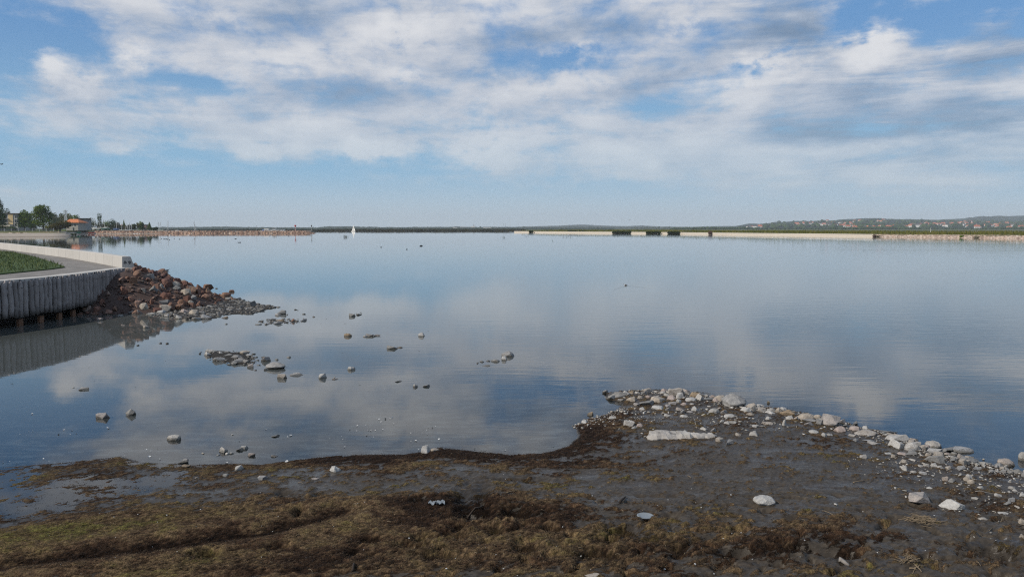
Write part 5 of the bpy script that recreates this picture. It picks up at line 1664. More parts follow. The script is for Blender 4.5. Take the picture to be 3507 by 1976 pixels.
def hill(name, prof, d0, d1, mat, seed, amp, back=900, z0=.6, nx=420, nt=26):
    px = np.array([p[0] for p in prof], float); py = np.array([p[1] for p in prof], float)
    xs = np.linspace(px[0], px[-1], nx)
    zc = H + (782 - np.interp(xs, px, py)) / FPX * d1
    V = np.zeros((nt + 4, nx, 3))
    for j in range(nt + 4):
        t = j / (nt - 1)
        if t <= 1:
            D = d0 + (d1 - d0) * t; z = z0 + (zc - z0) * t ** 1.15
        else:
            u = (t - 1) * (nt - 1) / 4; D = d1 + back * u; z = zc * (1 - .9 * u ** 1.5)
        X = (xs - 1753.5) / FPX * D
        bump = amp * fbm(X / 55.0, np.full(nx, D / 160.0), 4, seed) * min(1, 3 * t + .1) + amp * .35 * fbm(X / 14.0, np.full(nx, D / 40.0), 2, seed + 5)
        V[j, :, 0] = X; V[j, :, 1] = D; V[j, :, 2] = np.maximum(z + bump, -.4)
    me = new_mesh(name, V.reshape(-1, 3), grid_faces(nx, nt + 4), mat, True)
    o = obj(name, me); tag(o, kind='structure')
    HILLS[name] = (px, py, d0, d1, z0)
    return o


def hill_point(name, px_, py_):
    px, py, d0, d1, z0 = HILLS[name]
    zc = H + (782 - np.interp(px_, px, py)) / FPX * d1
    best = None
    for k in range(200):
        t = k / 199; D = d0 + (d1 - d0) * t; z = z0 + (zc - z0) * t ** 1.15
        y = 782 - (z - H) / D * FPX
        if best is None or abs(y - py_) < best[0]:
            best = (abs(y - py_), D, z)
    _, D, z = best
    return Vector(((px_ - 1753.5) / FPX * D, D, z))


PR_R = [(2300, 784), (2400, 780), (2516, 775.7), (2540, 771), (2563, 766), (2598, 767), (2633, 765), (2651, 761), (2680, 761), (2726, 756.6), (2754, 759), (2796, 756), (2842, 756), (2889, 751.7), (2966, 747.3), (3000, 747.8), (3065, 751), (3159, 752.3), (3209, 754), (3260, 755), (3330, 756), (3420, 758), (3700, 760), (4300, 765)]
PR_R2 = [(3050, 786), (3120, 770), (3180, 762), (3218, 752.8), (3289, 748.8), (3348, 742.4), (3418, 739.3), (3454, 741.2), (3507, 737.7), (3700, 735), (4200, 742), (4700, 755)]
PR_M = [(1560, 783), (1640, 779.5), (1700, 778), (1762, 777.5), (1840, 775), (1917, 773.4), (1980, 769.7), (2010, 770.3), (2073, 773.4), (2135, 775), (2197, 772.8), (2259, 776), (2368, 777.5), (2414, 776), (2476, 774), (2560, 776), (2700, 780), (2850, 783)]
PR_L = [(200, 782), (400, 780), (570, 779), (650, 778.2), (720, 777), (780, 776.8), (850, 778.6), (1000, 779.6), (1081, 780), (1121, 777), (1168, 775.6), (1220, 776.5), (1300, 778.4), (1400, 778.6), (1500, 777.8), (1620, 778), (1760, 778.6), (1900, 779.5), (2100, 781)]
hill('hill_right', PR_R, 2300, 4300, hm_r, 3, 3.2)
hill('hill_far_right', PR_R2, 3000, 5200, hm_r, 13, 4.0)
hill('hill_middle', PR_M, 3000, 6000, hm_m, 23, 3.5)
hill('hill_left', PR_L, 1700, 3600, hm_m, 33, 4.5)
# low land behind the reeds, all along the far shore
mb = MB(); rows = []
far_land = plain('far_meadow', (.070, .080, .030), .95, .3, .01)
V = []
for Y_, z in ((1000, .15), (1500, .5), (2400, .7), (9000, .8)):
    V.append([(x * Y_ / 1000, Y_, z) for x in np.linspace(-1100, 1500, 40)])
V = np.array(V)
tag(obj('far_shore', new_mesh('far_shore', V.reshape(-1, 3), grid_faces(40, 4), far_land)), kind='structure')


# --- distant woodland: countless crowns, one mass --------------------------------
_ico = {}
def lumps(name, spots, mat, label, cat='woodland', seed=1):
    """spots: (x, y, z, width, height); each a rough many-faced crown"""
    bm = bmesh.new(); bmesh.ops.create_icosphere(bm, subdivisions=2, radius=1); co = np.array([v.co[:] for v in bm.verts]); fc = np.array([[v.index for v in f.verts] for f in bm.faces]); bm.free()
    V = []; F = []; T = []; n = 0; r = np.random.default_rng(seed)
    for x, y, z, w, h in spots:
        k = 1 + .30 * r.normal(size=(len(co), 1)).clip(-1.5, 1.5)
        q = co * k * np.array([w / 2, w / 2, h / 2]) + np.array([x, y, z + h * .45])
        V.append(q); F.append(fc + n); n += len(q); T.append(np.clip(r.uniform(.1, .7) + .22 * r.normal(size=len(co)), 0, 1))
    me = new_mesh(name, np.vstack(V), np.vstack(F), mat)
    fattr(me, 'tone', np.concatenate(T))
    return tag(obj(name, me), label, cat, kind='stuff')


r = np.random.default_rng(5)
sp_ = []
for _ in range(1500):       # belt at the foot of the right-hand hills
    px = 2300 + 1400 * r.random(); D = r.uniform(1900, 2350)
    p = far(px, D); hgt = r.uniform(3.0, 6.2) * (1 + .35 * math.sin(px * .011)) * (.8 if px < 2500 else 1)
    sp_.append((p.x, D, 0.3, hgt * r.uniform(.9, 1.6), hgt))
for _ in range(420):       # trees among the houses
    px = 2600 + 1000 * r.random(); py = r.uniform(758, 783)
    if py < np.interp(px, [p[0] for p in PR_R], [p[1] for p in PR_R]) + 4: continue
    q = hill_point('hill_right', px, py); hgt = r.uniform(7, 14); sp_.append((q.x, q.y - 12, q.z - 1, hgt * 1.3, hgt))
lumps('woodland', sp_, leaf_dark, 'dark green belt of woodland at the foot of the far right hills', seed=2)
sp_ = []
for _ in range(1100):       # tree line on the far left and middle shore
    px = 430 + 2000 * r.random(); D = r.uniform(2900, 3300)
    p = far(px, D); hgt = r.uniform(2.5, 6.0) * (1 + .6 * fbm(np.array([px * .013]), np.array([3.1]), 3, 8)[0])
    if r.random() < .05: hgt *= 1.8
    sp_.append((p.x, D, 0.3, hgt * r.uniform(.7, 1.5) * (1 if hgt < 8 else .5), hgt))
lumps('woodland', sp_, leaf_dark, 'low bluish green line of trees beyond the lake', seed=3)


def reed_bank(name, poly_pts, count, hgt, wid, mat, label, z=0.0, seed=1, cat='reeds', kind='stuff', hvar=None):
    r = np.random.default_rng(seed); w = np.array(poly_pts)
    q = []
    while sum(len(k) for k in q) < count:
        c = np.stack([r.uniform(w[:, 0].min(), w[:, 0].max(), count), r.uniform(w[:, 1].min(), w[:, 1].max(), count)], 1)
        q.append(c[poly_in(c[:, 0], c[:, 1], w)])
    q = np.vstack(q)[:count]
    tone = np.clip(.5 + .5 * fbm(q[:, 0] * .05, q[:, 1] * .03, 4, seed) + .18 * r.normal(size=count), 0, 1)
    hh = hgt * (1 + .30 * fbm(q[:, 0] * .09, q[:, 1] * .05, 3, seed + 3) + .35 * fbm(q[:, 0] * .022, q[:, 1] * .015, 3, seed + 6))
    p = np.column_stack([q, np.full(count, z)])
    me = blades(name, p, 1.0, wid, mat, .12, seed, tone)
    co = np.zeros(len(me.vertices) * 3, dtype=np.float32); me.vertices.foreach_get('co', co); co = co.reshape(-1, 3)
    co[:, 2] = z + (co[:, 2] - z) * np.repeat(hh, 4)
    me.vertices.foreach_set('co', co.ravel()); me.update()
    return tag(obj(name, me), label, cat, kind=kind)


def strip(pxs, d_near, d_far):
    return [tuple(far(p, d_near)[:2]) for p in pxs] + [tuple(far(p, d_far)[:2]) for p in pxs[::-1]]


reed_bank('reeds', strip([560, 900, 1100, 1300, 1500, 1800], 960, 1010), 26000, 1.9, .55, reed_far, 'dark brown reed belt along the far water edge', 0, 11)
reed_bank('reeds', strip([1100, 1300, 1500, 1800], 1010, 1180), 9000, 2.1, .8, reed_far, 'second brown reed belt behind the far water edge', .1, 12)

# --- right-hand breakwater: concrete wall, then riprap, with a reed island behind it -------------
BW = [(1.8, 655), (55, 556), (101, 482), (113, 422), (146, 323), (173, 271), (240, 200), (330, 140)]
BWv = [Vector((x, y, 0)) for x, y in BW]
seg = [(BWv[i + 1] - BWv[i]).length for i in range(len(BWv) - 1)]; bcum = np.concatenate([[0], np.cumsum(seg)])


def bw_at(t):
    i = max(0, min(int(np.searchsorted(bcum, t) - 1), len(seg) - 1)); f = (t - bcum[i]) / seg[i]
    dv = (BWv[i + 1] - BWv[i]).normalized()
    return BWv[i].lerp(BWv[i + 1], f), dv, Vector((-dv.y, dv.x, 0)) * (1 if Vector((-dv.y, dv.x, 0)).dot(Vector((-1, -.6, 0))) < 0 else -1)


bwc = plain('breakwater_concrete', (.62, .55, .46), .85, .10, .5)
bwcl = plain('breakwater_coping', (.78, .71, .62), .85, .06, .5)
t_rip = None
for t in np.arange(0, bcum[-1], 1.0):
    p, dv, nv = bw_at(t)
    if (p.x / p.y) * FPX + 1753.5 > 2990:
        t_rip = t; break
bwroot = empty('breakwater_wall', tuple(BWv[0]), label='long white concrete breakwater wall in front of the reed island', cat='breakwater')
mb = MB(); mc = MB(); rings = []; rc = []
for t in np.linspace(0, t_rip, 60):
    p, dv, nv = bw_at(t); a = p - BWv[0]
    rings.append([tuple(a + nv * o_ + Vector((0, 0, z))) for o_, z in ((0, -1.0), (.0, .86), (1.6, .86), (1.6, -1))])
    rc.append([tuple(a + nv * o_ + Vector((0, 0, z))) for o_, z in ((-.12, .862), (-.12, 1.08), (1.7, 1.08), (1.7, .862))])
mb.loft(rings); mc.loft(rc)
mb.obj('wall', bwc, bwroot); mc.obj('coping', bwcl, bwroot)
# riprap continuation
m, N = material('pink_riprap')
geo = N.n('ShaderNodeNewGeometry').outputs['Position']
vo = N.n('ShaderNodeTexVoronoi'); vo.inputs['Scale'].default_value = 1.35
N.link(geo, vo.inputs['Vector'])
rc_ = N.sep(vo.outputs['Color'])[0]
c = N.ramp(rc_, [(0, (.30, .21, .165)), (.3, (.46, .35, .28)), (.6, (.54, .43, .35)), (.85, (.40, .30, .235)), (1, (.60, .53, .46))])
c = N.mix(N.mapr(vo.outputs['Distance'], .42, .66, 0, .45), c, (.05, .04, .035))
finish(N, c, .9, .15, N.m('SUBTRACT', 1.0, vo.outputs['Distance']), .35, .9)
rip_pink = m
m, N = material('red_riprap')
geo = N.n('ShaderNodeNewGeometry').outputs['Position']
vo = N.n('ShaderNodeTexVoronoi'); vo.inputs['Scale'].default_value = 1.0
N.link(geo, vo.inputs['Vector'])
rc_ = N.sep(vo.outputs['Color'])[0]
c = N.ramp(rc_, [(0, (.19, .115, .08)), (.3, (.36, .23, .16)), (.6, (.46, .31, .22)), (.85, (.27, .16, .11)), (1, (.56, .46, .36))])
c = N.mix(N.mapr(vo.outputs['Distance'], .40, .65, 0, .7), c, (.05, .03, .025))
finish(N, c, .9, .15, N.m('SUBTRACT', 1.0, vo.outputs['Distance']), .4, .9)
rip_red = m


def riprap(name, pts, hgt, run, crest, mat, label, amp=.16, seed=1, ends=False, step=.5, crest_mat=None):
    """rubble slope along a line: pts run along the water line, land on the +normal side"""
    P_ = [Vector((x, y, 0)) for x, y in pts]
    sg = [(P_[i + 1] - P_[i]).length for i in range(len(P_) - 1)]; cu = np.concatenate([[0], np.cumsum(sg)])
    ts = np.arange(0, cu[-1], step); prof = [(-.9, -.5), (-.35, -.18), (0, 0.02), (.2, .22), (.4, .42), (.6, .62), (.8, .82), (1, 1.0), (1.25, 1.03), (1.6, 1.02)]
    V = np.zeros((len(prof), len(ts), 3)); r = np.random.default_rng(seed)
    for i, t in enumerate(ts):
        k = max(0, min(int(np.searchsorted(cu, t) - 1), len(sg) - 1)); f = (t - cu[k]) / sg[k]
        p = P_[k].lerp(P_[k + 1], f); dv = (P_[k + 1] - P_[k]).normalized(); nv = Vector((-dv.y, dv.x, 0))
        e = 1.0
        if ends:
            e = min(1, (cu[-1] - t) / 6.0)
        for j, (a, z) in enumerate(prof):
            off = a * run if a <= 1 else run + (a - 1) * crest
            V[j, i] = (p + nv * off)[:]
            V[j, i, 2] = z * hgt * (e if z > 0 else 1)
    ns = amp * (r.normal(size=V.shape[:2]) * .7 + fbm(V[..., 0] * .8, V[..., 1] * .8, 3, seed))
    V[..., 2] += ns * np.array([1, 1, 1, 1, 1, 1, 1, .7, .25, .1])[:, None]
    V[..., 0] += r.normal(size=V.shape[:2]) * amp * .8; V[..., 1] += r.normal(size=V.shape[:2]) * amp * .8
    me = new_mesh(name, V.reshape(-1, 3), grid_faces(len(ts), len(prof)), mat)
    return tag(obj(name, me), label, 'breakwater')


pts = [tuple(bw_at(t)[0][:2]) for t in np.arange(t_rip, bcum[-1], 8.0)]
if bw_at(t_rip + 1)[2].dot(Vector((-bw_at(t_rip + 1)[1].y, bw_at(t_rip + 1)[1].x, 0))) < 0:
    pts = pts[::-1]
riprap('riprap_breakwater', pts, 1.06, 1.9, 4.5, rip_pink, 'pinkish rubble breakwater continuing the white wall to the right', .10, 4)
# the island behind
near = [bw_at(t) for t in np.linspace(0, bcum[-1], 40)]
isl = [tuple((p + nv * 1.4)[:2]) for p, dv, nv in near] + [tuple((p + nv * (95 if i else 30))[:2]) for i, (p, dv, nv) in list(enumerate(near))[::-1]]
mb = MB(); mb.prism(isl, -.5, .92)
tag(mb.obj('island', far_land), kind='structure')
isl2 = [tuple((p + nv * 4.5)[:2]) for p, dv, nv in near] + [tuple((p + nv * (92 if i else 28))[:2]) for i, (p, dv, nv) in list(enumerate(near))[::-1]]
reed_bank('reeds', isl2, 42000, 1.25, .30, reed_olive, 'yellowish green reed growth on the low island behind the white wall', .9, 15)


def bush(name, px0, px1, ytop, ybase, dist, mat, label, n=900, leaf=.28, seed=1, depth=3.0, group=None, cat='shrub', stems=True):
    c = far((px0 + px1) / 2, dist); w = (px1 - px0) / FPX * dist; h_ = (ybase - ytop) / FPX * dist
    r = np.random.default_rng(seed); pts = []
    k = max(2, int(w / (h_ * .8)))
    for i in range(k):
        cx = (-.5 + (i + .5) / k) * w * .86
        pts.append((cx, r.uniform(-.2, .2) * depth, h_ * .46, w / k * .78, depth * .5, h_ * .5 * r.uniform(.85, 1.08)))
    root = empty(name, (c.x, c.y, 0), 0, label, cat, group)
    obj('foliage', leaf_cloud(pts, n, leaf, mat, seed), root)
    mb = MB()
    for i in range(5):
        x = r.uniform(-.35, .35) * w; mb.tube([(x, 0, -.4), (x * 1.05, 0, h_ * .5), (x * 1.2, .1, h_ * .8)], [.06, .045, .02], 5)
    mb.obj('stem', bark, root)
    return root


def leaf_cloud(lobes, n, leaf, mat, seed, droop=0.0):
    """leaf-sized faces through the volume of a few lobes; denser near each lobe's skin, with gaps"""
    r = np.random.default_rng(seed)
    vol = np.array([l[3] * l[4] * l[5] for l in lobes]) ** .67; idx = r.choice(len(lobes), n, p=vol / vol.sum())
    L = np.array(lobes)[idx]
    d_ = r.normal(size=(n, 3)); d_ /= np.linalg.norm(d_, axis=1, keepdims=True)
    rad = (.45 + .60 * r.random(n) ** .6)
    ph = fbm(d_[:, 0] * 2.3 + idx * 3.1, d_[:, 1] * 2.3 + d_[:, 2] * 2.1, 3, seed)
    rad = rad * (1 + .40 * ph)
    p = L[:, :3] + d_ * rad[:, None] * L[:, 3:6]
    nrm = d_ + r.normal(size=(n, 3)) * .7; nrm /= np.linalg.norm(nrm, axis=1, keepdims=True)
    a = np.cross(nrm, r.normal(size=(n, 3))); a /= np.linalg.norm(a, axis=1, keepdims=True); b = np.cross(nrm, a)
    s = leaf * r.uniform(.5, 1.3, n)[:, None]
    v = np.stack([p - a * s * .5, p + b * s * .32, p + a * s * .5, p - b * s * .32], 1).reshape(-1, 3)
    f = np.arange(n)[:, None] * 4 + np.arange(4)[None, :]
    me = new_mesh('foliage', v, f, mat)
    fattr(me, 'tone', np.repeat(np.clip(.45 + .9 * fbm(p[:, 0] / leaf * .14, p[:, 2] / leaf * .16 + p[:, 1] / leaf * .1, 3, seed + 2) + .16 * r.normal(size=n), 0, 1), 4))
    return me


bush('reed_clump', 1941, 2011, 789.5, 798.6, 585, reed_green, 'dark green reed clump against the white wall, first large one from the left', 2600, .8, 1, 3, 'reed clumps against the white wall', 'reed clump')
bush('reed_clump', 2095, 2164, 790, 800, 515, reed_green, 'widest olive reed clump against the white wall, second large one from the left', 2600, .75, 2, 3, 'reed clumps against the white wall', 'reed clump')
bush('reed_clump', 2211, 2264, 792, 801.5, 495, reed_green, 'dark reed clump against the white wall, third large one from the left', 2200, .7, 3, 3, 'reed clumps against the white wall', 'reed clump')
bush('reed_clump', 2287, 2330, 792, 802, 478, reed_green, 'brownish reed clump at the right end of the row by the white wall', 2000, .7, 4, 3, 'reed clumps against the white wall', 'reed clump')
bush('shrub', 1812, 1826, 790, 798, 625, reed_green, 'lone small shrub near the left end of the white wall', 700, .6, 5, 2)
bush('shrub', 2426, 2438, 796, 810, 440, shrub_red, 'reddish bare shrub in front of the white wall', 600, .4, 6, 1.5)
bush('shrub', 2991, 3002, 806, 815, 322, shrub_red, 'small reddish shrub where the wall meets the rubble', 400, .3, 7, 1.2)
bush('shrub', 3289, 3300, 803, 812, 292, leaf_green, 'bright green bush on the pink rubble', 700, .3, 8, 1.0)
for k, (a, b_, lab) in enumerate(((3330, 3375, 'low olive weeds on the pink rubble right of the green bush'), (3395, 3412, 'small olive weed tuft on the pink rubble'), (3470, 3500, 'olive weeds on the pink rubble at the right edge'), (2996, 3030, 'olive weeds at the start of the pink rubble'))):
    bush('weed_tuft', a, b_, 808.5, 814.5, 286 if a > 3200 else 322, reed_green, lab, 350, .25, 20 + k, 1.2, cat='weeds')
# marker post on the island
p = far(3188, 330)
mb = MB(); mb.tube([(0, 0, .9), (0, 0, 3.7)], .07, 6)
tag(mb.obj('marker_post', canvas, loc=(p.x, p.y, 0)), 'thin white post standing on the reed island', 'post')

# --- houses on the hillside ------------------------------------------------------
def make_house(w, d_, h_, roofh, wallm, roofm, hip=.0):
    root = empty('house')
    MB().box((0, 0, h_ / 2), (w, d_, h_)).obj('wall', wallm, root)
    mb = MB(); o_ = .4; a, b = w / 2 + o_, d_ / 2 + o_; i_ = hip * a
    mb.add([(-a, -b, h_ + .01), (a, -b, h_ + .01), (a, b, h_ + .01), (-a, b, h_ + .01), (-a + i_, 0, h_ + roofh), (a - i_, 0, h_ + roofh)],
           [(0, 1, 5, 4), (2, 3, 4, 5), (1, 2, 5), (3, 0, 4), (0, 3, 2, 1)])
    mb.obj('roof', roofm, root)
    return root


protos = [make_house(11, 9, 5.5, 3.6, white_wall, red_roof), make_house(12, 10, 6, 3.2, white_wall, red_roof, .5), make_house(10, 8, 5, 3.8, cream_wall, red_roof), make_house(14, 9, 6.5, 3, white_wall, dark_roof), make_house(10, 9, 6.5, 2.4, white_wall, orange_roof, .4)]
desc = ['white house with a red gable roof', 'white house with a red hipped roof', 'cream house with a red gable roof', 'white house with a dark roof', 'white house with an orange roof']
H5 = [(700, 352), (715, 351), (790, 348), (800, 346), (850, 345), (835, 347), (900, 343), (920, 338), (885, 346), (1360, 310), (1400, 305), (1425, 322), (1440, 300), (1490, 292), (1510, 295), (1500, 285), (1560, 300), (1580, 298), (1625, 283), (1720, 305), (1780, 310), (1800, 312), (1825, 315), (1880, 325), (1870, 318), (1885, 290), (1930, 290), (1940, 340),
      (1970, 325), (2000, 330), (2035, 285), (2060, 340), (2080, 318), (2090, 322), (2110, 295), (2150, 345), (2160, 295), (2190, 295), (2215, 315), (2240, 320), (2270, 330), (2245, 260), (2320, 255), (1845, 255), (2250, 365), (2290, 365), (2420, 365), (2480, 360), (2520, 360)]
H6 = [(20, 290), (70, 305), (85, 315), (110, 330), (100, 362), (330, 358), (355, 355), (380, 355), (270, 362), (470, 338), (500, 335), (515, 340), (435, 255), (470, 270), (510, 245), (575, 340), (590, 350), (610, 352), (675, 335), (715, 338), (790, 330), (850, 340), (900, 340), (915, 330), (930, 318), (1040, 325), (1060, 302), (1140, 295), (1165, 305), (1180, 310), (1215, 305),
      (1245, 300), (1270, 300), (1300, 310), (1380, 293), (1410, 322), (1450, 325), (1475, 322), (1525, 315), (1585, 290), (1640, 285), (1660, 285), (1675, 305), (1700, 265), (1720, 295), (1745, 265), (1790, 268), (1800, 295), (1850, 325), (1870, 350), (1890, 352), (1980, 325), (2030, 285), (2070, 320), (2130, 275), (2140, 310), (2160, 335), (2205, 310), (2260, 320),
      (2300, 290), (2340, 330), (2370, 325), (2385, 310), (2410, 290), (2470, 330), (2490, 335), (2510, 350), (2530, 330), (2340, 380), (1740, 330), (1610, 300), (1240, 320), (980, 330), (1340, 300), (1500, 300)]
first = [True] * 5
r = np.random.default_rng(77)
for q, (ox, oy, sc) in ((H5, (2400, 700, 4.293)), (H6, (2900, 700, 4.244))):
    for x, y in q:
        px, py = ox + x / sc, oy + y / sc
        k = int(r.choice(5, p=[.34, .22, .14, .18, .12]))
        o = protos[k] if first[k] else copy_tree(protos[k]); first[k] = False
        p = hill_point('hill_right', px, py + .6)
        o.location = p - Vector((0, 0, 1.2)); o.rotation_euler = (0, 0, R(r.uniform(-35, 50))); s = r.uniform(1.0, 1.35); o.scale = (s, s, s)
        where = " low on the hillside, left of the village" if px < 2640 else (" in the upper hillside village" if y < 300 else " in the lower hillside village")
        tag(o, 'tiny ' + desc[k] + where, 'house', 'houses on the far hillside')
# ------------------------------------------------------------------ left shore: beach, breakwater, trees, buildings, boats
sand = plain('beach_sand', (.30, .26, .21), .95, .15, .3)
cols = [-500, -200, 0, 60, 120, 180, 225, 250, 285, 330, 420, 520, 600]
ywl = [818, 815, 812.4, 812.2, 812, 811.6, 811, 806, 802.5, 800.6, 800.6, 800.4, 800.2]
V = []
for z_, off in ((-.6, -14), (0, 0), (.35, 8), (.8, 22), (1.2, 34), (1.6, 40), (2.1, 52), (2.3, 90), (2.4, 500)):
    row = []
    for px, yw in zip(cols, ywl):
        D = H * FPX / (yw - 782)
        base = D
        D2 = (base + off) if off < 45 else max(base + off * .3, 385 + off * 1.0)
        if px >= 330 and off >= 8:
            D2 = base + 1.5 + off * .22; z2 = min(z_, 1.55)
            if off > 80: D2 = base + 34
        else:
            z2 = z_
        row.append(((px - 1753.5) / FPX * D2, D2, z2))
    V.append(row)
V = np.array(V)
m, N = material('beach_ground')
geo = N.n('ShaderNodeNewGeometry').outputs['Position']
zz = N.sep(geo)[2]; n1 = N.noise(geo, .25, 5, .6)
zz = N.m('ADD', zz, N.m('MULTIPLY', N.m('SUBTRACT', n1, .5), .5))
c = N.ramp(N.mapr(zz, 0.0, 2.4, 0, 1, False), [(0, (.20, .16, .125)), (.12, (.34, .29, .235)), (.48, (.36, .31, .26)), (.62, (.16, .15, .07)), (.85, (.085, .10, .03))])
finish(N, c, .95, .1)
me = new_mesh('beach', V.reshape(-1, 3), grid_faces(len(cols), len(V)), m, True)
tag(obj('beach', me), kind='structure')
# the marina breakwater
pts = [tuple(at(px, y)[:2]) for px, y in ((318, 800.6), (420, 800.6), (520, 800.4), (700, 800.2), (850, 799.8), (1000, 799.6), (1082, 799.4))]
riprap('riprap_breakwater', pts, 1.72, 3.0, 5.0, rip_red, 'long reddish rubble breakwater of the marina on the left', .24, 9, True)
top = plain('breakwater_path', (.62, .53, .45), .9, .1, .3)
mb = MB(); rings = []
for px, y in ((318, 800.6), (520, 800.4), (700, 800.2), (850, 799.8), (1000, 799.6), (1062, 799.45)):
    p = at(px, y); rings.append([(p.x, p.y + 3.4, 1.2), (p.x, p.y + 3.4, 1.80), (p.x, p.y + 6.5, 1.80), (p.x, p.y + 6.5, 1.2)])
mb.loft(rings)
tag(mb.obj('breakwater_path', top), kind='structure')
# bank of pale stones above the beach and a low dark wall behind it
bp = [(x, y) for x, y in ((far(-250, 352).x, 352), (far(0, 352).x, 352), (far(60, 352).x, 351), (far(125, 358).x, 358))]
o = riprap('stone_bank', bp, .95, 3.0, 3.0, rip_pink, 'bank of pale broken stones above the sandy beach', .22, 14); o.location.z = .45
o['category'] = 'stone bank'
bp = [(far(122, 366).x, 366), (far(160, 366).x, 366), (far(192, 366).x, 366)]
o = riprap('stone_bank', bp, 1.2, 3.0, 3.0, rip_red, 'short bank of reddish stones beside the dark low wall', .22, 15); o.location.z = .5
o['category'] = 'stone bank'
a = far(186, 372); b = far(226, 372)
mb = MB(); mb.box(((a.x + b.x) / 2, 372.5, .9), (b.x - a.x, .6, 2.0)); mb.box(((a.x + b.x) / 2, 372.5, 1.95), (b.x - a.x + .3, .8, .1))
tag(mb.obj('quay_wall', grey_wall), 'low dark grey quay wall above the beach', 'wall')


def tree(name, px, ytop, wpx, dist, mat, label, ybase=790, kind='round', n=1600, seed=1, group=None, leaf=.62, trunk_h=None):
    c = far(px, dist); zb = H - (ybase - 782) / FPX * dist
    h_ = (ybase - ytop) / FPX * dist; w = wpx / FPX * dist
    r = np.random.default_rng(seed)
    root = empty(name, (c.x, c.y, zb), 0, label, 'tree', group)
    lob = []
    if kind == 'poplar':
        for i in range(7):
            t = i / 6; lob.append((r.normal() * w * .07, r.normal() * w * .07, h_ * (.16 + .74 * t), w * .5 * (1.0 - .55 * t ** 2), w * .5 * (1 - .5 * t ** 2), h_ * .15))
    elif kind == 'twin':
        for i in range(5):
            t = i / 4
            for s in (-1, 1):
                lob.append((s * w * .23, 0, h_ * (.2 + .7 * t), w * .26, w * .26, h_ * .15))
        lob.append((0, 0, h_ * .3, w * .5, w * .4, h_ * .22))
    elif kind == 'conifer':
        for i in range(6):
            t = i / 5; lob.append((0, 0, h_ * (.15 + .8 * t), w * .5 * (1.02 - .9 * t), w * .5 * (1.02 - .9 * t), h_ * .12))
    elif kind == 'bush':
        for i in range(8):
            a = r.uniform(0, 6.28); lob.append((math.cos(a) * w * .27, math.sin(a) * w * .22, h_ * r.uniform(.25, .62), w * .26, w * .26, h_ * .32))
    elif kind == 'bare':
        for i in range(6):
            lob.append((r.normal() * w * .2, r.normal() * w * .2, h_ * r.uniform(.45, .85), w * .2, w * .2, h_ * .16))
    else:
        for i in range(13):
            a = r.uniform(0, 6.28); rr_ = r.uniform(.1, .34) * w; zf = r.uniform(.36, .82)
            k = 1.05 - abs(zf - .52) * 1.1
            lob.append((math.cos(a) * rr_ * k, math.sin(a) * rr_ * k, h_ * zf, w * .20, w * .20, h_ * .15))
        lob.append((0, 0, h_ * .84, w * .22, w * .22, h_ * .14)); lob.append((0, 0, h_ * .55, w * .34, w * .32, h_ * .26)); lob.append((w * .1, 0, h_ * .30, w * .36, w * .3, h_ * .18)); lob.append((-w * .14, 0, h_ * .28, w * .3, w * .3, h_ * .18))
    me = leaf_cloud(lob, n, leaf, mat, seed); me.name = 'crown'
    obj('crown', me, root)
    mb = MB(); tr_ = max(.10, w * .035)
    mb.tube([(0, 0, -.3), (.02 * w, 0, h_ * .25), (-.01 * w, 0, h_ * .5), (.01 * w, 0, h_ * .78)], [tr_ * 1.25, tr_, tr_ * .7, tr_ * .3], 7)
    for i in range(5):
        a = i * 1.3 + seed; z0 = h_ * (.22 + .09 * i)
        mb.tube([(0, 0, z0), (math.cos(a) * w * .15, math.sin(a) * w * .15, z0 + h_ * .12), (math.cos(a) * w * .30, math.sin(a) * w * .3, z0 + h_ * .2)], [tr_ * .55, tr_ * .35, tr_ * .12], 5)
    mb.obj('trunk', bark, root)
    return root


GT = 'trees on the left shore'
tree('poplar_tree', -2, 676, 44, 395, leaf_dark, 'tall dark tree cut by the left edge of the photo', 790, 'poplar', 2600, 1, GT, .7)
tree('tree', 29, 711, 24, 470, leaf_dark, 'dark crown showing above the flat roof of the apartment block', 790, 'round', 1100, 2, GT)
tree('tree', 84, 718, 60, 400, leaf_green, 'broad yellow-green tree right of the apartment block', 788, 'round', 2800, 3, GT, .7)
tree('tree', 148, 699, 76, 410, leaf_green, 'tallest full round tree on the left shore', 788, 'round', 3800, 4, GT, .75)
tree('tree', 118, 744, 40, 420, leaf_dark, 'dark low tree filling the gap left of the tallest round tree', 788, 'bush', 1300, 5, GT)
tree('bush_tree', 205, 753, 68, 385, leaf_brown, 'brownish bushy tree in front of the orange-roofed house', 790, 'bush', 2600, 6, GT, .6)
tree('bush_tree', 166, 771, 26, 382, leaf_olive, 'small silvery bush by the fence', 790, 'bush', 700, 7, GT, .5)
tree('bush_tree', 40, 776, 36, 380, leaf_dark, 'dark hedge-like bush by the fence below the apartment block', 790, 'bush', 700, 8, GT, .5)
for k, (px, yt, w, mt, lab) in enumerate(((186, 727, 46, leaf_olive, 'pale olive tree top just right of the tallest tree'), (212, 729, 40, leaf_olive, 'pale olive tree behind the antenna mast'), (236, 728, 40, leaf_olive, 'olive tree just right of the antenna mast'), (262, 733, 46, leaf_green, 'green tree top above the grey flat roof'),
                                         (200, 745, 50, leaf_dark, 'dark tree behind the brownish bush'))):
    tree('tree', px, yt, w, 620, mt, lab, 789, 'round', 1500, 30 + k, 'trees behind the houses', .9)
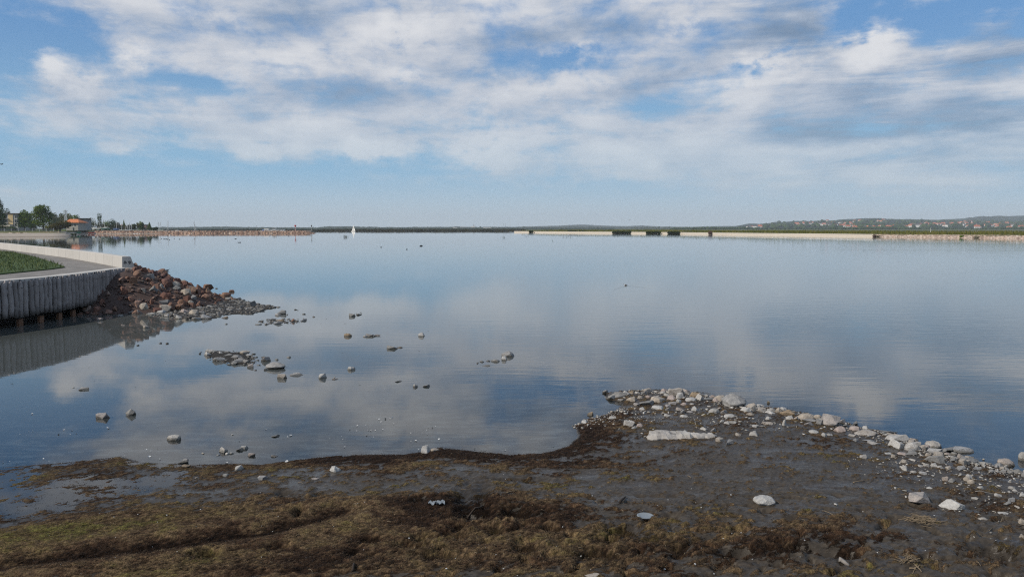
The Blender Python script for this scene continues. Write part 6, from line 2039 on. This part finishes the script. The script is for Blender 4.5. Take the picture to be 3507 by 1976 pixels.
for k, (px, yt, w, mt, kd, lab) in enumerate(((290, 747, 34, leaf_olive, 'bush', 'olive bushy tree left of the boats'), (313, 744, 40, leaf_olive, 'round', 'yellow-green round tree behind the blue boat'), (342, 733, 15, leaf_dark, 'twin', 'dark twin-topped poplar rising behind the boats'),
                                              (340, 762, 36, leaf_brown, 'bush', 'brown bush below the twin-topped poplar'), (362, 751, 26, leaf_green, 'bush', 'green bush right of the twin-topped poplar'), (384, 748, 42, leaf_dark, 'round', 'dark round tree at the right end of the boat yard'), (375, 764, 40, leaf_brown, 'bush', 'brown bush in front of the dark round tree'),
                                              (402, 757, 20, leaf_brown, 'bush', 'brownish bush right of the boat yard'), (300, 766, 44, leaf_brown, 'bush', 'low brown scrub behind the covered boat'), (425, 755, 15, leaf_green, 'conifer', 'pointed conifer beside the red roof'), (435, 769, 22, leaf_brown, 'bush', 'brown bush right of the pointed conifer'), (448, 768, 22, leaf_olive, 'bush', 'olive bush among leaning masts'),
                                              (459, 766, 18, leaf_dark, 'round', 'dark small tree among leaning masts'), (470, 761, 22, leaf_olive, 'bare', 'sparse tree left of the brick house'), (483, 759, 18, leaf_green, 'poplar', 'slim green tree behind the brick house'), (488, 762, 14, leaf_dark, 'poplar', 'slim dark tree behind the brick house'), (512, 763, 20, leaf_green, 'conifer', 'bright green tree right of the brick house'),
                                              (531, 776, 20, leaf_dark, 'bush', 'low dark bush at the end of the tree row'), (415, 766, 18, leaf_dark, 'bush', 'dark shrub behind the red roof'))):
    tree('tree', px, yt, w, 560 + 4 * (k % 5), mt, lab, 789.5, kd, 900, 50 + k, 'trees of the marina', .62)


def boxw(px0, px1, y0, y1, dist, depth):
    """box from pixel extents: returns centre, size"""
    a = far(px0, dist, y0); b = far(px1, dist, y1)
    return ((a.x + b.x) / 2, dist + depth / 2, (a.z + b.z) / 2), (b.x - a.x, depth, a.z - b.z)


def root_at(px, dist, z, name, label, cat, rz=0):
    p = far(px, dist); return empty(name, (p.x, dist, z), rz, label, cat)


def part(root, name, mat, *boxes):
    mb = MB()
    for c, s in boxes:
        mb.box(Vector(c) - root.location, s)
    return mb.obj(name, mat, root)


# apartment block
D = 440
ab = root_at(20, D, 2.2, 'apartment_block', 'four-storey block with an ochre gable wall behind trees at the far left', 'building')
part(ab, 'wall', grey_wall, boxw(-60, 62, 733, 790, D, 14))
part(ab, 'gable_wall', ochre_wall, boxw(27, 45, 733.5, 769, D - .25, .24))
part(ab, 'flat_roof', dark_roof, boxw(-62, 64, 730.5, 732.9, D - .6, 15))
part(ab, 'lower_storey', cream_wall, boxw(-60, 34, 770, 776, D - 3, 2.9))
for x0, x1, y in ((-30, 25, 748.5), (-30, 25, 762)):
    part(ab, 'balcony', white_wall, boxw(x0, x1, y, y + 1.4, D - 1.4, 1.38))
for x0, x1, y0, y1 in ((10, 24, 736, 747), (10, 24, 750.5, 760.5), (50, 54.5, 738, 747), (56, 60, 738, 747), (50, 54.5, 752, 762), (56, 60, 752, 762), (50, 54.5, 765, 774), (0, 8, 736, 747), (0, 8, 750.5, 760.5)):
    part(ab, 'window', glass_d, boxw(x0, x1, y0, y1, D - .09, .08))

# orange-roofed house
shade_wall = plain('shaded_render', (.34, .32, .28), .85, .1, 1)  # house render darkened to paint in the shade on its walls
tree('bush_tree', 281, 758, 30, 470, leaf_brown, 'olive-brown bush against the right side of the orange-roofed house', 790, 'bush', 1300, 71, GT, .6)
tree('bush_tree', 264, 772, 16, 466, leaf_dark, 'small dark bush beside the door of the orange-roofed house', 790, 'bush', 500, 72, GT, .5)
D = 455
oh = root_at(246, D, 2.2, 'house', 'two-storey house with a wide orange tiled roof', 'house')
part(oh, 'wall', shade_wall, boxw(226, 268, 763.2, 790, D, 9))
a = far(217, D - .8, 763); b = far(270, D - .8, 763); t0 = far(224, D, 750.5); t1 = far(253, D, 750.5)
mb = MB(); L_ = oh.location
mb.add([Vector((a.x, D - .9, a.z)) - L_, Vector((b.x, D - .9, a.z)) - L_, Vector((b.x, D + 10, a.z)) - L_, Vector((a.x, D + 10, a.z)) - L_, Vector((t0.x, D + 4.5, t0.z)) - L_, Vector((t1.x, D + 4.5, t0.z)) - L_], [(0, 1, 5, 4), (2, 3, 4, 5), (1, 2, 5), (3, 0, 4), (0, 3, 2, 1)])
mb.obj('roof', orange_roof, oh)
for x0, x1 in ((240.5, 243.5), (245, 248), (254, 259.5)):
    part(oh, 'window', glass_d, boxw(x0, x1, 766.5, 774, D - .07, .06))
part(oh, 'door', glass_d, boxw(249, 254, 780, 789.6, D - .07, .06))
fb = root_at(268, 480, 2.2, 'flat_roofed_building', 'grey flat-roofed building behind the orange roof', 'building')
part(fb, 'wall', white_wall, boxw(251, 264, 748.5, 790, 480, 8))
part(fb, 'side_wing', grey_wall, boxw(264.1, 290, 748.5, 788, 482, 8))
part(fb, 'flat_roof', dark_roof, boxw(250.5, 290.5, 747.6, 748.4, 479.5, 11))
# antenna mast
p = far(227, 500)
am = empty('antenna_mast', (p.x, p.y, 2.2), 0, 'antenna mast with grey panel aerials above the orange roof', 'antenna mast')
ht = H + (782 - 720) / FPX * 500 - 2.2
MB().tube([(0, 0, 0), (0, 0, ht)], .16, 8).obj('pole', steel, am)
mb = MB()
for x in (-.9, -.3, .35, .9):
    mb.box((x, -.3, ht - 1.4), (.28, .2, 2.4)); mb.box((x * .8, -.3, ht - 5.0), (.3, .2, 2.6))
mb.obj('panel_aerial', steel, am)
mb = MB()
for z in (ht - 2.8, ht - .6, ht - 6.4, ht - 3.9):
    mb.box((0, 0, z), (2.2, .9, .12))
mb.obj('platform', steel, am)
mb = MB(); mb.tube([(.9, -.35, ht - 8.2), (.9, -.1, ht - 8.2)], .45, 12); mb.tube([(-1.0, -.35, ht - 7.2), (-1.0, -.1, ht - 7.2)], .45, 12)
mb.obj('dish', white_wall, am)
# fence with pale posts
D = 372
fr_ = root_at(90, D, 2.05, 'fence', 'long mesh fence with pale posts above the beach', 'fence')
a = far(-250, D).x; b = far(183, D).x
mesh_d = plain('fence_mesh', (.05, .06, .075), .7, .1, 1)
mb = MB()
for z in np.arange(.15, 1.3, .22):
    mb.box(((a + b) / 2 - fr_.location.x, 0, z), (b - a, .03, .10))
mb.obj('mesh_panel', mesh_d, fr_)
n_ = 18
for i in range(n_ + 1):
    x = a + (b - a) * i / n_ - fr_.location.x
    MB().box((x, -.06, .75), (.16, .14, 1.5)).obj('post', steel, fr_)
# brick house, red-roofed house
D = 575
bh = root_at(489, D, 1.7, 'brick_house', 'square dull-red brick house by the marina', 'house')
part(bh, 'wall', brick_wall, boxw(478, 501, 770.4, 789.5, D, 5)); part(bh, 'flat_roof', dark_roof, boxw(477.5, 501.5, 769.4, 770.3, D - .3, 6))
for x0, x1, y0, y1 in ((488, 491.5, 775.5, 779), (483, 487, 782, 786), (489, 494, 782, 786)):
    part(bh, 'window', glass_d if y0 < 780 else white_wall, boxw(x0, x1, y0, y1, D - .06, .05))
rh = root_at(415, 590, 1.7, 'house', 'small house with a red roof half hidden by bushes', 'house')
part(rh, 'wall', brick_wall, boxw(406, 423, 777, 789, 590, 6))
c0 = far(414.5, 590, 777); mb = MB(); hw = 9.5 / FPX * 590; rhh = 7 / FPX * 590; zb = c0.z - 1.7; xo = c0.x - rh.location.x
mb.add([(xo - hw, -.5, zb), (xo + hw, -.5, zb), (xo + hw, 6.5, zb), (xo - hw, 6.5, zb), (xo - hw * .7, 3, zb + rhh), (xo + hw * .7, 3, zb + rhh)], [(0, 1, 5, 4), (2, 3, 4, 5), (1, 2, 5), (3, 0, 4), (0, 3, 2, 1)])
mb.obj('roof', red_roof, rh)


# --- boats -------------------------------------------------------------------
def hull_rings(L, W, F, draft=.5, bow=.35, n=9, stern=.75):
    rings = []
    for i in range(n):
        t = i / (n - 1)
        hw = W / 2 * (stern + (1 - stern) * math.sin(min(1, t * 1.6) * math.pi / 2)) * (1 if t < .55 else math.cos((t - .55) / .45 * math.pi / 2) ** .75 + .02)
        sh = F * (1 + .22 * max(0, t - .4))
        x = -L / 2 + L * t
        k = -draft * (1 - max(0, (t - .6) / .4) ** 2 * .9)
        o_ = bow * max(0, t - .8) / .2
        rings.append([(x, 0, k), (x, hw * .75, k * .3), (x + o_ * .5, hw * .97, sh * .5), (x + o_, hw, sh), (x + o_, -hw, sh), (x + o_ * .5, -hw * .97, sh * .5), (x, -hw * .75, k * .3)])
    return rings


def yacht(px, dist, z, L, hullm, label, cat='sailing boat', mast_px=None, mast_top=None, rz=0, stand=True, deck=white_hull, group=None, lean=0, boom=True, name='sailing_boat', cover=None):
    root = root_at(px, dist, z, name, label, cat, rz)
    if group: root['group'] = group
    F = L * .11; dr = L * .06; W = L * .30
    mb = MB(); mb.loft(hull_rings(L, W, F, dr)); mb.obj('hull', hullm, root)
    mb = MB(); mb.loft([[(a[0] * .97, a[1] * .93, F * 1.0 + .02 + .2 * F * max(0, i / 8 - .4)) for a in (rg[3], rg[4])] + [(rg[4][0] * .97, rg[4][1] * .9, F * 1.12 + .2 * F * max(0, i / 8 - .4)), (rg[3][0] * .97, rg[3][1] * .9, F * 1.12 + .2 * F * max(0, i / 8 - .4))] for i, rg in enumerate(hull_rings(L, W, F, dr))])
    mb.obj('deck', deck, root)
    mb = MB(); mb.box((L * .05, 0, F * 1.3), (L * .36, W * .6, F * .55), 0, .82); mb.obj('cabin', cover or deck, root)
    MB().box((L * .05, 0, F * 1.36), (L * .28, W * .60, F * .16)).obj('window', glass_d, root)
    if mast_top is not None:
        mh = H + (782 - mast_top) / FPX * dist - z
        mx0 = L * .06
        mb = MB(); mb.tube([(mx0, 0, F), (mx0 + lean, 0, mh)], [.15, .11], 6); mb.obj('mast', alu, root)
        if boom:
            MB().tube([(mx0, 0, F * 2.1), (mx0 - L * .34, 0, F * 2.0)], .10, 6).obj('boom', blue_tarp if random.random() < .5 else alu, root)
        mb = MB(); mb.tube([(L * .48, 0, F), (mx0 + lean, 0, mh * .94)], .03, 4); mb.tube([(-L * .48, 0, F), (mx0 + lean, 0, mh * .97)], .03, 4); mb.obj('rigging', steel, root)
    if stand:
        mb = MB()
        for sx in (-.28, .02, .26):
            for sy in (-1, 1):
                mb.tube([(L * sx, sy * W * .42, -z + 1.7), (L * sx, sy * W * .28, .05)], .05, 5)
        mb.box((0, 0, -z + 1.75), (L * .7, .25, .2)); mb.box((0, 0, (-z + 1.75) / 2 - dr * .5), (L * .25, .12, max(.2, z - 1.75 - dr)))
        mb.obj('stand', dark_wood, root)
    return root


BD = 535
yacht(276, BD, 2.7, 4.4, canvas, 'low covered boat with a pale tarpaulin at the left end of the boat yard', 'boat', stand=True, deck=blue_tarp, name='motor_boat', cover=blue_tarp)
yacht(300, BD, 3.0, 5.6, blue_hull, 'blue-hulled sailing boat with a white deck standing ashore', mast_px=303, mast_top=751, rz=math.pi, cover=white_hull)
yacht(327, BD, 3.0, 5.2, white_hull, 'white sailing boat standing ashore beside the blue-hulled one', mast_px=334, mast_top=747, rz=math.pi, cover=white_hull)
yacht(343, BD + 4, 3.0, 5.0, beige_hull, 'beige sailing boat standing ashore between two white ones', mast_top=756, lean=-.9, rz=0, deck=beige_hull)
yacht(361, BD, 3.0, 5.6, green_hull, 'green and white sailing boat ashore with a leaning mast', mast_px=357, mast_top=752, lean=.9, rz=math.pi, cover=white_hull)
yacht(398, BD - 2, 2.5, 4.2, blue_tarp, 'blue tarpaulin-covered dinghy ashore with a tall mast', 'dinghy', mast_top=757, rz=0, name='dinghy', deck=blue_tarp)
for k, (px, mt, ln, lab) in enumerate(((416, 764, .2, 'small dinghy with an upright mast before the red roof'), (430, 772, -.8, 'small white dinghy with a short raked mast'), (440, 765, .9, 'first dinghy of the leaning mast bunch, mast raked right'), (445, 763, .1, 'dinghy in the middle of the leaning mast bunch'), (450, 765, -.5, 'last dinghy of the leaning mast bunch, mast raked left'))):
    yacht(px, 540 + k, 2.1, 2.6, white_hull, lab, 'dinghy', mast_top=mt, lean=ln, rz=random.choice((0, math.pi)), name='dinghy', boom=False)
for k, (px, L, lab) in enumerate(((470, 1.7, 'small white boat ashore left of the brick house'), (484, 1.5, 'small white boat ashore before the brick house, left one'), (493, 1.5, 'small white boat ashore before the brick house, right one'), (507, 1.5, 'small white boat ashore below the bright green tree'))):
    yacht(px, 545, 2.05, L, white_hull, lab, 'boat', name='rowing_boat', deck=canvas)
yacht(541, 585, .3, 5.5, white_hull, 'moored sailing boat with a tall mast, left of the mast pair', mast_top=760, stand=False, group='sailing boats moored in the marina')
yacht(545, 590, .3, 5.5, white_hull, 'moored sailing boat behind the left one, mast raked', mast_top=762, lean=.8, stand=False, group='sailing boats moored in the marina')
yacht(574, 585, .3, 6.5, blue_hull, 'moored dark sailing boat with the tallest mast of the marina', mast_top=755.5, stand=False, group='sailing boats moored in the marina')
yacht(569, 588, .3, 5.5, white_hull, 'moored sailing boat with its mast leaning towards the tallest one', mast_top=764, lean=1.2, stand=False, group='sailing boats moored in the marina')
yacht(665, 590, .3, 6.0, white_hull, 'moored sailing boat alone in the middle of the breakwater', mast_top=757.5, lean=-.3, stand=False, group='sailing boats moored in the marina')
yacht(671, 592, .3, 5.0, blue_hull, 'moored sailing boat with a raked mast beside the lone one', mast_top=764, lean=-1.6, stand=False, group='sailing boats moored in the marina')
for k, (px, w, lab) in enumerate(((559, 22, 'long white covered boat by the marina mast pair'), (604, 32, 'longest white covered boat behind the breakwater'), (636, 24, 'white covered boat right of the longest one'))):
    yacht(px, 580, 1.0, w / FPX * 580, white_hull, lab, 'motor boat', stand=False, name='motor_boat', deck=canvas, cover=canvas)
# pulled-up boats on the beach
rb = root_at(292, 0, 0, 'rowing_boat', 'long red rowing boat lying on the stones by the water', 'rowing boat')
p = at(292, 801.5); rb.location = (p.x, p.y, .35)
L_ = 62 / FPX * p.y
mb = MB(); mb.loft(hull_rings(L_, 1.4, .55, .3, .5)); mb.obj('hull', red_hull, rb)
mb = MB(); mb.loft([[(q[0], q[1] * 1.03, q[2] + .02) for q in (rg[3], rg[4])] + [(rg[4][0], rg[4][1] * .8, rg[4][2] + .06), (rg[3][0], rg[3][1] * .8, rg[3][2] + .06)] for rg in hull_rings(L_, 1.4, .55, .3, .5)]); mb.obj('gunwale', beige_hull, rb)
gb = root_at(257, 0, 0, 'rowing_boat', 'bright green boat on the beach left of the red one', 'rowing boat')
p = at(257, 803.5); gb.location = (p.x, p.y + 2, .75)
mb = MB(); mb.loft(hull_rings(26 / FPX * p.y, 1.3, .6, .3, .3)); mb.obj('hull', green_boat, gb)
MB().box((0, 0, .62), (2.6, .9, .10)).obj('thwart', dark_wood, gb)
bush('shrub', 234, 262, 791.5, 798, 400, leaf_dark, 'dark bush behind the green boat', 500, .4, 61, 2.0)

# passenger ship behind the breakwater
D = 610
ps = root_at(938, D, 0, 'passenger_ship', 'white passenger ship moored behind the breakwater', 'ship', math.pi)
L_ = 84 / FPX * D
mb = MB(); mb.loft(hull_rings(L_, 4.2, 1.55, .8, 1.0, 13, .85)); mb.obj('hull', white_hull, ps)
MB().box((-.6, 0, 1.95), (L_ * .80, 3.6, .72)).obj('deckhouse', white_hull, ps)
mb = MB()
for i in range(13):
    mb.box((-L_ * .37 + i * L_ * .058, 0, 1.96), (.62, 3.66, .40))
mb.obj('window', glass_d, ps)
MB().box((-.6, 0, 2.38), (L_ * .82, 3.9, .10)).obj('upper_deck', white_hull, ps)
mb = MB(); mb.box((-L_ * .02, 0, 2.85), (2.6, 2.4, .85), 0, .9); mb.box((-L_ * .02, 0, 3.35), (3.4, 2.8, .12)); mb.obj('wheelhouse', white_hull, ps)
MB().box((-L_ * .02, 0, 2.92), (2.55, 2.44, .34)).obj('wheelhouse_window', glass_d, ps)
mb = MB(); mb.loft([[(L_ * .2 + x, -1.6, 2.5), (L_ * .2 + x, -1.5, 2.9 + .16 * math.sin(t)), (L_ * .2 + x, 1.5, 2.9 + .16 * math.sin(t)), (L_ * .2 + x, 1.6, 2.5)] for x, t in ((0, 0), (1.1, 1.5), (2.3, 2.4), (3.5, 3.1))]); mb.obj('canopy', canvas, ps)
MB().tube([(-L_ * .05, 0, 3.4), (-L_ * .05, 0, 5.2)], .05, 5).obj('mast', alu, ps)
mb = MB(); mb.box((L_ * .43, 0, 1.9), (1.7, 2.6, .9), 0, .7); mb.obj('bow_cover', blue_tarp, ps)


# beacons and poles on the breakwater
def beacon(px, ytop, ybase, dist, label, drum):
    p = far(px, dist); zb = 1.6; top_ = H + (782 - ytop) / FPX * dist - zb
    root = empty('harbour_beacon', (p.x, p.y, zb), 0, label, 'beacon')
    n = 5; hgt = top_ * (.72 if drum else .82)
    for i in range(n):
        MB().tube([(0, 0, hgt * i / n), (0, 0, hgt * (i + 1) / n)], .20 if drum else .16, 8).obj('band', red_band if i % 2 == 0 and drum else (white_wall if i % 2 else dark_roof), root)
    mb = MB(); s = .62 if drum else .42
    mb.tube([(0, 0, hgt), (0, 0, hgt + .2), (0, 0, hgt + .2 + s * 1.5), (0, 0, hgt + .35 + s * 1.5)], [s * .4, s, s, s * .3], 10)
    mb.obj('lantern', red_band if drum else dark_roof, root)


beacon(1011.5, 771.5, 791, 556, 'red drum harbour beacon on a banded pole near the breakwater end', True)
beacon(1067, 772.5, 791, 556, 'slim black and white beacon at the tip of the breakwater', False)
for px, yt, lab in ((777, 772.5, 'thin lamp post in the middle of the breakwater'), (879, 774, 'thin lamp post just left of the passenger ship')):
    p = far(px, 558); ht = H + (782 - yt) / FPX * 558 - 1.7
    root = empty('lamp_post', (p.x, p.y, 1.7), 0, lab, 'lamp post')
    MB().tube([(0, 0, 0), (0, 0, ht)], [.08, .05], 6).obj('pole', steel, root); MB().box((0, 0, ht), (.55, .3, .18)).obj('lamp', dark_roof, root)

# sailing boat under way
D = H * FPX / (793.2 - 782)
sb = root_at(1210, D, 0, 'sailing_yacht', 'white sailing yacht under sail on the open lake', 'sailing yacht', R(-40))
L_ = 6.0
mb = MB(); mb.loft(hull_rings(L_, L_ * .3, .62, .4, .5)); mb.obj('hull', white_hull, sb)
MB().box((0, 0, .85), (L_ * .35, 1.1, .35), 0, .85).obj('cabin', beige_hull, sb)
mh = (793 - 769.5) / FPX * D
MB().tube([(.3, 0, .5), (.3, 0, mh)], [.07, .04], 6).obj('mast', alu, sb)


def sail(corners, belly, name):
    a, b, c = [Vector(q) for q in corners]; V = []; F = []; n = 10
    for i in range(n + 1):
        for j in range(n + 1):
            u = i / n; v = j / n
            p = a.lerp(b, v).lerp(c, u)
            p.y += belly * math.sin(math.pi * v) * math.sin(math.pi * min(1, u * 1.0 + .12)) * (1 - u)
            V.append(p)
    m_ = n + 1
    for i in range(n):
        for j in range(n):
            F.append((i * m_ + j, i * m_ + j + 1, (i + 1) * m_ + j + 1, (i + 1) * m_ + j))
    n0 = len(V); V += [q + Vector((0, .02, 0)) for q in V]; F += [tuple(q + n0 for q in f[::-1]) for f in F]
    return obj(name, new_mesh(name, V, F, sail_m, True), sb)


sail([(.25, .02, .9), (-L_ * .52, 1.0, .8), (.25, .02, mh * 1.0)], .4, 'mainsail')
sail([(L_ * .5, 0, .75), (.1, .5, .9), (.33, 0, mh * .84)], .4, 'jib')

# --- far buildings across the lake ---------------------------------------------
D = 2600
fa = root_at(1620, D, .5, 'factory', 'white factory with two chimneys on the far shore', 'factory')
part(fa, 'wall', white_wall, boxw(1612, 1626, 776, 779.5, D, 14)); part(fa, 'hall', grey_wall, boxw(1575, 1600, 777, 779.5, D, 14))
for px, yt in ((1621.5, 768.5), (1626.5, 769)):
    p = far(px, D + 6); mb = MB(); mb.tube([Vector((p.x, p.y, 2)) - fa.location, Vector((p.x, p.y, H + (782 - yt) / FPX * D)) - fa.location], [1.0, .7], 7); mb.obj('chimney', grey_wall, fa)
for k, (x0, x1, y0, lab) in enumerate(((1552, 1566, 777.6, 'pale low warehouse left of the far factory'), (1655, 1682, 777.6, 'long pale warehouse right of the far factory'), (1696, 1706, 779.6, 'small white building near the water beyond the lake'), (2316, 2326, 778.6, 'pale building at the foot of the middle hill'))):
    b_ = root_at((x0 + x1) / 2, D - 300, .5, 'warehouse', lab, 'warehouse'); part(b_, 'wall', white_wall, boxw(x0, x1, y0, 781.2, D - 300, 12)); part(b_, 'roof', grey_wall, boxw(x0 - .3, x1 + .3, y0 - .4, y0 - .05, D - 301, 14))
for k, (px, yt) in enumerate(((1716, 771), (1724, 766), (1731, 765.5), (1747, 769), (590, 772), (597, 773))):
    p = far(px, 2700); ht = H + (782 - yt) / FPX * 2700
    mb = MB(); mb.tube([(0, 0, 0), (0, 0, ht)], [.5, .25], 5); mb.box((0, 0, ht * .82), (3.2, .3, .3)); mb.box((0, 0, ht * .92), (2.2, .3, .3))
    tag(mb.obj('pylon', steel, loc=(p.x, p.y, 0)), 'thin grey pylon on the far horizon', 'pylon', 'pylons on the far horizon')

# --- birds ------------------------------------------------------------------
def bird_mesh(name, mat, dark, pose='stand'):
    mb = MB()
    body = [(-.5, .01, 0), (-.34, .07, .0), (-.15, .13, .0), (.05, .14, .01), (.2, .11, .04), (.28, .06, .10), (.31, .05, .17), (.34, .055, .21), (.38, .045, .22), (.42, .02, .21), (.50, .006, .20)]
    rings = [[(x, r_ * math.cos(a), z + r_ * .9 * math.sin(a)) for a in np.linspace(0, 2 * math.pi, 9)[:-1]] for x, r_, z in body]
    mb.loft(rings)
    if pose == 'stand':
        for s in (-1, 1):
            mb.tube([(.0, s * .04, -.10), (.02, s * .04, -.30)], .012, 5)
    if pose == 'fly':
        for s in (-1, 1):
            mb.loft([[(.10, s * .10, .06), (-.12, s * .10, .06), (-.12, s * .10, .04), (.10, s * .10, .04)], [(.14, s * .42, .24), (-.06, s * .42, .24), (-.06, s * .42, .225), (.14, s * .42, .225)], [(-.08, s * .85, .10), (-.13, s * .85, .10), (-.13, s * .85, .095), (-.08, s * .85, .095)]])
    return mb.mesh(name, mat, True)


gull_m = plain('gull_feathers', (.78, .77, .75), .7, .05, 5)
coot_m = plain('coot_feathers', (.018, .018, .02), .6, .1, 5)
greb_m, N = material('grebe_feathers')
tc = N.sep(N.n('ShaderNodeTexCoord').outputs['Object'])
finish(N, N.mix(N.mapr(tc[0], .10, .22), (.10, .085, .075), N.mix(N.mapr(tc[2], .16, .20), (.62, .60, .57), (.10, .08, .07))), .7, .2)
gull = bird_mesh('gull', gull_m, None, 'stand'); coot = bird_mesh('coot', coot_m, None, 'swim'); swan = bird_mesh('swan', gull_m, None, 'swim'); flyer = bird_mesh('flying_bird', coot_m, None, 'fly'); grebe = bird_mesh('grebe', greb_m, None, 'swim')
r = np.random.default_rng(9)
gl = [(105 + 5.4 * i + r.uniform(-1.5, 1.5), 808.6 + r.uniform(-.5, .5)) for i in range(24)]
gl += [(x / 4.293, 640 + y / 4.293) for x, y in ((1060, 722), (1085, 705), (1090, 722), (1130, 718), (1135, 722), (1150, 700), (1175, 715), (1190, 700), (1240, 722), (1255, 715), (1290, 712), (1325, 712), (1330, 708), (1350, 725), (1400, 712), (1445, 712), (1450, 705), (1495, 710), (1525, 712), (1610, 700), (1590, 717), (1680, 704), (1675, 707), (1885, 693), (380, 733), (480, 730))]
for x, y in gl:
    p = at(x, y); s = r.uniform(.42, .6)
    tag(obj('gull', gull, loc=(p.x, p.y, .30 * s + (0 if x > 235 else .02)), rot=(0, 0, r.uniform(0, 6.28)), sc=s), 'white gull standing in the shallow water off the sandy beach', 'gull', 'gulls off the sandy beach')
for x, y in ((459, 800.6), (462.5, 800.8), (470, 800.9), (478.5, 800.8), (582, 805.5), (645, 806), (1155, 796.5), (1184, 796.5)):
    p = at(x, y + .4); tag(obj('swan', swan, loc=(p.x, p.y, .08), rot=(0, 0, r.uniform(-.6, .6)), sc=1.15), 'white swan swimming close to the marina breakwater' if x < 700 else 'white swan on the open water near the sailing yacht', 'swan', 'swans on the lake')
CO = [(1385, 768, 0), (2004, 763, 0), (2010, 785, 0), (2373, 762, 0), (2410, 765, 0), (2440, 766, 0), (2460, 771, 0), (2492, 779, 0), (2562, 762, 0), (2418, 766, 0)]
CO = [(x / 4.293, 640 + y / 4.293) for x, y, _ in CO] + [(500 + x / 3.22, 700 + y / 3.22) for x, y in ((370, 384), (532, 380), (985, 380), (993, 378), (1017, 421), (1037, 420), (312, 377))] + [(1200 + x / 3.22, 720 + y / 3.22) for x, y in ((338, 408), (623, 432), (775, 395), (786, 394))]
for x, y in CO:
    p = at(x, y + .6); tag(obj('coot', coot, loc=(p.x, p.y, .06), rot=(0, 0, r.uniform(0, 6.28)), sc=.62), 'small dark waterbird swimming on the open lake', 'coot', 'waterbirds on the open lake')
p = at(2142, 978)
tag(obj('grebe', grebe, loc=(p.x, p.y, .035), rot=(0, 0, R(160)), sc=.27), 'grey and white grebe swimming ahead of its wake', 'grebe')
p = at(574 * 1, 0, 0) if False else at(300 + 880 / 3.22, 860 + 218 / 3.22)
tag(obj('coot', coot, loc=(p.x, p.y, .05), rot=(0, 0, .4), sc=.4), 'dark waterbird swimming just beyond the red rubble heap', 'coot')
# its wake: two low ridges in the water surface
c0 = at(2142, 979)
for pts, lab in (([(2147, 979), (2165, 980.5), (2185, 982.5), (2208, 985.5)], 0), ([(2137, 982), (2128, 984.5), (2116, 988), (2102, 992)], 1)):
    w_ = [at(x, y) for x, y in pts]; mb = MB(); rings = []
    for i, q in enumerate(w_):
        dv = (w_[min(i + 1, len(w_) - 1)] - w_[max(i - 1, 0)]).normalized(); nv = Vector((-dv.y, dv.x, 0)); s = (.05 if lab == 0 else .04) * (1 - .6 * i / len(w_)); hh = (.0045 if lab == 0 else .0022) * (1 - .75 * i / len(w_))
        rings.append([tuple(q + nv * a + Vector((0, 0, z))) for a, z in ((-s, .001), (-s * .5, hh * .6 + .001), (0, hh + .001), (s * .5, hh * .6 + .001), (s, .001))])
    mb.loft(rings, cap=False)
    mb.f = [f for f in mb.f]
    ob = mb.obj('wake', MATS['lake_water'], smooth=True); fattr(ob.data, 'depth', np.ones(len(ob.data.vertices)))
    tag(ob, kind='structure')
for (px, py, dist, lab) in ((2156, 755, 150, 'small dark bird in flight above the white wall'), (6, 563.5, 60, 'dark bird in flight at the left edge of the sky')):
    p = far(px, dist, py); tag(obj('flying_bird', flyer, loc=p, rot=(0, 0, 1.2), sc=.36 if dist > 100 else .26), lab, 'bird')


# reed stalks standing in open water
def reed_tuft(px, py, hpx, n, label, spread, seed):
    p = at(px, py); rr = np.random.default_rng(seed); h_ = hpx / FPX * p.y; mb = MB()
    for _ in range(n):
        x, y = rr.normal() * spread, rr.normal() * spread; l = rr.normal() * .25 * h_; k = rr.uniform(.5, 1)
        mb.tube([(x, y, -.1), (x + l * .4, y, h_ * k * .6), (x + l, y, h_ * k)], [.022, .018, .006], 4)
    tag(mb.obj('reed_tuft', reed_g, loc=(p.x, p.y, 0)), label, 'reed tuft')


reed_g = plain('reed_stems', (.05, .06, .035), .8, .2, 3)
reed_tuft(1183, 813, 9, 34, 'dense reed tuft in open water left of the sailing yacht', .55, 1)
reed_tuft(1725, 815, 8, 9, 'sparse reed tuft in open water off the left end of the white wall', .30, 2)
reed_tuft(1805, 811, 6, 9, 'thin line of reed stalks in water below the lone small shrub', .9, 3)
reed_tuft(1945, 813, 7, 14, 'row of reed stalks in water before the first large reed clump', 1.0, 4)
reed_tuft(1978, 811, 5, 4, 'few short reed stalks right of the stalk row', .2, 5)
reed_tuft(1893, 826, 5, 4, 'single short reed sprig in the middle of the lake', .08, 6)
reed_tuft(990, 808.5, 6, 7, 'dark reed tuft in water before the breakwater beacon', .15, 7)
reed_tuft(2467, 820, 7, 3, 'thin dark stake of reed before the reddish bare shrub', .08, 8)

# ------------------------------------------------------------------ haze
m, N = material('haze_air')
v_ = N.n('ShaderNodeVolumePrincipled')
v_.inputs['Color'].default_value = (.84, .92, 1.0, 1); v_.inputs['Density'].default_value = HAZE; v_.inputs['Anisotropy'].default_value = 0.0
o_ = N.n('ShaderNodeOutputMaterial'); N.link(v_.outputs[0], o_.inputs['Volume'])
mb = MB(); mb.box((0, 4000, 74), (22000, 10400, 152))
hz = mb.obj('haze', m)
tag(hz, 'thin blue haze over the lake', 'haze', kind='stuff')
